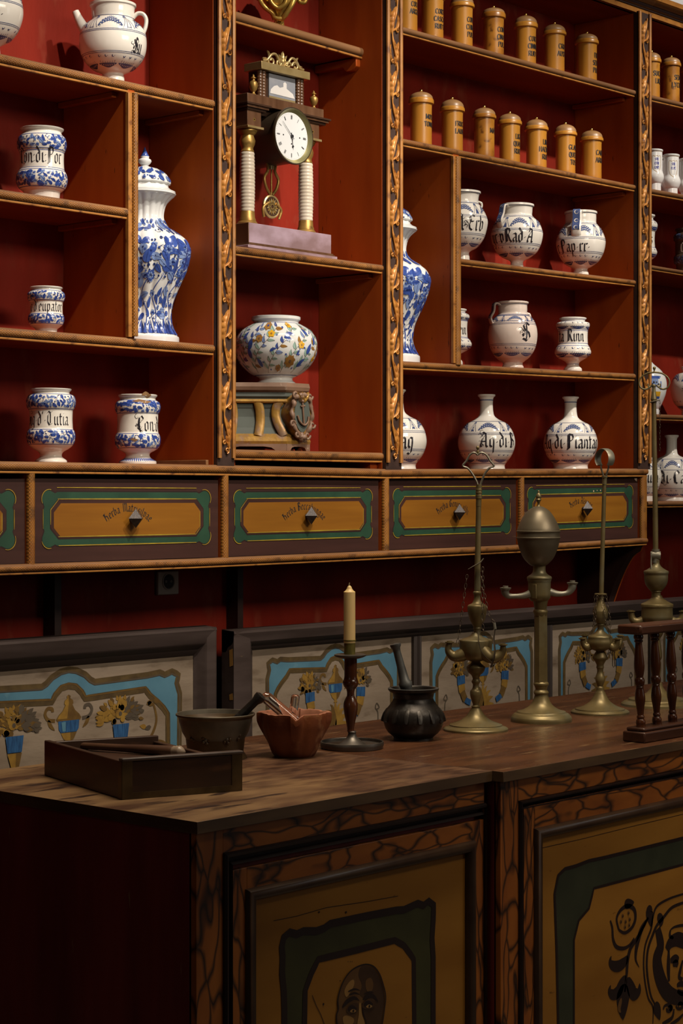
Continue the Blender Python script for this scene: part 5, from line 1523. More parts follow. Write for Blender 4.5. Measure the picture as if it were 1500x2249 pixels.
labs2 = ['boxwood canister on the second row lettered Mosc Tonqu', 'boxwood canister on the second row lettered Fruc Laur', 'mottled canister on the second row lettered Mac', 'boxwood canister on the second row lettered Lign Quass Rud',
         'boxwood canister on the second row lettered Lin Haemo Rud', 'boxwood canister on the second row lettered Glan Quer Tos', 'boxwood canister at the right end of the second row lettered Card Arom']
for i, (r, lb) in enumerate(zip(rows2, labs2)):
    canister(lb, r[0], r[1], r[2], r[3], S3b, r[4], mottled=r[5], seed=20 + i, group='boxwood canisters of the second row')
canister('boxwood canister nearly hidden by the second carved post, only its lid edge showing', 853.5, 24.3, (203, 215), 182, S3b, ('FL', 'ARN'), seed=30, group='boxwood canisters of the second row')
canister('boxwood canister in the far right bay beside the post, lettered Succ Liq', 1431, 18.3, (131, 140), 112, S4a, ('SUCC', 'LIQ'), seed=31, group='boxwood canisters of the far right bay', dy=.07)
canister('mottled boxwood canister lettered Sem Lycop in the far right bay', 1474, 18.6, (140, 148.5), 123, S4a, ('SEM', 'LYCOP'), mottled=True, seed=32, group='boxwood canisters of the far right bay')
canister('boxwood canister cut by the right picture edge', 1517, 18.4, (152, 160), 134, S4a, ('STYR', 'CAL'), seed=33, group='boxwood canisters of the far right bay')


# =================================================================== mantel clock
YU = YF + .025
xL = onY(545, CY, YF + .015)[0]; xR = onY(741, CY, YF + .015)[0]
uL = onY(545.5, CY, YU)[0]; uR = onY(727.5, CY, YU)[0]
z0 = max(S2b(xL), S2b(xR))
XCk = (uL + uR) / 2
YC = YU + .040                       # row of the columns
clock = tag(empty('mantel_clock', (XCk, YF + .09, z0)), 'portico mantel clock with white ribbed columns and a round white dial', 'clock')
zz = lambda py, px, Y: onY(px, py, Y)[2]
YBk = YF + .175
zp1 = z0 + .014; zp2 = zz(488, 545.5, YU)
m = MB()
m.box(xL, xR, YF + .015, YBk, z0, z0 + .008, 'clock_plinth')
m.box(xL + .006, xR - .006, YF + .018, YBk, z0 + .008, z0 + .0115, 'clock_wood')
m.box(xL + .010, xR - .010, YF + .021, YBk, z0 + .0115, z0 + .0155, 'clock_wood')
m.build('plinth_step', clock, bevel=.001)
m = MB(); m.box(uL, uR, YU, YBk, z0 + .0155, zp2, 'clock_plinth'); m.box(uL - .001, uL + .002, YU - .001, YBk, z0 + .0155, zp2, 'clock_wood')
m.build('plinth', clock, bevel=.0012)
xc1 = onY(543, CY, YC)[0]; xc2 = onY(671.5, CY, YC)[0]
kc = mpp((xc1 + xc2) / 2, YC)
zc = lambda y: EYE + (CY - y) * mpp(xc1, YC)
H0, H1, H2, H3 = zp2, zc(466), zc(335), zc(284)
for x_ in (xc1, xc2):
    m = MB()
    n = 17
    prof = [(.0195, H1 - .002)]
    for i in range(n * 4 + 1):
        t = i / (n * 4)
        prof.append((.0185 + .0016 * sin(pi * t) + .0014 * abs(sin(pi * n * t)), H1 + (H2 - H1) * t))
    prof += [(.016, H2 + .002)]
    m.lathe((x_, YC, 0), [(0, H1 - .002)] + prof + [(0, H2 + .002)], 'alabaster', 28)
    co = m.build('column', clock, angle=70)
    m = MB()
    m.lathe((x_, YC, 0), [(0, H0), (.027, H0), (.0285, H0 + .004), (.026, H0 + .008), (.0235, H0 + .010), (.0235, H0 + .014), (.021, H0 + .020), (.020, H1), (.019, H1 + .002), (0, H1 + .002)], 'clock_gold', 32)
    m.build('base', co, angle=30)
    m = MB()
    hh = H3 - H2
    m.lathe((x_, YC, 0), [(0, H2 - .002), (.018, H2 - .002), (.019, H2 + .04 * hh), (.0165, H2 + .12 * hh), (.0165, H2 + .2 * hh), (.0205, H2 + .34 * hh), (.022, H2 + .5 * hh), (.019, H2 + .64 * hh), (.0175, H2 + .72 * hh), (.024, H2 + .82 * hh), (.027, H2 + .90 * hh), (.027, H2 + .96 * hh), (0, H2 + .96 * hh)], 'clock_gold', 32)
    m.build('capital', co, angle=30)
ye = YC - .0265
for x_ in (xc1, xc2):
    m = MB(); m.box(x_ - .031, x_ + .031, YC - .033, YC + .031, H3 - .002, H3 + .0045, 'clock_gold_pale')
    m.build('abacus_plate', clock, bevel=.0006)
ze1 = zz(240, 543, ye); ze2 = zz(225, 543, ye); ze3 = zz(203, 543, ye)
for x_ in (xc1, xc2):
    m = MB()
    m.box(x_ - .0265, x_ + .0265, ye, YC + .0265, H3 + .0045, ze1, 'clock_wood')
    for q in range(4):
        a = q * pi / 4
        m.strip([(x_ - .006 * cos(a), (H3 + ze1) / 2 - .006 * sin(a)), (x_ + .006 * cos(a), (H3 + ze1) / 2 + .006 * sin(a))], leafw(.0024), flat_map(ye), 'clock_gold', .0005, seg=.003)
    m.build('pedestal_block', clock, bevel=.0008)
m = MB()
exl = onY(543.6, CY, ye)[0]; exr = onY(711, CY, ye)[0]
for i, (g, a, c) in enumerate(((.004, 0, .35), (.010, .35, .7), (.015, .7, 1.0))):
    for sx0, sx1 in ((exl - g, xc1 + .038 + g), (xc2 - .038 - g, exr + g)):
        m.box(sx0, sx1, ye - g, YC + .035, ze1 + (ze2 - ze1) * a, ze1 + (ze2 - ze1) * c, 'clock_wood_dark' if i != 1 else 'clock_wood')
m.box(xc1 + .02, xc2 - .02, YC + .005, YC + .035, ze1, ze2, 'clock_wood_dark')
m.build('cornice_moulding', clock, bevel=.0006)
m = MB()
m.box(exl, exr, ye, YC + .04, ze2, ze3, 'clock_wood')
m.build('entablature', clock, bevel=.001)
# little portico above
ya = YC - .018
ax0, ax1 = onY(570, CY, ya)[0], onY(672, CY, ya)[0]
zt1 = zz(151, 570, ya); kk = mpp(ax0, ya)
m = MB(); m.box(ax0 + .012, ax1 - .012, ya + .012, YC + .035, ze3, zt1, 'clock_wood_dark'); m.build('upper_case', clock)
for a in (ax0 + .003, ax1 - .031):
    m = MB()
    n = 9
    pf = []
    for i in range(n * 6 + 1):
        t = i / (n * 6)
        pf.append((.0115 + .0022 * abs(sin(pi * n * t)), ze3 + (zt1 - ze3) * t))
    for q in (0, 1):
        m.lathe((a + .008 + q * .013, ya + .010, 0), [(r * .62, z) for r, z in pf], 'clock_wood', 14)
    m.build('rippled_pilaster', clock, angle=60)
px0, px1 = onY(591, CY, ya + .008)[0], onY(648.5, CY, ya + .008)[0]
pz0, pz1 = ze3 + .004, zt1 - .003
m = MB(); m.box(px0, px1, ya + .008, ya + .014, pz0, pz1, 'picture_sky')
mpf = flat_map(ya + .008); W_ = px1 - px0; H_ = pz1 - pz0
m.poly([(px0, pz0 + .006), (px1, pz0 + .006), (px1, pz0 + .001), (px0, pz0 + .001)], mpf, 'clock_gold_pale', .0005)
m.poly([(px0 + W_ * a, pz0 + H_ * b_) for a, b_ in ((.03, .2), (.97, .18), (.9, .36), (.75, .46), (.66, .52), (.66, .72), (.6, .78), (.53, .72), (.53, .56), (.4, .50), (.3, .58), (.18, .52), (.06, .36))], mpf, 'picture_white', .0008)
m.build('picture', clock)
yk = YC - .0265
cx0, cx1 = onY(574.5, CY, yk)[0], onY(681, CY, yk)[0]
zk0, zk1 = zz(150.5, 574.5, yk), zz(133, 574.5, yk)
m = MB(); m.box(cx0, cx1, yk, YC + .04, zk0, zk1, 'clock_gold_pale'); m.build('upper_cornice', clock, bevel=.001)
# crest of acanthus scrolls
yq = YC - .012; xq = (cx0 + cx1) / 2; zq = zk1
m = MB()
leaf3d(m, [(xq, zq - .002), (xq, zq + .018), (xq, zq + .043)], .026, yq, .008, 'clock_gold_pale', 4)
for sg in (-1, 1):
    for a, l, w_ in ((.45, .038, .013), (.9, .034, .012)):
        leaf3d(m, crom([(xq + sg * .003, zq), (xq + sg * l * .5 * sin(a), zq + l * .62 * cos(a)), (xq + sg * l * sin(a), zq + l * cos(a))], 5), w_, yq, .006, 'clock_gold_pale', 3)
    leaf3d(m, crom([(xq + sg * .045, zq + .012), (xq + sg * .056, zq + .030), (xq + sg * .062, zq + .036)], 5), .011, yq, .006, 'clock_gold_pale', 3)
    leaf3d(m, crom([(xq + sg * .055, zq + .006), (xq + sg * .070, zq + .012), (xq + sg * .080, zq + .012)], 5), .012, yq, .006, 'clock_gold_pale', 3)
    for (c_, r0, tw, st) in (((sg * .020, .008), .011, 1, 0), ((sg * .048, .009), .014, -1, pi)):
        p = [(xq + c_[0] + r0 * (1 - q * .075) * cos(st + sg * tw * q * .62), yq - .004, zq + c_[1] + r0 * (1 - q * .075) * abs(1) * sin(st + sg * tw * q * .62)) for q in range(11)]
        p = [(a, b_, max(zq - .001, c)) for a, b_, c in p]
        m.tube(p, .0034, 'clock_gold_pale', 8)
    p = crom([(xq + sg * .012, yq - .003, zq + .004), (xq + sg * .030, yq - .005, zq + .028), (xq + sg * .048, yq - .005, zq + .026), (xq + sg * .066, yq - .004, zq + .008), (xq + sg * .082, yq - .003, zq + .006)], 6)
    m.tube(p, .0038, 'clock_gold_pale', 8)
m.box(xq - .07, xq + .07, yq, yq + .006, zq, zq + .004, 'clock_gold_pale')
m.build('crest', clock, angle=60)
# urns
for px, yb, yt in ((556.5, 203.5, 155), (689, 232, 190)):
    yv = YC - .006
    x_ = onY(px, CY, yv)[0]; kv = mpp(x_, yv)
    zb_ = ze3; h = (yb - yt) * kv
    m = MB()
    m.lathe((x_, yv, 0), [(0, zb_), (.009, zb_), (.009, zb_ + .05 * h), (.0045, zb_ + .12 * h), (.004, zb_ + .18 * h), (.009, zb_ + .28 * h), (.012, zb_ + .45 * h), (.0115, zb_ + .58 * h), (.0085, zb_ + .66 * h), (.0045, zb_ + .70 * h), (.004, zb_ + .76 * h), (.0075, zb_ + .80 * h), (.0075, zb_ + .83 * h), (.003, zb_ + .88 * h), (.003, zb_ + .94 * h), (0, zb_ + h)], 'clock_gold', 24)
    m.build('urn', clock, angle=35)
# drum, bezel, dial
YD = YF + .0125
xd = onY(645.5, CY, YD)[0]; zd = zz(298.5, 645.5, YD); kd = mpp(xd, YD)
RD = 63 * kd
m = MB()
m.lathe((xd, YD, zd), [(0, -.155), (RD * .93, -.155), (RD * .93, -.006), (RD * .90, -.006), (RD * .90, -.004)], 'clock_drum', 56, axis=(0, -1, 0))
dr = m.build('drum', clock, angle=40)
m = MB()
m.lathe((xd, YD, zd), [(RD * .93, -.010), (RD * .985, -.008), (RD, -.003), (RD * .985, .001), (RD * .95, .001), (RD * .93, -.002), (RD * .80, -.011), (RD * .80, -.013)], 'clock_bezel', 56, axis=(0, -1, 0), mfun=lambda i: 'clock_drum' if i in (1, 2, 3) else 'clock_bezel')
m.build('bezel', dr, angle=40)
m = MB()
yd = YD + .009
RDi = RD * .80
m.lathe((xd, yd, zd), [(0, .0), (RDi + .002, .0)], 'clock_dial', 48, axis=(0, -1, 0))
mpd = flat_map(yd)
for i in range(12):
    a = pi / 2 - i * pi / 6
    r0, r1 = RDi * .74, RDi * .92
    cnt = (3, 1, 2, 3, 2, 1, 2, 3, 4, 2, 1, 2)[i]
    for q in range(cnt):
        o_ = (q - (cnt - 1) / 2) * .0021
        m.strip([(xd + r0 * cos(a) - o_ * sin(a), zd + r0 * sin(a) + o_ * cos(a)), (xd + r1 * cos(a) - o_ * sin(a), zd + r1 * sin(a) + o_ * cos(a))], .0013, mpd, 'clock_ink', .0004, seg=.02, mid=False)
for i in range(60):
    a = i * pi / 30
    m.strip([(xd + RDi * .955 * cos(a), zd + RDi * .955 * sin(a)), (xd + RDi * .985 * cos(a), zd + RDi * .985 * sin(a))], .0005, mpd, 'clock_ink', .0004, seg=.02, mid=False)
for a_, r_ in ((pi, .52), (0, .52), (-pi / 2, .33)):
    m.dot(xd + RDi * r_ * cos(a_), zd + RDi * r_ * sin(a_), .0022, mpd, 'clock_ink', .0005, n=12)
m.build('dial', dr)
m = MB()
def hand(ang, l, w_, lift):
    m.strip([(xd - .010 * cos(ang), zd - .010 * sin(ang)), (xd + l * cos(ang), zd + l * sin(ang))], lambda t: w_ * (1.1 - .7 * t), flat_map(yd), 'clock_ink', lift, seg=.01, mid=False)
am = atan2(113 * .0003, -78 * .0003 / .667); ah = atan2(-107, 12 / .667)
hand(am, RDi * .84, .0022, .003); hand(ah, RDi * .58, .0026, .002)
m.dot(xd + RDi * .44 * cos(ah), zd + RDi * .44 * sin(ah), .0034, flat_map(yd), 'clock_ink', .0021, n=12)
m.lathe((xd, yd, zd), [(.0045, .001), (.0045, .0045), (0, .0055)], 'clock_ink', 14, axis=(0, -1, 0))
m.build('hands', dr)
# pendulum with lyre
ypn = YC + .03
xp = onY(601.5, CY, ypn)[0]; kp = mpp(xp, ypn)
zpn = zz(455, 601.5, ypn)
xp = onY(596, CY, ypn)[0]
m = MB()
RP = 26 * kp
m.lathe((xp, ypn, zpn), [(0, -.006), (RP * .95, -.006), (RP, -.003), (RP, .002), (RP * .9, .004), (RP * .82, .003), (0, .003)], 'clock_gold_pale', 40, axis=(0, -1, 0), mfun=lambda i: 'clock_wood_dark' if i == 5 else 'clock_gold_pale')
mpp_ = flat_map(ypn - .003)
for i in range(16):
    a = i * pi / 8
    leafc = 'clock_gold' if i % 2 else 'clock_gold_pale'
    m.strip([(xp + RP * .15 * cos(a), zpn + RP * .15 * sin(a)), (xp + RP * .72 * cos(a + .25), zpn + RP * .72 * sin(a + .25))], leafw(RP * .2), mpp_, leafc, .0012, seg=.004)
m.build('pendulum_bob', clock, angle=40)
m = MB()
zt_ = zd - RD * .85
for sg in (-1, 1):
    p = crom([(xp + sg * .004, ypn, zpn + RP), (xp + sg * .020, ypn, zpn + RP + .018), (xp + sg * .028, ypn, zpn + RP + .044), (xp + sg * .014, ypn, zpn + RP + .066), (xp + sg * .018, ypn, zpn + RP + .086)], 6)
    m.tube(p, .0042, 'clock_gold', 8)
    m.tube(crom([(xp + sg * .014, ypn - .004, zpn + RP * .3), (xp + sg * .036, ypn - .003, zpn - RP * .2), (xp + sg * .030, ypn, zpn - RP * .95)], 6), [.004] * 13, 'clock_gold', 8)
m.tube([(xp, ypn, zpn + RP - .004), (xp, ypn, zt_ + .02)], .0024, 'clock_gold', 8)
m.tube([(xp, ypn - .001, zpn + RP + .070), (xp, ypn - .001, zpn + RP + .102)], [.010, .014], 'clock_gold_pale', 10, flat=(1, .4))
m.build('pendulum_lyre', clock, angle=60)

# =================================================================== carved console under the bowl vase
YC0 = YF + .022
xf = onY(655.5, CY, YC0)[0]
zs = S2c(xf); zt = ZCON
Ht = zt - zs
console = tag(empty('carved_console', (xf, YF + .10, zs)), 'worn gilt and teal carved console with an anchor shield, holding the round vase', 'pedestal')
def conplan(s, dz=0):
    """plan outline (x, y): narrow front, long oblique cheeks"""
    return [(xf - .047 * s, YF + .10 - .078 * s), (xf + .047 * s, YF + .10 - .078 * s), (xf + .150 * s, YF + .10 + .055 * s), (xf + .150 * s, YF + .193), (xf - .185 * s, YF + .193), (xf - .185 * s, YF + .10 + .055 * s)]
def conslab(name, levels, mm, lum=None, **kw):
    m = MB()
    for (s0, za), (s1, zb_) in zip(levels[:-1], levels[1:]):
        a = [(x, y, za) for x, y in conplan(s0)]; c = [(x, y, zb_) for x, y in conplan(s1)]
        m.prism(a, c, mm)
    return m.build(name, console, **kw)
conslab('body', [(.86, zs + Ht * .24), (.80, zs + Ht * .34), (.74, zs + Ht * .50), (.74, zs + Ht * .62), (.80, zs + Ht * .72), (.84, zs + Ht * .78)], 'console_teal', angle=30)
conslab('top_slab', [(.86, zs + Ht * .78), (.90, zs + Ht * .80), (.88, zs + Ht * .86)], 'console_teal', angle=30)
conslab('top_moulding', [(.90, zs + Ht * .86), (.97, zs + Ht * .89), (1.0, zs + Ht * .94), (.97, zt)], 'console_wood', angle=30)
conslab('gilt_band', [(.84, zs + Ht * .70), (.88, zs + Ht * .725), (.86, zs + Ht * .76)], 'console_gilt', angle=30)
conslab('base_moulding', [(1.0, zs + Ht * .10), (1.02, zs + Ht * .14), (.98, zs + Ht * .20), (.88, zs + Ht * .25)], 'console_gilt', angle=30)
m = MB()
PL = conplan(1.0); PL2 = conplan(.9)
for i, (a, b_) in enumerate(zip(PL, PL[1:] + PL[:1])):
    # apron of the plinth: feet at the corners, cut away between
    A = Vector((a[0], a[1], 0)); Bv = Vector((b_[0], b_[1], 0)); d = Bv - A; L_ = d.length
    nrm = Vector((d.y, -d.x, 0)).normalized()
    prof = [(0, 0), (.16, 0), (.22, .045), (.34, .062), (.66, .062), (.78, .045), (.84, 0), (1, 0), (1, .105), (0, .105)]
    o1 = [A + d * u + Vector((0, 0, zs + Ht * v)) for u, v in prof]
    o2 = [p - nrm * .014 for p in o1]
    m.prism([tuple(p) for p in o1], [tuple(p) for p in o2], 'console_wood')
m.build('foot_apron', console, bevel=.001)
# gilt scrolled straps on the cheeks and round the shield
m = MB()
A = Vector((*conplan(.78)[5], 0)); Bv = Vector((*conplan(.78)[0], 0)); d = Bv - A
nr = Vector((d.y, -d.x, 0)).normalized()
pt = lambda u, v, l=.004: tuple(A + d * u + nr * l + Vector((0, 0, zs + Ht * v)))
fl = dict(flat=(1.5, .45), up=tuple(nr))
m.tube(crom([pt(.50, .72), pt(.54, .60, .002), pt(.55, .44, .003), pt(.53, .30, .010), pt(.51, .22, .014)], 5), .0082, 'console_gilt', 10, **fl)
m.tube(crom([pt(.93, .73), pt(.85, .66, .003), pt(.83, .54, .003), pt(.86, .42, .006), pt(.93, .30, .012), pt(.98, .22, .015)], 5), .0078, 'console_gilt', 10, **fl)
m.tube(crom([pt(.03, .72), pt(.06, .5, .002), pt(.02, .24, .014)], 6), .008, 'console_gilt', 10, **fl)
m.build('gilt_strap', console, angle=60)
# shield with anchor
m = MB()
ys = YC0 + .004
sh = [(0, -.066), (.018, -.056), (.034, -.030), (.040, -.004), (.036, .022), (.030, .040), (.014, .050), (-.014, .050), (-.030, .040), (-.036, .022), (-.040, -.004), (-.034, -.030), (-.018, -.056)]
zsh = zs + Ht * .55
k2 = 1.05
so = [(xf + a * k2, zsh + b_ * k2) for a, b_ in crom(sh, 4, True)]
m.prism([(x, ys - .016, z) for x, z in so], [(x, ys + .03, z) for x, z in so], 'console_gilt')
si = [(xf + (x - xf) * .74, zsh + (z - zsh) * .74) for x, z in so]
m.prism([(x, ys - .0185, z) for x, z in si], [(x, ys - .010, z) for x, z in si], 'console_teal')
shield = m.build('shield', console, angle=40)
m = MB()
rnd = random.Random(4)
N_ = len(so)
path = [(xf + (x - xf) * .95, ys - .017 - .003 * sin(i * 1.1), zsh + (z - zsh) * .95) for i, (x, z) in enumerate(so)]
m.tube(path, [.0062 + .0024 * sin(i * 1.3) for i in range(N_)], 'console_wood', 8, closed=True)
for a, b_, s_ in ((-.030, .048, 1), (.030, .048, -1), (-.04, -.03, 1), (.04, -.03, -1), (-.02, -.06, 1), (.02, -.06, -1)):
    p = [(xf + a + .012 * (1 - q * .09) * cos(q * .7 * s_), ys - .019, zsh + b_ + .012 * (1 - q * .09) * sin(q * .7 * s_)) for q in range(9)]
    m.tube(p, .0038, 'console_wood', 7)
for a in (-.55, 0, .55):
    leaf3d(m, [(xf + .01 * a, zsh + .030), (xf + .045 * a, zsh + .060)], .020, ys - .017, .010, 'console_gilt', 3)
leaf3d(m, [(xf, zsh - .050), (xf, zsh - .078)], .030, ys - .014, .010, 'console_wood', 3)
m.build('shield_frame', shield, angle=60)
m = MB()
m.tube([(xf - .002, ys - .021, zsh + .030), (xf + .004, ys - .021, zsh - .030)], .0028, 'console_wood', 8)
m.tube([(xf - .009, ys - .021, zsh + .019), (xf + .007, ys - .021, zsh + .021)], .0026, 'console_wood', 8)
m.tube(crom([(xf - .022, ys - .021, zsh - .006), (xf - .014, ys - .022, zsh - .022), (xf + .004, ys - .022, zsh - .032), (xf + .018, ys - .022, zsh - .024), (xf + .023, ys - .021, zsh - .008)], 5), .003, 'console_wood', 8)
m.sphere((xf - .002, ys - .021, zsh + .034), .005, 'console_wood', 10)
m.build('anchor', shield, angle=60)

# =================================================================== gilt ornament on the short shelf
yo = YF + .075 + .055
xo = onY(613, CY, yo)[0]; ko = mpp(xo, yo); zb_ = S2a(xo)
zo = lambda y: EYE + (CY - y) * ko
orn = tag(empty('gilt_ornament', (xo, yo, zb_)), 'gilded rocaille ornament cut by the top picture edge, above the clock', 'ornament')
m = MB()
m.lathe((xo, yo, 0), [(0, zb_), (20 * ko, zb_), (20 * ko, zb_ + .004), (11 * ko, zb_ + .010), (9 * ko, zo(38)), (20 * ko, zo(30)), (33 * ko, zo(12)), (38 * ko, zo(-12)), (33 * ko, zo(-40)), (20 * ko, zo(-60)), (0, zo(-66))], 'gilt_leaf', 40, rfun=lambda a, z: 1 + .06 * cos(10 * a))
m.build('body', orn, angle=60)
m = MB()
R_ = Vector((CA, -SA, 0)); Cn = Vector((xo, yo, 0)); Fd = Vector((-SA, -CA, 0))
def pic(x, y, f=0.0): return tuple(Cn + R_ * ((x - 613) * ko) + Fd * f + Vector((0, 0, zo(y))))
for pts, r in (([(576, -20, .02), (572, 4, .03), (582, 22, .035), (598, 34, .03), (604, 46, .02)], .007), ([(655, -25, .02), (648, 2, .03), (640, 20, .035), (628, 38, .03), (618, 48, .02)], .007),
               ([(664, -8, .01), (672, -2, .01), (668, 8, .012), (658, 6, .012), (655, -4, .012)], .006), ([(592, 0, .045), (598, 16, .045), (612, 26, .042), (626, 18, .045), (632, 0, .045)], .006),
               ([(600, 40, .024), (610, 46, .026), (622, 44, .024), (630, 36, .02)], .006), ([(568, -30, .01), (562, -14, .012), (566, 0, .014), (574, -2, .016)], .005)):
    m.tube(crom([pic(*p) for p in pts], 6), r, 'gilt_leaf', 10)
m.build('scrolls', orn, angle=60)

# =================================================================== wall socket
ysk = YB
sx0, sx1 = onY(341, CY, ysk)[0], onY(387, CY, ysk)[0]
zs1 = onY(364, 1254, ysk)[2]; zs0 = onY(364, 1306, ysk)[2]
sock = tag(empty('wall_socket', ((sx0 + sx1) / 2, ysk, (zs0 + zs1) / 2)), 'cream wall socket on the red wall under the drawers', 'socket')
m = MB(); m.box(sx0, sx1, ysk - .011, ysk - .0002, zs0, zs1, 'socket_plastic'); m.build('plate', sock, bevel=.003)
xs, zs_ = (sx0 + sx1) / 2, (zs0 + zs1) / 2 + .004
m = MB()
m.lathe((xs, ysk - .0115, zs_), [(.0195, .0), (.0215, .002), (.0235, .0015), (.0235, 0)], 'socket_plastic', 32, axis=(0, -1, 0))
m.lathe((xs, ysk - .0115, zs_), [(0, .0002), (.0195, .0002)], 'socket_hole', 32, axis=(0, -1, 0))
for a in (-.0095, .0095): m.lathe((xs + a, ysk - .0118, zs_), [(.0028, 0), (.0028, .0006), (.0018, .0006)], 'socket_plastic', 12, axis=(0, -1, 0))
m.build('receptacle', sock, angle=40)


# =================================================================== painted panels standing behind the counter
YP = YF + .110


def pane(m, x0, x1, ztop, zbot, Y, s=1.0, ku=1.0, ub=.40, horn=False, seed=1):
    """one painted canvas: blue arched border, urn between two posies"""
    rnd = random.Random(seed)
    W = x1 - x0; xc = (x0 + x1) / 2; hw = W / 2
    mp = flat_map(Y)
    m.prism([(x0, Y, zbot), (x0, Y + .008, zbot), (x0, Y + .008, ztop), (x0, Y, ztop)], [(x1, Y, zbot), (x1, Y + .008, zbot), (x1, Y + .008, ztop), (x1, Y, ztop)], 'canvas_grey')
    def P(u, d): return (xc + u * hw, ztop - d * s)
    def half(pts): return [P(-u, d) for u, d in reversed(pts) if u > 0.001] + [P(u, d) for u, d in pts]
    q = ku
    out = [(0, .012), (.06 * q, .016), (.125 * q, .028), (.165 * q, .042), (.20 * q, .049), (.62 * q, .044), (.72 * q, .040), (.76 * q, .047), (.82 * q, .040), (.875 * q, .050), (.86 * q, .072), (.885 * q, .10), (.875 * q, .45)]
    inn = [(0, .052), (.055 * q, .056), (.10 * q, .072), (.125 * q, .088), (.60 * q, .080), (.64 * q, .098), (.70 * q, .116), (.75 * q, .134), (.785 * q, .152), (.79 * q, .45)]
    o_, i_ = half(out), half(inn)
    m.poly(o_ + list(reversed(i_)), mp, 'canvas_blue', .0004)
    for L_ in (o_, i_):
        m.strip(L_, .017 * s, mp, 'canvas_line', .0008, seg=.012, mid=False)
    m.strip([(x, z - .006 * s) for x, z in o_], .004 * s, mp, 'canvas_dark', .0011, seg=.012, mid=False)
    m.strip([(x, z + .005 * s) for x, z in i_], .0035 * s, mp, 'canvas_gold_dark', .0011, seg=.012, mid=False)
    # urn
    def blob(pts, mm, l, ox=0, oz=0): m.poly([(xc + (a * .85 + ox) * s, ztop - (b_ * .66 + oz) * s) for a, b_ in pts], mp, mm, l)
    z_ = .074
    urn = [(0, 0), (.008, .006), (.006, .014), (.016, .022), (.018, .034), (.014, .038), (.024, .060), (.040, .076), (.048, .090), (.044, .098)]
    blob(urn + [(-a, b_) for a, b_ in reversed(urn)], 'canvas_gold_dark', .0009, 0, z_)
    lit = [(-.002, .002), (-.007, .007), (-.005, .014), (-.014, .022), (-.016, .034), (-.011, .040), (-.022, .060), (-.036, .076), (-.044, .090), (-.006, .090), (-.003, .06), (0, .03)]
    blob(lit, 'canvas_gold', .0012, 0, z_)
    blob([(-.040, .098), (.040, .098), (.038, .130), (.030, .142), (-.030, .142), (-.038, .130)], 'canvas_cobalt', .0012, 0, z_)
    blob([(-.028, .102), (-.012, .102), (-.012, .138), (-.024, .138)], 'canvas_blue', .0015, 0, z_)
    blob([(-.030, .144), (.030, .144), (.020, .166), (.006, .180), (.012, .192), (-.012, .192), (-.006, .180), (-.020, .166)], 'canvas_gold', .0012, 0, z_)
    blob([(.006, .144), (.030, .144), (.020, .166), (.006, .180)], 'canvas_gold_dark', .0014, 0, z_)
    for sg in (-1, 1):
        p = crom([(sg * .044, .094), (sg * .066, .088), (sg * .076, .066), (sg * .068, .046), (sg * .054, .048), (sg * .052, .060)], 5)
        m.strip([(xc + a * s, ztop - (b_ * .66 + z_) * s) for a, b_ in p], .009 * s, mp, 'canvas_gold_dark' if sg < 0 else 'canvas_dark', .0009, seg=.006, mid=False)
        p = crom([(sg * .066, .088), (sg * .058, .112), (sg * .045, .130)], 5)
        m.strip([(xc + a * s, ztop - (b_ * .66 + z_) * s) for a, b_ in p], leafw(.011 * s), mp, 'canvas_gold_dark', .0009, seg=.006)
    # leaves below the urn
    for i in range(9):
        a = -pi / 2 + (i - 4) * .34
        l = .085 * s * (1 - .05 * abs(i - 4))
        bx, bz = xc, ztop - (z_ + .215) * s
        m.strip([(bx, bz), (bx + l * .6 * cos(a + pi), bz - l * sin(a)), (bx + l * cos(a + pi), bz - l * 1.1 * sin(a))], leafw(.022 * s), mp, 'canvas_gold' if i < 5 else 'canvas_gold_dark', .0009 + .0002 * (i % 3), seg=.006)
    # posies
    for sg in (-1, 1):
        bx, bz = xc + sg * ub * hw, ztop - (z_ + .062) * s
        kx = 1.0 if horn else 1.45
        for i in range(120):
            a = rnd.uniform(-.45, pi + .45); r = (rnd.uniform(.0, 1.0) ** .6) * .050 * s
            cx_, cz_ = bx + r * cos(a) * kx, bz + r * sin(a) * .92 - .004
            l = rnd.uniform(.012, .021) * s
            right = cx_ > bx + .016 * s
            mm = rnd.choice(('canvas_dark', 'canvas_dark', 'canvas_gold_dark')) if right else rnd.choice(('canvas_gold', 'canvas_gold', 'canvas_gold_dark'))
            m.strip([(cx_ - l * .4 * cos(a) * kx, cz_ - l * .4 * sin(a)), (cx_ + l * .6 * cos(a) * kx, cz_ + l * .6 * sin(a))], leafw(l * .66), mp, mm, .0008 + .000012 * i, seg=.005)
        for i in range(9):
            a = rnd.uniform(0, 2 * pi)
            m.dot(bx - .012 * s + .026 * s * cos(a), bz + .02 * s * sin(a), .008 * s, mp, rnd.choice(('canvas_gold', 'canvas_gold_dark')), .0024, n=8)
        m.dot(bx - .006 * s, bz, .012 * s, mp, 'canvas_gold', .0026, n=9); m.dot(bx - .002 * s, bz, .006 * s, mp, 'canvas_dark', .0029, n=8)
        # little cup or horn that holds it
        if not horn:
            m.poly([(bx - .028 * s, bz - .026 * s), (bx + .028 * s, bz - .026 * s), (bx + .022 * s, bz - .066 * s), (bx - .022 * s, bz - .066 * s)], mp, 'canvas_cobalt', .0030)
            m.poly([(bx - .022 * s, bz - .068 * s), (bx + .022 * s, bz - .068 * s), (bx + .012 * s, bz - .105 * s), (bx - .010 * s, bz - .105 * s)], mp, 'canvas_gold', .0030)
            m.poly([(bx + .004 * s, bz - .068 * s), (bx + .022 * s, bz - .068 * s), (bx + .012 * s, bz - .105 * s), (bx + .002 * s, bz - .105 * s)], mp, 'canvas_gold_dark', .0033)
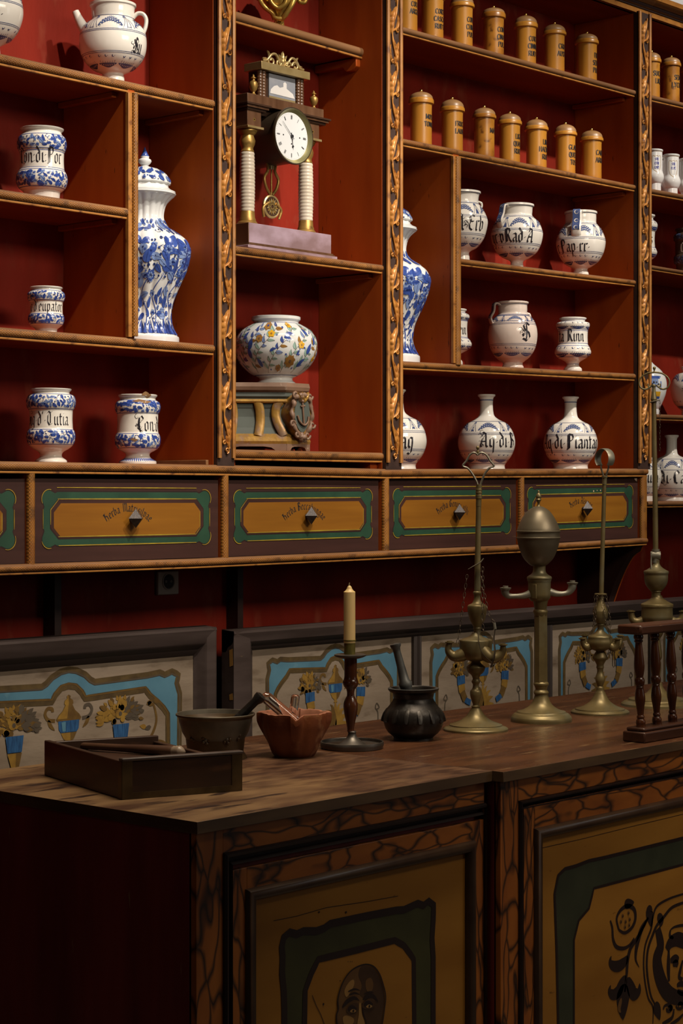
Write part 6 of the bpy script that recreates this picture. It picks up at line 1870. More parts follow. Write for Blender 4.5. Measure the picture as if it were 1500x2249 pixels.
            m.poly([(bx - .004 * s, bz - .107 * s), (bx + .016 * s, bz - .107 * s), (bx + .040 * s, bz - .122 * s), (bx + .010 * s, bz - .122 * s)], mp, 'canvas_cobalt', .0031)
        else:
            p = crom([(bx, bz - .022 * s), (bx - sg * .002 * s, bz - .054 * s), (bx - sg * .008 * s, bz - .080 * s), (bx - sg * .026 * s, bz - .110 * s), (bx - sg * .056 * s, bz - .124 * s)], 5)
            for j, mm in ((0, 'canvas_cobalt'), (1, 'canvas_gold'), (2, 'canvas_gold_dark'), (3, 'canvas_cobalt')):
                seg_ = p[j * 5:j * 5 + 6]
                m.strip(seg_, .044 * s * (1 - .17 * j), mp, mm, .0030, seg=.006, mid=False)
            q = crom([(bx + sg * .085 * s, bz - .105 * s), (bx + sg * .098 * s, bz - .10 * s), (bx + sg * .085 * s, bz - .085 * s), (bx + sg * .078 * s, bz - .10 * s), (bx + sg * .09 * s, bz - .115 * s), (bx + sg * .092 * s, bz - .15 * s)], 4)
            m.strip(q, .005 * s, mp, 'canvas_dark', .0009, seg=.005, mid=False)
        if not horn:
            st = crom([(bx + sg * .035 * s, bz - .15 * s), (bx + sg * .06 * s, bz - .10 * s), (bx + sg * .10 * s, bz - .075 * s), (bx + sg * .125 * s, bz - .03 * s), (bx + sg * .115 * s, bz + .015 * s), (bx + sg * .105 * s, bz + .012 * s)], 5)
            m.strip(st, lambda t: .013 * s * (1 - .6 * t), mp, 'canvas_gold_dark', .0009, seg=.006, mid=False)
            st = crom([(bx + sg * .06 * s, bz - .10 * s), (bx + sg * .13 * s, bz - .082 * s), (bx + sg * .17 * s, bz - .11 * s), (bx + sg * .18 * s, bz - .20 * s)], 5)
            m.strip(st, .008 * s, mp, 'canvas_gold_dark', .0009, seg=.006, mid=False)
            for i in range(10):
                a = rnd.uniform(0, 6.28); cx_, cz_ = bx + sg * rnd.uniform(.06, .115) * s, bz + rnd.uniform(-.10, .03) * s
                l = .024 * s
                m.strip([(cx_, cz_), (cx_ + l * cos(a), cz_ + l * sin(a))], leafw(.013 * s), mp, rnd.choice(('canvas_gold_dark', 'canvas_dark', 'canvas_gold')), .0010, seg=.006)


def panel_frame(root, x0, x1, zt, zb, wt, ws, Y, mull=()):
    """moulded frame round the canvas; wt / ws = widths of rail and stile"""
    f = .034
    m = MB()
    # top rail: flat, then a deep hollow down to the canvas
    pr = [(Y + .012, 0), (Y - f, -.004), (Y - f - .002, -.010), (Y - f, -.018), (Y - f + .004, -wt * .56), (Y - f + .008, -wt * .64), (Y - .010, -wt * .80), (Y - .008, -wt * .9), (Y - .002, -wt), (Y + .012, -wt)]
    m.profile_x(pr, x0, zt, x1, zt, 'frame_brown', lambda i: 'frame_dark' if i in (5, 6, 7, 8) else 'frame_brown')  # darker hollow paints the shade below the rail's flat
    m.build('top_rail', root, angle=25)
    for a, sg in ((x0, 1), (x1, -1)):
        m = MB()
        sp = [(a, Y + .012), (a, Y - f), (a + sg * ws * .10, Y - f - .002), (a + sg * ws * .62, Y - f + .002), (a + sg * ws * .72, Y - f + .008), (a + sg * ws * .86, Y - .009), (a + sg * ws, Y - .002), (a + sg * ws, Y + .012)]
        m.prism([(x, y, zb) for x, y in sp], [(x, y, zt - .003) for x, y in sp], 'frame_brown')
        if sg == 1:
            for z_, h in ((zt - .05, .05), (zt - .17, .02), (zt - .25, .012)):
                m.poly([(Y - f * .9, z_), (Y - f * .5, z_ - .005), (Y - f * .55, z_ - h), (Y - f * .95, z_ - h * .9)], lambda q, z, l: (a - l, q, z), 'frame_chip', .0008)
        m.build('stile', root, angle=25)
    m = MB(); m.box(x0, x1, Y - f, Y + .012, zb, zb + wt, 'frame_brown'); m.build('bottom_rail', root, bevel=.002)
    for a, c in mull:
        m = MB(); w_ = c - a
        sp = [(a, Y + .012), (a, Y - .010), (a + w_ * .2, Y - .016), (a + w_ * .4, Y - .011), (a + w_ * .5, Y - .018), (a + w_ * .6, Y - .011), (a + w_ * .8, Y - .016), (c, Y - .010), (c, Y + .012)]
        m.prism([(x, y, zb + wt) for x, y in sp], [(x, y, zt - wt + .001) for x, y in sp], 'frame_dark'); m.build('mullion', root, angle=20)


YFR = YP - .034
pa = tag(empty('painted_panel', (onY(164, CY, YP)[0], YP, 0)), 'framed grey canvas panel with one blue arched border, left behind the tray', 'panel')
x1 = onY(475.5, CY, YFR)[0]; zt = onY(475.5, 1374.5, YFR)[2]
cx1 = onY(424, CY, YP)[0]; x0 = onY(-185, CY, YFR)[0]; cx0 = x0 + (x1 - cx1)
wt = zt - onY(424, 1439, YP)[2]
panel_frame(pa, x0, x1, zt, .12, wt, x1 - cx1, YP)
m = MB(); pane(m, cx0, cx1, zt - wt + .002, .2, YP, s=1.0, seed=3); m.build('canvas', pa, smooth=False)

x0 = onY(513.5, CY, YFR)[0]; zt = onY(513.5, 1384, YFR)[2]
pb = tag(empty('painted_panel', (onY(1000, CY, YP)[0], YP, 0)), 'long framed panel of several blue bordered canvases behind the candlestick and lamps', 'panel')
c0 = onY(553, CY, YP)[0]
mu = [(onY(a, CY, YP - .01)[0], onY(c, CY, YP - .01)[0]) for a, c in ((909, 926), (1195, 1213.5), (1428, 1444))]
x1 = onY(1700, CY, YFR)[0]
wt = zt - onY(560, 1427, YP)[2]
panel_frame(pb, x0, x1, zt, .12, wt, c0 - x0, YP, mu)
edges = [c0] + [q for ab in mu for q in ab] + [x1 - (c0 - x0)]
for i in range(4):
    m = MB()
    pane(m, edges[2 * i], edges[2 * i + 1], zt - wt + .002, .2, YP, s=.86, ku=.93, ub=(.32, .36, .38, .38)[i], horn=True, seed=20 + i)
    m.build('canvas', pb, smooth=False)

# =================================================================== the counters
ZT = .95
YL, YR, YK = 2.152, 2.128, 2.845
XA, XB = onZ(429, 1805, ZT)[0], 2.8455
XC, XD = 2.8475, 5.6


def ring_frame(m, x0, x1, z0, z1, Y, prof, mm, mfun=None, fr=1.0):
    """mitred rectangular moulding: prof [(inset, rise towards the room)]"""
    rows = []
    for d, h in prof:
        rows.append([(x0 + d, Y - h, z0 + d), (x1 - d * fr, Y - h, z0 + d), (x1 - d * fr, Y - h, z1 - d), (x0 + d, Y - h, z1 - d)])
    for k in range(len(rows) - 1):
        A, B_ = rows[k], rows[k + 1]
        for i in range(4):
            j = (i + 1) % 4
            m.add([A[i], A[j], B_[j], B_[i]], [(0, 1, 2, 3)], mfun(k) if mfun else mm)


def frame_plate(m, x0, x1, z0, z1, wx0, wx1, wz0, wz1, Y, t, mh, mv):
    """flat frame: two stiles, two rails"""
    m.box(x0, x0 + wx0, Y - t, Y + .004, z0, z1, mv); m.box(x1 - wx1, x1, Y - t, Y + .004, z0, z1, mv)
    m.box(x0 + wx0, x1 - wx1, Y - t, Y + .004, z1 - wz1, z1, mh); m.box(x0 + wx0, x1 - wx1, Y - t, Y + .004, z0, z0 + wz0, mh)


def counter(name, label, x0, x1, yf, topmat, sight, paint):
    root = tag(empty(name, ((x0 + x1) / 2, (yf + YK) / 2, 0)), label, 'counter')
    m = MB(); m.box(x0, x1, yf, YK, ZT - .019, ZT, topmat)
    m.box(x0 + .001, x1 - .001, yf + .0006, YK - .001, ZT - .0195, ZT - .0185, 'counter_edge')
    for i, f in enumerate(m.f): pass
    # edge faces in the darker wood
    for i in range(6):
        if i not in (0, 1): m.m[i] = 'counter_edge'
    m.build('countertop', root, bevel=.0022)
    bx0, bx1, by = x0 + .014, x1 - .003, yf + .016
    m = MB(); m.box(bx0, bx1, by + .012, YK - .02, .04, ZT - .0195, 'counter_side'); m.build('carcass', root)
    Y = by + .012
    (ox0, ox1, oz), (ix0, ix1, iz), (hx0, hx1, hz), (px0, px1, pz) = sight(Y)
    zb = .10
    m = MB(); frame_plate(m, bx0, bx1, zb - .05, ZT - .0195, ox0 - bx0, max(.001, bx1 - ox1), .06, ZT - .0195 - oz, Y, .012, 'marbled_h', 'marbled_v'); m.build('face_frame', root, bevel=.001)
    m = MB(); w_ = ix0 - ox0
    ring_frame(m, ox0, ox1, zb, oz, Y - .012, [(0, 0), (0, .004), (w_ * .14, .0075), (w_ * .32, .0065), (w_ * .42, .001), (w_ * .50, -.004), (w_ * .66, -.006), (w_ * .80, -.002), (w_ * 1.0, .001), (w_ * 1.0, -.012)], 'counter_dark', fr=0.02 if bx1 - ox1 < .002 else 1.0)
    m.build('outer_moulding', root, angle=20)
    m = MB(); ww = hx0 - ix0
    frame_plate(m, ix0, ix1, zb + w_, iz, ww + .004, ix1 - hx1 + .004, ww + .004, iz - hz + .004, Y, .0115, 'marbled_h', 'marbled_v'); m.build('door_frame', root, bevel=.0008)
    m = MB(); w2 = px0 - hx0
    ring_frame(m, hx0, hx1, zb + w_ + ww, hz, Y - .010, [(0, -.002)] + [(w2 * (.5 - .5 * cos(a)), .002 + .010 * sin(a)) for a in [pi * i / 9 for i in range(10)]] + [(w2, -.006)], 'counter_round')
    m.build('inner_moulding', root, angle=50)
    m = MB(); YPn = Y - .007
    m.box(hx0 + w2 * .4, hx1 - w2 * .4, YPn, Y + .002, zb + w_ + ww + w2 * .4, hz - w2 * .4, 'panel_ochre')
    paint(m, YPn, (px0, px1, zb + w_ + ww + w2, pz))
    m.build('painted_panel', root)
    return root


def sight_left(Y):
    g = lambda a, b_: (onY(a, 1800, Y)[0], onY(b_, 1800, Y)[0])
    z = lambda a, y: onY(a, y, Y)[2]
    xe = XB - .0035
    return ((g(478, 478)[0], xe, z(478, 1872)), (g(499, 499)[0], xe - .001, z(499, 1910)), (*g(527, 1030), z(527, 1951)), (*g(547, 1012), z(547, 1974)))


def sight_right(Y):
    xr = lambda a: onY(a, 1800, Y)[0]
    z = lambda a, y: onY(a, y, Y)[2]
    W = 1.06
    x0 = xr(1127)
    return ((x0, x0 + W, z(1127, 1758)), (xr(1138), x0 + W - .02, z(1138, 1772)), (xr(1161), x0 + W - .06, z(1161, 1818)), (xr(1176), x0 + W - .085, z(1176, 1832)))


def T(m, Y, sc, ox, oy):
    """tracer for a crop of the photograph: crop units -> (x, z) on the panel"""
    def f(pts):
        r = []
        for a, b_ in pts:
            p = onY(a / sc + ox, b_ / sc + oy, Y); r.append((p[0], p[2]))
        return r
    return f


def paint_left(m, Y, R):
    mp = flat_map(Y)
    t = T(m, Y, 3.947, 600, 1960)
    out = t([(95, 1141), (95, 1000), (90, 850), (75, 700), (80, 560), (72, 470), (90, 390), (140, 345), (200, 362), (260, 335), (370, 335), (440, 310), (490, 272), (800, 205), (1060, 155), (1130, 150), (1250, 95), (1300, 112), (1345, 75), (1390, 110), (1385, 250), (1375, 400), (1385, 560), (1385, 1141)])
    inn = t([(270, 1141), (275, 850), (330, 700), (360, 640), (390, 580), (720, 500), (1050, 415), (1130, 460), (1190, 540), (1215, 580), (1220, 1141)])
    zb = R[2] + .05
    O = [(out[0][0], zb)] + out + [(out[-1][0], zb)]
    I = [(inn[0][0], zb + .09)] + inn + [(inn[-1][0], zb + .09)]
    m.poly(O, mp, 'panel_green', .0003)
    m.poly(I, mp, 'panel_ochre', .0006)
    m.strip(O + [O[0]], .0135, mp, 'panel_line', .0009, seg=.02, mid=False)
    m.strip(I + [I[0]], .0120, mp, 'panel_line', .0009, seg=.02, mid=False)
    # old crack lines
    for ln in ([(0, 245), (200, 205), (460, 130), (800, 80), (1080, 30)],): m.strip(t(ln), .0010, mp, 'panel_line', .0009, seg=.02, mid=False)
    for a, b_, r in ((395, 170, .002), (628, 172, .0022), (432, 968, .0022), (577, 765, .0012), (645, 600, .001), (665, 600, .001), (680, 600, .001)):
        q = t([(a, b_)])[0]; m.dot(q[0], q[1], r, mp, 'panel_line', .0010, n=8)
    # a bald, bearded old man, dimly painted
    head = [(556, 1010), (552, 920), (585, 800), (640, 705), (705, 650), (790, 622), (860, 640), (912, 705), (945, 800), (966, 900), (955, 1010), (935, 1141), (900, 1260), (840, 1380), (760, 1440), (660, 1400), (590, 1290), (548, 1150), (540, 1060)]
    H = t(crom(head, 4, True))
    m.poly(H, mp, 'paint_mid', .0011)
    m.strip(H + [H[0]], .0028, mp, 'panel_line', .0026, seg=.01, mid=False)
    # the turned-away side, temple hollow and brow
    m.poly(t(crom([(760, 640), (850, 650), (905, 710), (940, 800), (958, 900), (948, 1010), (930, 1141), (895, 1250), (835, 1370), (780, 1420), (800, 1280), (840, 1180), (800, 1120), (775, 1020), (790, 930), (745, 880), (765, 800), (735, 720)], 4, True)), mp, 'paint_shadow', .0013)
    m.poly(t(crom([(800, 760), (840, 740), (862, 790), (850, 850), (815, 860), (796, 820)], 4, True)), mp, 'paint_mid', .0015)
    m.poly(t(crom([(612, 850), (650, 780), (690, 755), (696, 800), (660, 870), (628, 905)], 4, True)), mp, 'paint_light', .0014)
    for w_, p in ((5.0, [(590, 1000), (640, 940), (700, 915), (742, 940)]), (5.0, [(770, 930), (820, 895), (870, 905), (905, 950)]), (2.2, [(650, 890), (700, 872), (745, 885)]), (2.2, [(640, 860), (700, 838), (750, 850)]), (2.0, [(780, 880), (830, 862), (870, 870)])):
        m.strip(t(crom(p, 5)), leafw(w_ * .0016), mp, 'panel_line', .0017, seg=.006)
    m.poly(t(crom([(738, 970), (752, 960), (762, 1050), (786, 1130), (772, 1165), (735, 1168), (722, 1140), (734, 1060)], 4, True)), mp, 'paint_light', .0018)
    m.strip(t(crom([(768, 960), (776, 1050), (800, 1130), (785, 1172), (735, 1180)], 5)), .0028, mp, 'panel_line', .0019, seg=.006, mid=False)
    m.poly(t(crom([(600, 1080), (640, 1066), (690, 1090), (690, 1130), (650, 1160), (608, 1140)], 4, True)), mp, 'paint_light', .0014)
    for cx_, cy_ in ((683, 1005), (822, 965)):
        m.poly(t(crom([(cx_ - 58, cy_ + 22), (cx_ - 36, cy_ - 24), (cx_ + 8, cy_ - 48), (cx_ + 48, cy_ - 38), (cx_ + 48, cy_ + 12), (cx_ + 18, cy_ + 44), (cx_ - 28, cy_ + 46)], 4, True)), mp, 'paint_shadow', .0020)
        m.strip(t(crom([(cx_ - 44, cy_ + 14), (cx_ - 10, cy_ - 8), (cx_ + 36, cy_ + 4)], 5)), leafw(.009), mp, 'panel_line', .0022, seg=.006)
        m.poly(t(crom([(cx_ - 26, cy_ + 24), (cx_ + 0, cy_ + 4), (cx_ + 28, cy_ + 20), (cx_ + 2, cy_ + 36)], 4, True)), mp, 'paint_light', .0023)
        q = t([(cx_ + 2, cy_ + 20)])[0]; m.dot(q[0], q[1], .0026, mp, 'panel_line', .0026, n=10)
    for i in range(26):       # moustache and beard
        a = 575 + i * 13.5; L_ = 150 + 60 * sin(i * 1.7)
        m.strip(t(crom([(a, 1200 + 12 * sin(i)), (a + 8 * sin(i * 2.1), 1290), (a + (720 - a) * .25, 1330 + L_)], 4)), leafw(.0075), mp, ('paint_shadow', 'paint_mid', 'paint_shadow', 'paint_light')[i % 4], .0020 + .00005 * i, seg=.01)
    m.strip(t(crom([(660, 1235), (720, 1215), (790, 1235)], 5)), leafw(.010), mp, 'panel_line', .0036, seg=.006)
    m.strip(t([(335, 890), (370, 980), (410, 1060), (440, 1141)]), .0016, mp, 'paint_shadow', .0010, seg=.01, mid=False)


def paint_right(m, Y, R):
    mp = flat_map(Y)
    t = T(m, Y, 1.875, 700, 1600)
    out = t([(985, 1217), (978, 900), (970, 680), (985, 605), (1012, 578), (1060, 565), (1110, 545), (1180, 530)])
    inn = t([(1050, 1217), (1050, 870), (1070, 790), (1112, 740), (1132, 658)])
    zo, zi = out[-1][1], inn[-1][1]
    zb = R[2] + .05
    xm = (R[0] + R[1]) / 2
    mir = lambda L: [(2 * xm - a, b_) for a, b_ in reversed(L)]
    O = [(out[0][0], zb)] + out + mir(out) + [(2 * xm - out[0][0], zb)]
    I = [(inn[0][0], zb + .09)] + inn + mir(inn) + [(2 * xm - inn[0][0], zb + .09)]
    m.poly(O, mp, 'panel_green_dark', .0003); m.poly(I, mp, 'panel_ochre', .0006)
    m.strip(O + [O[0]], .007, mp, 'panel_line', .0009, seg=.02, mid=False); m.strip(I + [I[0]], .0055, mp, 'panel_line', .0009, seg=.02, mid=False)
    m.strip(t([(880, 500), (1080, 455), (1300, 400), (1500, 352)]), .0009, mp, 'panel_line', .0009, seg=.02, mid=False)
    u = T(m, Y, 7.783, 1320, 1960)
    S_ = .0052
    def st(pts, w_=1.0, mm='panel_line', l=.0010, lf=False):
        m.strip(crom(u(pts), 5), leafw(w_ * S_) if lf else (lambda q: w_ * S_ * (.55 + .45 * sin(pi * q))), mp, mm, l, seg=.006)
    st([(1560, -10), (1400, 25), (1150, 110), (950, 235), (880, 420), (850, 620), (750, 900), (722, 1200), (742, 1500), (800, 1800), (880, 1960), (880, 2240)], 1.2)
    st([(1560, 130), (1400, 175), (1200, 262), (1050, 440), (950, 560), (880, 720), (800, 950), (775, 1200), (790, 1450), (842, 1750), (910, 1900)], 1.6)
    st([(860, 240), (820, 330), (840, 470), (850, 590)], 5, lf=True); st([(960, 380), (1020, 480), (1000, 600)], 4, lf=True)
    st([(800, 430), (700, 620), (600, 800), (500, 950), (450, 1150), (430, 1400), (400, 1700)], 2.0)
    st([(560, 780), (480, 900), (380, 955), (260, 930), (200, 800), (185, 600), (150, 480)], 1.6)
    st([(300, 640), (260, 450), (330, 300), (450, 230), (560, 290), (580, 450), (520, 600), (400, 690), (300, 640)], 1.8)
    for a, b_ in ((360, 400), (460, 350), (330, 500), (410, 500), (480, 460), (400, 590), (470, 560)):
        q = u([(a, b_)])[0]; m.dot(q[0], q[1], .0042, mp, 'paint_mid', .0013, n=8); m.dot(q[0] + .001, q[1] - .001, .0022, mp, 'panel_line', .0016, n=8)
    st([(390, 200), (470, 190), (560, 165)], 4, lf=True)
    st([(450, 1080), (400, 1180), (300, 1255), (200, 1250), (150, 1180), (170, 1080)], 4.5, lf=True)
    st([(420, 1420), (350, 1550), (290, 1690), (200, 1745), (140, 1680), (160, 1580)], 5, lf=True)
    st([(450, 1450), (490, 1600), (560, 1735), (640, 1680), (652, 1550)], 5.5, lf=True)
    st([(410, 1560), (370, 1800), (370, 2180)], 9, lf=True); st([(340, 1800), (300, 1980), (330, 2050)], 2.2, 'paint_mid', .0014, True)
    st([(790, 440), (680, 640), (620, 850), (590, 1010), (590, 1160), (650, 1285)], 2.6, lf=True)
    # mask inside the medallion
    st([(960, 620), (1010, 900), (950, 1150), (1000, 1450), (1120, 1700), (1300, 1800), (1560, 1820)], 7, lf=False)
    st([(1120, 980), (1180, 860), (1300, 800), (1450, 850), (1560, 830)], 6)
    st([(1150, 1000), (1145, 1300), (1155, 1520)], 2.6)
    st([(1180, 1170), (1260, 1130), (1320, 1150)], 3.4); st([(1220, 1230), (1270, 1210), (1310, 1240)], 3.0)
    st([(1390, 1160), (1350, 1320), (1330, 1450), (1390, 1480)], 2.0)
    st([(1290, 1590), (1360, 1560), (1450, 1580)], 2.4); st([(1300, 1680), (1380, 1720), (1460, 1700)], 2.4)
    st([(1180, 640), (1250, 590), (1400, 560), (1560, 570)], 1.2); st([(1180, 640), (1170, 740), (1230, 780)], 1.6)
    for k, (a, b_, r, sg) in enumerate(((1140, 1990, 85, 1), (1340, 1930, 70, -1), (1180, 1980, 40, 1))):
        pts = [(a + r * (1 - q * .08) * cos(q * .7 * sg + 3), b_ + r * (1 - q * .08) * sin(q * .7 * sg + 3)) for q in range(11)]
        st(pts, 1.6)
    st([(900, 1900), (960, 2020), (1000, 2180)], 5, lf=True); st([(1240, 1990), (1200, 2150), (1040, 2240)], 1.8); st([(1400, 2080), (1300, 2180), (1180, 2249)], 1.6)
    # right half of the ornament, out of the picture, mirrored
    st([(1560, -10), (1900, 160), (2150, 700), (2180, 1400), (2000, 2000)], 1.4)


counter('shop_counter', 'left painted shop counter with the bald bearded head on its panel and a worn top', XA, XB, YL, 'counter_top', sight_left, paint_left)
counter('shop_counter', 'right painted shop counter with a mask medallion and a darker glossy top', XC, XD, YR, 'counter_top_dark', sight_right, paint_right)


# =================================================================== things on the counter
def stand(px, py):
    p = onZ(px, py, ZT); return p[0], p[1]


class Place:
    """a spot on the counter: pixel offsets become metres in the upright plane that faces the camera there"""
    def __init__(s, px, py):
        s.X, s.Y = stand(px, py); s.k = mpp(s.X, s.Y); s.px = px
        s.org = (s.X, s.Y, ZT)
        d = Vector((-s.X, -s.Y, 0)).normalized(); s.f = d; s.r = Vector((-d.y, d.x, 0))

    def at(s, px, py, fwd=0.0):
        return tuple(Vector((s.X, s.Y, 0)) + s.r * ((px - s.px) * s.k) + s.f * fwd + Vector((0, 0, EYE + (CY - py) * s.k)))

    def z(s, py): return EYE + (CY - py) * s.k

    def prof(s, pts, smooth=4, base=True):
        segs = [[]]
        for p in pts:
            segs[-1].append((max(p[0] * s.k, 0.0004), s.z(p[1])))
            if len(p) > 2: segs.append([segs[-1][-1]])
        out = []
        for g in segs:
            if len(g) < 2: continue
            c = crom(g, smooth) if len(g) > 2 else g
            out += c if not out else c[1:]
        if base: out[-1] = (out[-1][0], ZT)
        return out

    def turn(s, m, pts, mm, n=40, smooth=4, base=False, cx=None, capt=True, capb=True, **kw):
        pr = s.prof(pts, smooth, base)
        if capt: pr = [(0, pr[0][1])] + pr
        if capb: pr = pr + [(0, pr[-1][1])]
        c = s.at(cx if cx is not None else s.px, CY)
        m.lathe((c[0], c[1], 0), pr, mm, n, **kw)


def hollow(m, P, pts, mm, inner_mm, depth_px, t=5, n=48, rim=None, smooth=4, **kw):
    """open vessel: outside profile plus an inside wall"""
    pr = P.prof(pts, smooth, True)
    r0, z0 = pr[0]
    tk = t * P.k
    ins = [(0, z0 - depth_px * P.k)] + [((r0 - tk) * f, z0 - depth_px * P.k * g) for f, g in ((.45, 1), (.72, .88), (.88, .55), (.96, .22), (1.0, .03))] + [(r0 - tk * .8, z0 + .0003)]
    m.lathe((P.X, P.Y, 0), ins, inner_mm, n, **kw)
    m.lathe((P.X, P.Y, 0), [ins[-1], (r0 - tk * .4, z0 + .001), pr[0]], rim or mm, n, **kw)
    m.lathe((P.X, P.Y, 0), pr + [(0, pr[-1][1])], mm, n, **kw)


# shallow box with a grooved board -------------------------------------
F = Vector(onZ(268, 1757, ZT)); Lc = Vector(onZ(97, 1703, ZT)); Rc = Vector(onZ(530, 1737, ZT))
Rc = F + (Rc - F)
Bc = Lc + Rc - F
eu = (Rc - F); ev = (Lc - F); LU, LV = eu.length, ev.length
eu.normalize(); ev.normalize()
Hb = zat(1673, F.x, F.y) - ZT
tray = tag(empty('grooved_box', tuple((F + Bc) / 2)), 'dark shallow wooden box with brass corners and a ribbed board, at the counter corner', 'box')
def obox(m, u0, u1, v0, v1, z0, z1, mm):
    c = [F + eu * u + ev * v for u, v in ((u0, v0), (u1, v0), (u1, v1), (u0, v1))]
    m.prism([(p.x, p.y, ZT + z0) for p in c], [(p.x, p.y, ZT + z1) for p in c], mm)
tw = .011
def wall_piece(u0, u1, v0, v1, h, mm='tray_wood'):
    m = MB(); obox(m, u0, u1, v0, v1, .0004, h, mm); return m.build('side_board', tray, bevel=.0015)
wall_piece(0, LU, 0, tw, Hb); wall_piece(0, tw, tw, LV, Hb); wall_piece(tw, LU, LV - tw, LV, Hb * .96); wall_piece(LU - tw, LU, tw, LV - tw, Hb * .80)
m = MB(); obox(m, -.001, LU + .003, -.003, tw + .001, Hb, Hb + .0055, 'tray_rim'); m.build('rim_strip', tray, bevel=.0018)
m = MB(); obox(m, tw, LU - tw, tw, LV - tw, .003, Hb * .42, 'tray_floor'); m.build('floor_board', tray)
m = MB()
for i in range(26):
    u = tw + .022 + i * (LU * .55) / 26
    a = F + eu * u; 
    m.tube([tuple(F + eu * u + ev * (tw + .004) + Vector((0, 0, Hb * .46))), tuple(F + eu * u + ev * (LV * .46) + Vector((0, 0, Hb * .46)))], .0028, 'tray_rim', 6)
m.build('ribbed_plate', tray)
m = MB(); obox(m, tw + .005, LU - tw - .005, LV * .56, LV - tw - .004, Hb * .42, Hb * .66, 'tray_wood'); m.build('sliding_lid', tray, bevel=.002)
for (u0, u1, v0, v1) in ((-.0012, .018, -.0012, .0002), (-.0012, .0002, -.0012, .014), (LU - .018, LU + .0012, -.0012, .0002)):
    m = MB(); obox(m, u0, u1, v0, v1, .0006, Hb, 'brass_band'); m.build('corner_band', tray)
m = MB(); obox(m, .018, LU - .018, -.0012, .0002, .0006, .011, 'brass_band'); m.build('edge_band', tray)
# wooden roller lying in the box
a = Vector(onZ(126, 1634, ZT + Hb * .80)); b_ = Vector(onZ(398, 1651, ZT + Hb * .80))
d = (b_ - a)
roller = tag(empty('wooden_roller', tuple((a + b_) / 2)), 'long wooden roller with a pale turned end lying across the box', 'roller')
m = MB(); m.tube([tuple(a + d * t + Vector((0, 0, 0))) for t in (0, .3, .55, .62, .7, .92, .935)], [.0052, .0060, .0068, .0075, .0085, .0098, .0092], 'rod_wood', 14); m.build('shaft', roller)
m = MB(); m.tube([tuple(a + d * t) for t in (.93, .945, .955, .965, .975, .985, .995, 1.01, 1.03)], [.0085, .0098, .0094, .0105, .0100, .0108, .010, .0075, .002], 'old_ivory', 16); m.build('turned_end', roller, angle=50)

# bronze mortar and its pestle -------------------------------------------
P = Place(473, 1664)
mo = tag(empty('bronze_mortar', P.org), 'wide bronze mortar with a flaring rim behind the wooden box', 'mortar')
m = MB()
hollow(m, P, [(87, 1567), (87, 1570, 1), (82, 1575), (78, 1582), (72, 1590), (68, 1594, 1), (69, 1598), (67, 1602), (66, 1610), (65, 1622), (63, 1640), (62, 1650), (66, 1656), (69, 1662), (70, 1670)], 'bronze_dark', 'bronze_rim', 72, 4, rim='bronze_rim')
m.build('body', mo, angle=40)
for (x, y) in ((452, 1618), (498, 1617), (425, 1612), (521, 1610)):
    m = MB(); a_ = asin(max(-.98, min(.98, (x - 473) / 66.0))) ; dirv = P.r * sin(a_) + P.f * cos(a_)
    c = Vector((P.X, P.Y, P.z(y))) + dirv * (65.5 * P.k)
    for q in range(5):
        m.sphere(tuple(c + P.r * cos(a_) * (.006 * cos(q * 1.257)) + Vector((0, 0, .007 * sin(q * 1.257)))), .0042, 'bronze_dark', 8)
    m.sphere(tuple(c), .0045, 'bronze_rim', 8)
    m.build('rosette', mo)
pes = tag(empty('pestle', P.at(540, 1560)), 'dark metal pestle leaning in the wide bronze mortar', 'pestle')
m = MB(); pp = [P.at(496, 1604, .006), P.at(533, 1567, .006), P.at(560, 1541, .006), P.at(568, 1534, .006), P.at(573, 1529, .006), P.at(576, 1526, .006)]
m.tube(pp, [.011, .0085, .0082, .0115, .0115, .006], 'iron_black', 16); m.build('shaft', pes, angle=50)

# red marble mortar with glass pestles --------------------------------------
P = Place(646, 1660)
A0 = atan2(P.f.x, -P.f.y)
def lug(a, z):
    best = 0
    for c in (0.05, pi / 2 + .1, -pi / 2 - .1, pi):
        d_ = abs((a - A0 - c + pi) % (2 * pi) - pi)
        best = max(best, 1 if d_ < .17 else max(0, 1 - (d_ - .17) / .05))
    zf = (z - ZT) / (P.z(1564) - ZT)
    fac = .965 + .035 * abs(cos(4.5 * (a - A0)))
    return fac * (1 + .15 * best * max(0, min(1, (zf - .30) / .5)))
m = MB()
hollow(m, P, [(72, 1564), (72.5, 1568, 1), (72, 1580), (70, 1594), (65, 1610), (59, 1626), (54, 1640), (49, 1652), (43, 1660), (38, 1663), (37, 1669)], 'red_marble', 'red_marble_rim', 60, 9, n=96, rim='red_marble_rim', rfun=lug)
zr = P.z(1568)
for i, v in enumerate(m.v):
    a_ = atan2(v[0] - P.X, -(v[1] - P.Y)); d_ = abs((a_ - A0 - .05 + pi) % (2 * pi) - pi)
    rr = sqrt((v[0] - P.X) ** 2 + (v[1] - P.Y) ** 2)
    if v[2] > zr - .008 and rr > .045:
        dz = .010 * max(0, 1 - d_ / .13) + .0012 * sin(a_ * 7) + .0008 * sin(a_ * 17)
        m.v[i] = (v[0], v[1], v[2] - max(0, dz))
tag(m.build('marble_mortar', None, P.org, angle=35), 'red marble mortar with ribs and a spout notch, left of the candlestick', 'mortar')
g1 = tag(empty('glass_pestle', P.at(600, 1545)), 'thick clear glass pestle leaning left in the red marble mortar', 'pestle', 'glass pestles in the marble mortar')
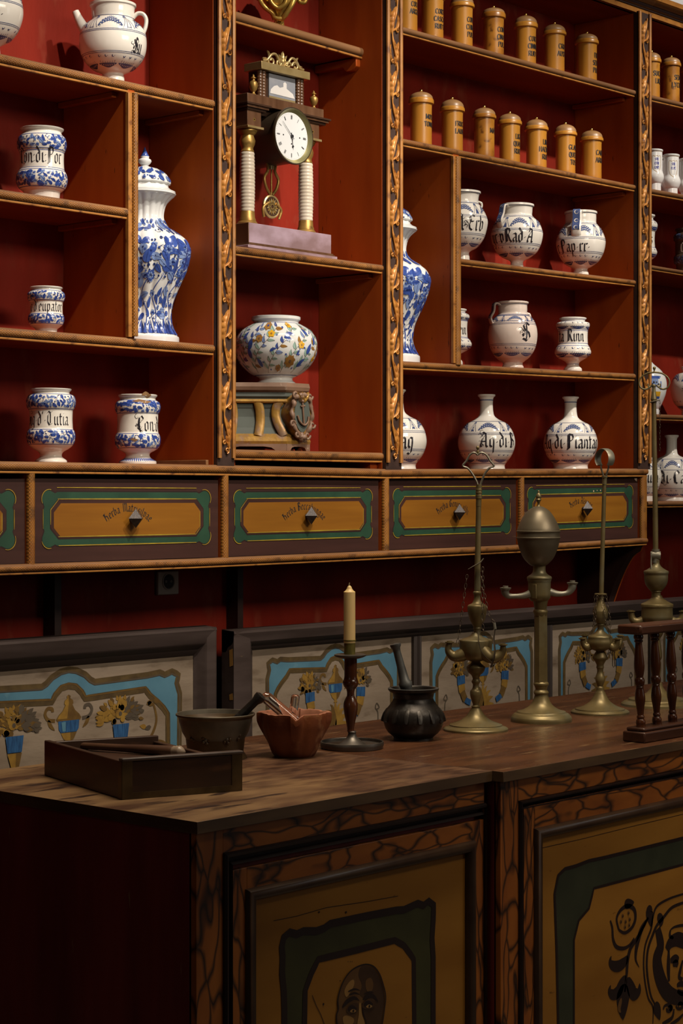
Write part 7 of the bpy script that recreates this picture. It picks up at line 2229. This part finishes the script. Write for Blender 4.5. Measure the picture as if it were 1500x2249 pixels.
m = MB(); m.tube(crom([P.at(655, 1592, .004), P.at(628, 1568, .004), P.at(600, 1544, .004), P.at(586, 1532, .004), P.at(579, 1527, .004), P.at(576, 1524.5, .004)], 4), [.012] * 12 + [.0115, .011, .010, .0095, .009, .0085, .007, .005, .002], 'clear_glass', 20); m.build('rod', g1, angle=60)
g2 = tag(empty('glass_pestle', P.at(650, 1545)), 'short clear glass pestle standing upright in the red marble mortar', 'pestle', 'glass pestles in the marble mortar')
m = MB(); m.tube([P.at(641, 1590, -.012), P.at(645, 1560, -.012), P.at(648.5, 1534, -.012), P.at(649, 1530, -.012), P.at(649.3, 1527, -.012)], [.0092, .0088, .0085, .008, .005], 'clear_glass', 20); m.build('rod', g2, angle=60)

# candlestick and candle ------------------------------------------------------
P = Place(773, 1643)
cs = tag(empty('candlestick', P.org), 'turned wooden candlestick on a round metal dish', 'candlestick')
m = MB(); P.turn(m, [(30, 1634), (66, 1634.5, 1), (67, 1628), (69.5, 1628, 1), (70, 1634), (68, 1642, 1), (66, 1643)], 'iron_dish', 56, base=False, capt=True); 
m.v = [(v[0], v[1], max(ZT, v[2])) for v in m.v]
P.turn(m, [(8, 1605), (9.5, 1608), (8.5, 1611), (11, 1618), (18, 1625), (27, 1631), (33, 1635)], 'iron_dish', 40); m.build('dish', cs, angle=40)
m = MB()
x_ = 769.5
P.turn(m, [(14, 1441), (14, 1470), (14, 1486), (15, 1492, 1), (17, 1497), (17, 1502), (14.5, 1508, 1), (10, 1513), (8, 1522), (8.5, 1529, 1), (11, 1533), (15, 1543), (16, 1553), (14, 1568), (10, 1586), (7.5, 1600), (8, 1606)], 'turned_wood', 36, cx=770); m.build('stem', cs, angle=40)
m = MB(); P.turn(m, [(12, 1437), (30, 1436, 1), (35, 1437.5, 1), (34, 1441), (24, 1445), (13, 1447)], 'iron_dish', 44, cx=769); m.build('drip_pan', cs, angle=40)
m = MB(); P.turn(m, [(10.5, 1405), (13.8, 1405, 1), (13.8, 1407.5, 1), (12.5, 1409), (12.2, 1437)], 'brass_sleeve', 32, cx=768); m.build('socket_tube', cs, angle=40)
ca = tag(empty('candle', P.at(767.5, 1405)), 'cream wax candle standing in the wooden candlestick', 'candle')
m = MB(); P.turn(m, [(1.5, 1286), (4.5, 1289), (6, 1293), (9, 1297), (12.8, 1300, 1), (12.9, 1340), (13, 1412)], 'candle_wax', 32, cx=767.5); m.build('wax', ca, angle=40)
m = MB(); m.tube([P.at(767, 1290), P.at(766.6, 1284), P.at(768, 1279.5)], [.0012, .0013, .0009], 'wick', 8); m.build('wick', ca)

# black iron mortar and pestle ---------------------------------------------------
P = Place(908, 1623)
im = tag(empty('iron_mortar', P.org), 'black ribbed iron mortar right of the candlestick', 'mortar')
m = MB(); hollow(m, P, [(56, 1511), (56, 1513.5, 1), (53, 1518), (46, 1522), (43, 1528), (45, 1537), (53, 1549), (62, 1561), (66, 1576), (64, 1592), (57, 1606), (47, 1615), (43, 1619, 1), (43.5, 1624), (44, 1629)], 'iron_black', 'iron_black', 60, 9, rim='iron_grey')
m.build('body', im, angle=45)
A0 = atan2(P.f.x, -P.f.y)
m0 = MB()
for i in range(14):
    a_ = A0 + .22 + i * 2 * pi / 14
    dv = Vector((sin(a_), -cos(a_), 0)); tv = Vector((cos(a_), sin(a_), 0)); c = Vector((P.X, P.Y, 0))
    mm_ = MB()
    pts = [(51, 1550), (59, 1556), (66, 1566), (70, 1577), (71, 1583), (66, 1585)]
    wd = [.003, .0055, .0062, .0052, .0036, .002]
    rows = []
    for (r_, y_), w_ in zip(pts, wd):
        z_ = P.z(y_); R_ = r_ * P.k
        rows.append([c + dv * (R_ - .006) - tv * w_ * 1.2 + Vector((0, 0, z_)), c + dv * R_ - tv * w_ * .8 + Vector((0, 0, z_)), c + dv * (R_ + .001) + Vector((0, 0, z_)), c + dv * R_ + tv * w_ * .8 + Vector((0, 0, z_)), c + dv * (R_ - .006) + tv * w_ * 1.2 + Vector((0, 0, z_))])
    vv = [tuple(p) for r in rows for p in r]
    mm_.add(vv, [(q * 5 + j, q * 5 + j + 1, (q + 1) * 5 + j + 1, (q + 1) * 5 + j) for q in range(5) for j in range(4)] + [(25, 26, 27, 28, 29), (4, 3, 2, 1, 0)], 'iron_black')
    mm_.build('rib', im, angle=40)
ip = tag(empty('pestle', P.at(880, 1470)), 'grey iron pestle with a round knob leaning in the black mortar', 'pestle')
m = MB(); m.tube(crom([P.at(897, 1530), P.at(892, 1508), P.at(890, 1500), P.at(888, 1494), P.at(880, 1462), P.at(872, 1432), P.at(870, 1424), P.at(869, 1419), P.at(868, 1414.5), P.at(867.6, 1413)], 1), [.008, .013, .0145, .0105, .0085, .0078, .0085, .0115, .0115, .004], 'iron_grey', 20); m.build('shaft', ip, angle=60)


# brass oil lamps -------------------------------------------------------------------
def nozzle(root, P, sg, pts, rad, lip, fwd0, fwd1, mm='old_brass'):
    """boat-shaped wick spout curving up to a little square mouth"""
    m = MB()
    n = len(pts)
    path = crom([P.at(x, y, fwd0 + (fwd1 - fwd0) * i / (n - 1)) for i, (x, y) in enumerate(pts)], 5)
    k = len(path)
    rr = []
    for i in range(k):
        t = i / (k - 1) * (len(rad) - 1); j = min(int(t), len(rad) - 2)
        rr.append((rad[j] + (rad[j + 1] - rad[j]) * (t - j)) * P.k)
    m.tube(path, rr, mm, 16)
    e = Vector(path[-1])
    m.lathe((e.x, e.y, 0), [(0, e.z - .003), (lip * .5 * P.k, e.z - .003), (lip * P.k, e.z - .0005), (lip * P.k, e.z + .0012), (lip * .62 * P.k, e.z + .0012), (lip * .62 * P.k, e.z + .003), (lip * .4 * P.k, e.z + .003), (lip * .35 * P.k, e.z - .004), (0, e.z - .004)], mm, 16)
    m.build('nozzle', root, angle=45)


def chain(root, P, pts, link=.011, mm='chain_iron', r=.00065):
    pts3 = [P.at(*p) for p in pts]
    path = resample(pts3, .0015)
    tot = sum((Vector(a) - Vector(b)).length for a, b in zip(path[:-1], path[1:]))
    n = max(1, int(tot / (link * .86)))
    m = MB()
    for i in range(n):
        a = Vector(path[min(len(path) - 1, int(i / n * (len(path) - 1)))]); b = Vector(path[min(len(path) - 1, int((i + 1) / n * (len(path) - 1)))])
        c = (a + b) / 2; t = (b - a).normalized(); l = (b - a).length * 1.16
        s = t.orthogonal().normalized()
        s = (P.r - t * P.r.dot(t)).normalized() if i % 2 == 0 else (P.f - t * P.f.dot(t)).normalized()
        w_ = link * .22
        loop = [c + t * (l / 2 * cos(q)) + s * (w_ * sin(q)) * (1 if abs(sin(q)) > .3 else 1.0) for q in [2 * pi * j / 12 for j in range(12)]]
        m.tube([tuple(v) for v in loop], r, mm, 5, closed=True)
    return m.build('chain', root)


def base_and_stem(root, P, base, stem, mm='old_brass', cx=None, n=48):
    m = MB(); P.turn(m, base, mm, n, base=True); m.build('base', root, angle=30)
    m = MB(); P.turn(m, stem, mm, 32, cx=cx); m.build('stem', root, angle=35)


# the tall lamp with a lyre handle
P = Place(1045, 1604)
l1 = tag(empty('oil_lamp', P.org), 'brass oil lamp with a lyre-shaped handle, left of the egg-topped lamp', 'lamp', 'brass oil lamps on the counter')
base_and_stem(l1, P, [(11, 1556), (14, 1562), (22, 1573), (36, 1583), (52, 1589), (58, 1591, 1), (59, 1594), (68, 1597), (71, 1600, 1), (71, 1604)],
              [(9, 1450), (10, 1454), (13, 1458), (20, 1464), (20, 1469), (17, 1476), (10, 1483), (7, 1490), (8, 1494, 1), (9.5, 1496), (9, 1499, 1), (6.5, 1504), (8, 1512), (12, 1517), (13, 1522), (12.5, 1528), (9, 1540), (6.5, 1548), (10, 1551), (9, 1554), (10.5, 1558)])
m = MB(); P.turn(m, [(7, 1389), (10, 1393), (16, 1398), (27, 1402), (35, 1405, 1), (36, 1408), (35.5, 1424), (33, 1438), (26, 1447), (12, 1452)], 'old_brass', 40); m.build('font', l1, angle=35)
m = MB(); P.turn(m, [(6.5, 1298, 1), (9, 1300), (9, 1304, 1), (7, 1308), (8, 1318), (12, 1325), (20, 1329), (21.5, 1333, 1), (21.5, 1338, 1), (20.5, 1346), (17, 1360), (11, 1372), (8, 1377), (9.5, 1380, 1), (8, 1382), (7.5, 1388), (8, 1392)], 'old_brass', 36, cx=1048); m.build('vase_knop', l1, angle=35)
m = MB(); m.tube([P.at(1048.5, 1302), P.at(1049, 1240), P.at(1051, 1110)], [7.2 * P.k, 6.6 * P.k, 5.6 * P.k], 'old_brass', 20); m.build('rod', l1)
m = MB()
for y in (1076, 1082, 1089, 1093): m.lathe(P.at(1051.6, y), [(0, -.003), (6.6 * P.k, -.003), (7.4 * P.k, 0), (6.6 * P.k, .003), (0, .003)], 'old_brass', 18)
m.tube([P.at(1051, 1112), P.at(1052, 1064)], [6 * P.k, 6.6 * P.k], 'old_brass', 18); m.build('collar', l1, angle=40)
m = MB()
for sg in (-1, 1):
    pts = [(1052 + sg * 2, 1068), (1052 + sg * 6, 1056), (1051 + sg * 14, 1040), (1051 + sg * 24, 1028), (1050.5 + sg * 34, 1023), (1050.5 + sg * 26, 1012), (1050 + sg * 19, 1000), (1049.5 + sg * 10, 994), (1049 + sg * 3, 996), (1049, 1000)]
    m.tube(crom([P.at(*p) for p in pts], 5), 2.3 * P.k, 'brass_grey', 8, flat=(1, 1.6), up=P.f)
m.build('handle', l1, angle=60)
m = MB(); P.turn(m, [(1, 979), (3.5, 982), (3.5, 985), (1.8, 988), (3, 991), (3, 995), (1.5, 998)], 'old_brass', 16, cx=1049.2); m.build('finial', l1)
nozzle(l1, P, -1, [(1034, 1428), (1014, 1438), (996, 1440), (985, 1427), (987.5, 1410)], [16, 14.5, 11.5, 8, 5.5], 10, .008, .012)
nozzle(l1, P, 1, [(1058, 1426), (1074, 1440), (1090, 1442), (1103, 1429), (1104, 1414)], [16, 14.5, 11.5, 8, 5.5], 10, .018, .026)
chain(l1, P, [(1026, 1262, .01), (1018, 1320, .018), (1010, 1380, .022), (1005, 1412, .024)])
chain(l1, P, [(1060, 1245, .012), (1061, 1290, .016), (1069, 1330, .022), (1075, 1352, .024), (1086, 1368, .024)])
chain(l1, P, [(1057, 1255, .018), (1060, 1310, .028), (1059, 1370, .034), (1064, 1392, .034)], link=.013)
m = MB(); m.tube([P.at(1085, 1366, .024), P.at(1087, 1380, .024)], [3 * P.k, 3.4 * P.k], 'brass_grey', 6); m.tube(crom([P.at(1086, 1380, .024), P.at(1084, 1400, .03), P.at(1086, 1432, .036), P.at(1078, 1462, .036)], 4), [2 * P.k] * 13, 'chain_iron', 6, flat=(1.8, .5)); m.build('snuffer', l1)
m = MB(); m.tube(crom([P.at(1050, 1384, .03), P.at(1052, 1410, .04), P.at(1060, 1432, .045), P.at(1080, 1452, .04)], 4), .0010, 'chain_iron', 6); m.build('wick_needle', l1)
m = MB(); m.tube([P.at(1028, 1250, .010), P.at(1040, 1243, .012), P.at(1056, 1234, .012), P.at(1062, 1226, .012)], [.001, .003, .0036, .003], 'brass_grey', 8, flat=(1, .4), up=(0, 0, 1)); m.build('chain_hook', l1)

# the lamp with an egg-shaped reservoir
P = Place(1189, 1584)
l2 = tag(empty('oil_lamp', P.org), 'brass lamp topped by an egg-shaped oil reservoir on an octagonal column', 'lamp', 'brass oil lamps on the counter')
m = MB(); P.turn(m, [(14, 1522), (16, 1532), (22, 1545), (32, 1554), (44, 1560), (53, 1562, 1), (55, 1565), (60, 1567, 1), (63, 1570), (66, 1574, 1), (67, 1578), (67, 1584)], 'old_brass', 56, base=True); m.build('base', l2, angle=28)
oct_ = lambda a, z: 1 / cos(((a + pi / 8) % (pi / 4)) - pi / 8)
m = MB(); P.turn(m, [(13.6, 1349, 1), (14.4, 1500)], 'old_brass', 48, cx=1187.5, rfun=lambda a, z: oct_(a, z) * .98, smooth=1); m.build('column', l2, angle=20)
m = MB()
P.turn(m, [(17, 1318), (16, 1322), (14, 1332), (13, 1338, 1), (15, 1340), (16, 1344, 1), (15, 1348), (14, 1352)], 'old_brass', 32, cx=1187)
P.turn(m, [(13.5, 1497, 1), (16.5, 1500), (16.5, 1504, 1), (14.5, 1507), (12.5, 1514, 1), (16, 1519), (16.5, 1522, 1), (14, 1525)], 'old_brass', 32, cx=1188.5)
m.build('column_rings', l2, angle=30) if False else None
m = MB(); P.turn(m, [(17, 1318), (16, 1322), (14, 1332), (13, 1338, 1), (15, 1340), (16, 1344, 1), (15, 1348), (14, 1352)], 'old_brass', 32, cx=1187); m.build('column_cap', l2, angle=30)
m = MB(); P.turn(m, [(13.5, 1497, 1), (16.5, 1500), (16.5, 1504, 1), (14.5, 1507), (12.5, 1514, 1), (16, 1519), (16.5, 1522, 1), (14, 1526)], 'old_brass', 32, cx=1188.5); m.build('column_foot', l2, angle=30)
m = MB(); P.turn(m, [(16, 1236), (17, 1240, 1), (14, 1243), (14, 1254), (18, 1261), (26, 1266), (27.5, 1270, 1), (26, 1274), (26, 1276, 1), (25, 1278), (24.5, 1312, 1), (22, 1316), (18, 1320)], 'old_brass', 40, cx=1184.5); m.build('burner_body', l2, angle=30)
m = MB(); P.turn(m, [(5, 1112), (12, 1114), (26, 1124), (38, 1142), (45, 1158), (47, 1165, 1), (48.5, 1166), (48.5, 1168, 1), (47, 1170), (47, 1179, 1), (48.5, 1180), (48.5, 1182, 1), (47, 1184), (43, 1202), (34, 1224), (22, 1238), (14, 1243)], 'old_brass_egg', 56, cx=1182.5); m.build('reservoir', l2, angle=25)
m = MB(); P.turn(m, [(1, 1077), (2.5, 1079), (2, 1082, 1), (5, 1086), (6, 1091), (5, 1095, 1), (6.5, 1097, 1), (4, 1101), (2.5, 1106), (3.5, 1110), (6, 1113)], 'old_brass', 20, cx=1183); m.build('finial', l2, angle=35)
for sg, pts in ((-1, [(1164, 1304), (1150, 1308), (1132, 1309), (1117, 1308), (1110, 1300), (1111, 1292)]), (1, [(1207, 1300), (1222, 1304), (1238, 1304), (1250, 1300), (1256, 1290), (1257, 1281)])):
    m = MB()
    f0, f1 = (.012, .02) if sg < 0 else (-.004, -.012)
    pth = crom([P.at(x, y, f0 + (f1 - f0) * i / 5) for i, (x, y) in enumerate(pts)], 5)
    k_ = len(pth); m.tube(pth, [(9 - 3.4 * min(1, i / 9)) * P.k if i < 12 else (5.6 + 3.2 * min(1, (i - 12) / 8)) * P.k for i in range(k_)], 'brass_grey', 14)
    e = pth[-1]; L_ = P.k
    m.lathe((e[0], e[1], 0), [(0, e[2] - .004), (9 * L_, e[2] - .004), (12.5 * L_, e[2]), (12.5 * L_, e[2] + .0018), (6 * L_, e[2] + .002), (6 * L_, e[2] + .006), (4 * L_, e[2] + .006), (4 * L_, e[2]), (0, e[2])], 'brass_grey', 16)
    m.build('burner_arm', l2, angle=45)
m = MB(); c = P.at(1176, 1298, .018); m.box(c[0] - .006, c[0] + .006, c[1] - .006, c[1] + .006, c[2] - .016, c[2] + .016, 'old_brass'); m.build('bracket_plate', l2, bevel=.001)

# the small lamp with a ring handle
P = Place(1318, 1566)
l3 = tag(empty('oil_lamp', P.org), 'small brass oil lamp with chains and a flat ring handle, left of the balustrade', 'lamp', 'brass oil lamps on the counter')
base_and_stem(l3, P, [(11, 1520), (14, 1527), (22, 1540), (36, 1550), (50, 1555), (54, 1556, 1), (55, 1559), (60, 1559), (64, 1562, 1), (64, 1566)],
              [(8, 1427), (10, 1432), (15, 1440), (16.5, 1446), (12, 1452), (8, 1460), (8.5, 1466, 1), (7, 1470), (7, 1477), (10, 1486), (10.5, 1494), (8, 1502), (6, 1507, 1), (8, 1510), (8.5, 1516), (10.5, 1521)], n=48)
m = MB(); P.turn(m, [(7, 1382), (9, 1386), (16, 1392), (25, 1396), (27, 1399, 1), (27, 1404), (28, 1412), (24, 1422), (14, 1428), (8, 1430)], 'old_brass', 36); m.build('font', l3, angle=35)
m = MB(); P.turn(m, [(7, 1312, 1), (8, 1320), (11, 1328), (15, 1338), (16.5, 1342, 1), (16.5, 1348), (15, 1358), (10, 1367), (7, 1370, 1), (8.5, 1372), (7, 1376), (7, 1384)], 'old_brass', 32, cx=1319); m.build('vase_knop', l3, angle=35)
m = MB(); P.turn(m, [(10, 1303), (13, 1304, 1), (13, 1306, 1), (8, 1308), (8, 1314)], 'old_brass', 28, cx=1319, rfun=lambda a, z: 1 + .08 * cos(9 * a)); m.build('chain_crown', l3, angle=35)
m = MB(); m.tube([P.at(1320.5, 1308), P.at(1324, 1180), P.at(1327.4, 1060)], [5.2 * P.k, 4.8 * P.k, 4.4 * P.k], 'old_brass', 18); m.build('rod', l3)
m = MB(); m.tube([P.at(1327.3, 1064), P.at(1328, 1046)], [5.4 * P.k, 5.2 * P.k], 'old_brass', 18); m.lathe(P.at(1328, 1047), [(0, -.002), (7 * P.k, -.002), (7 * P.k, .0015), (0, .0015)], 'old_brass', 18); m.build('collar', l3, angle=40)
m = MB()
for sg in (-1, 1):
    m.tube(crom([P.at(1328 + sg * 2, 1048), P.at(1328 + sg * 5, 1038), P.at(1328 + sg * 8, 1028), P.at(1328 + sg * 8, 1022)], 5), 2.4 * P.k, 'brass_grey', 8, flat=(2.0, .8), up=P.r)
m.tube([P.at(1328 + 15 * sin(q), 1007 - 21 * cos(q), 17 * P.k * sin(q)) for q in [-2.35 + 4.7 * i / 22 for i in range(23)]], 2.2 * P.k, 'brass_grey', 8, flat=(4.2, .8), up=None)
m.build('handle', l3, angle=60)
for sg, a, f0, f1 in ((-1, 1280, .006, .012), (1, 1356, .006, .012), (-1, 1284, -.02, -.03), (1, 1362, -.016, -.026)):
    x0 = 1300 if sg < 0 else 1338
    nozzle(l3, P, sg, [(x0, 1416), ((x0 + a) / 2, 1421), (a + -sg * 2, 1414), (a, 1402 if f0 > 0 else 1398)], [9, 9, 6.5, 5], 9, f0, f1)
chain(l3, P, [(1307, 1308, .006), (1303, 1345, .014), (1305, 1370, .016), (1297, 1392, .016)], link=.009)
chain(l3, P, [(1322, 1308, .014), (1328, 1345, .02), (1330, 1362, .02), (1341, 1398, .02)], link=.009)
chain(l3, P, [(1331, 1308, .006), (1338, 1345, .012), (1340, 1375, .014), (1338, 1392, .014)], link=.009)
chain(l3, P, [(1312, 1308, .014), (1308, 1335, .018), (1308, 1366, .02)], link=.009)
chain(l3, P, [(1287, 1427, .01), (1290, 1440, .01), (1288, 1448, .01)], link=.009)
chain(l3, P, [(1338, 1426, .012), (1339, 1444, .012)], link=.009)
m = MB(); m.tube([P.at(1345, 1428, .012), P.at(1349, 1430, .012), P.at(1350, 1462, .012), P.at(1347, 1464, .012), P.at(1345, 1460, .012)], .0011, 'chain_iron', 6, closed=True); m.build('tweezers', l3)

# the tallest lamp, behind the balustrade
P = Place(1443, 1549)
l4 = tag(empty('oil_lamp', P.org), 'tallest brass oil lamp with an oval loop handle, behind the balustrade', 'lamp', 'brass oil lamps on the counter')
base_and_stem(l4, P, [(11, 1500), (14, 1510), (24, 1522), (40, 1529), (58, 1533), (62, 1534, 1), (64, 1538), (72, 1540), (78, 1544, 1), (79, 1549)],
              [(10, 1360), (12, 1366), (14, 1388), (11, 1396), (7, 1404), (9, 1420), (11, 1440), (9, 1448), (6, 1452, 1), (8.5, 1454), (9, 1468), (7, 1486), (6, 1494, 1), (9, 1497), (10.5, 1501)])
m = MB(); P.turn(m, [(10.5, 1308), (14, 1314), (24, 1321), (34, 1326), (35.5, 1328, 1), (35.5, 1332, 1), (34, 1335), (34.5, 1358, 1), (28, 1366), (14, 1370)], 'old_brass', 44); m.build('font', l4, angle=35)
m = MB(); P.turn(m, [(8, 1230), (8, 1238), (12, 1245), (22, 1252), (27, 1254, 1), (27.5, 1258), (26, 1262, 1), (26, 1272), (23, 1284), (15, 1295), (12, 1297, 1), (12.5, 1299, 1), (10, 1301), (10, 1306), (11, 1311)], 'old_brass', 40, cx=1441); m.build('vase_knop', l4, angle=35)
m = MB(); c = P.at(1440, 1220)
m.tube([P.at(1440, 1236), P.at(1440, 1206)], [8 * P.k, 8.5 * P.k], 'brass_grey', 18); m.lathe(c, [(0, -.012), (9 * P.k, -.012), (10.5 * P.k, -.006), (10.5 * P.k, .006), (9 * P.k, .012), (0, .012)], 'brass_grey', 20, axis=tuple(P.r)); m.build('clamp', l4, angle=40)
m = MB(); m.tube(crom([P.at(1431, 1214, .008), P.at(1430, 1236, .010), P.at(1431, 1248, .014), P.at(1431, 1256, .016)], 4), 1.6 * P.k, 'brass_grey', 8); m.build('hook', l4)
m = MB(); m.tube([P.at(1440, 1210), P.at(1438.5, 1050), P.at(1436, 882)], [6 * P.k, 5.6 * P.k, 5.2 * P.k], 'old_brass', 20); m.build('rod', l4)
m = MB(); P.turn(m, [(3.5, 844), (5, 847), (3.8, 852), (4.5, 862), (6.5, 874), (7, 877, 1), (6, 880), (6, 886)], 'old_brass', 20, cx=1436); m.build('handle_socket', l4, angle=35)
m = MB()
for sg in (-1, 1):
    pts = [(1437, 817.5), (1437 + sg * 16, 820), (1437 + sg * 29, 829), (1437 + sg * 33, 840), (1437 + sg * 29, 851), (1437 + sg * 19, 855), (1437 + sg * 9, 850), (1437 + sg * 5, 845)]
    m.tube(crom([P.at(*p) for p in pts], 5), 2.0 * P.k, 'old_brass', 10)
    m.tube(crom([P.at(1437 + sg * 9, 850), P.at(1437 + sg * 13, 848), P.at(1437 + sg * 13, 842)], 4), [1.8 * P.k] * 4 + [1.5 * P.k] * 4 + [.6 * P.k], 'old_brass', 8)
m.build('handle', l4, angle=60)
m = MB(); P.turn(m, [(1, 805), (3.2, 807), (3.2, 810), (1.6, 813), (2.6, 818)], 'old_brass', 14, cx=1437); m.build('finial', l4)
m = MB(); m.tube([P.at(1428, 884, .004), P.at(1436, 882, .008), P.at(1450, 879, .008)], [2.4 * P.k, 4.5 * P.k, 2.4 * P.k], 'brass_grey', 8, flat=(1, .4), up=(0, 0, 1)); m.build('chain_plate', l4)
chain(l4, P, [(1449, 882, .008), (1449, 940, .008), (1449, 990, .008)], link=.008, r=.0005)
nozzle(l4, P, -1, [(1418, 1360), (1402, 1366), (1390, 1360), (1386, 1343)], [10, 9.5, 8, 6.5], 10, .004, .008)
nozzle(l4, P, 1, [(1468, 1360), (1484, 1366), (1496, 1360), (1500, 1343)], [10, 9.5, 8, 6.5], 10, -.004, -.008)

# balustrade ------------------------------------------------------------------------
YB0 = 2.158
bx = onY(1416, CY, YB0)[0]
rx = onY(1406, CY, YB0)[0]
bal = tag(empty('balustrade', (bx + .5, YB0 + .026, ZT)), 'small turned wooden balustrade standing on the right counter', 'balustrade')
kb = mpp(bx, YB0)
XE2 = bx + .062 * 16 + .02
m = MB(); m.box(bx, XE2, YB0, YB0 + .054, ZT + .0003, ZT + .022, 'rail_wood'); m.build('bottom_rail', bal, bevel=.003)
m = MB(); m.box(bx + .006, XE2 - .006, YB0 + .005, YB0 + .049, ZT + .022, ZT + .030, 'rail_wood'); m.build('rail_step', bal, bevel=.003)
zr0 = EYE + (CY - 1394) * kb; zr1 = EYE + (CY - 1373) * kb
m = MB(); m.box(rx, XE2 - .01, YB0 - .002, YB0 + .056, zr0, zr1, 'rail_wood'); m.build('top_rail', bal, bevel=.004)
pr = [(52, 2085), (50, 2060), (52, 2035), (46, 2008), (36, 1994), (40, 1985), (42, 1975), (38, 1960), (34, 1945), (44, 1860), (56, 1780), (50, 1710), (40, 1650), (44, 1638), (40, 1630), (50, 1610), (55, 1580), (50, 1548), (40, 1530), (46, 1500), (56, 1430), (55, 1370), (46, 1260), (36, 1150), (42, 1140), (48, 1125), (40, 1112), (50, 1098), (52, 1080), (48, 1058), (44, 1045)]
zlo, zhi = ZT + .030, zr0
yb_ = YB0 + .027
kk = mpp(bx + .03, yb_) / 4.888
cx0 = onY(1411, CY, yb_ - .004)[0]; ct0 = onY(1405.5, CY, yb_ - .004)[0]
prof = crom([(r * kk, (2085 - y) / (2085 - 1045.0)) for r, y in pr], 3)
for i in range(16):
    m = MB()
    xb_ = cx0 + .0612 * i; xt_ = ct0 + .0612 * i
    L_ = sqrt((xt_ - xb_) ** 2 + (zhi - zlo) ** 2)
    m.lathe((xb_, yb_, zlo), [(0, 0)] + [(r, t * L_) for r, t in prof] + [(0, L_)], 'turned_wood', 24, axis=(xt_ - xb_, 0, zhi - zlo))
    m.build('baluster', bal, angle=60)
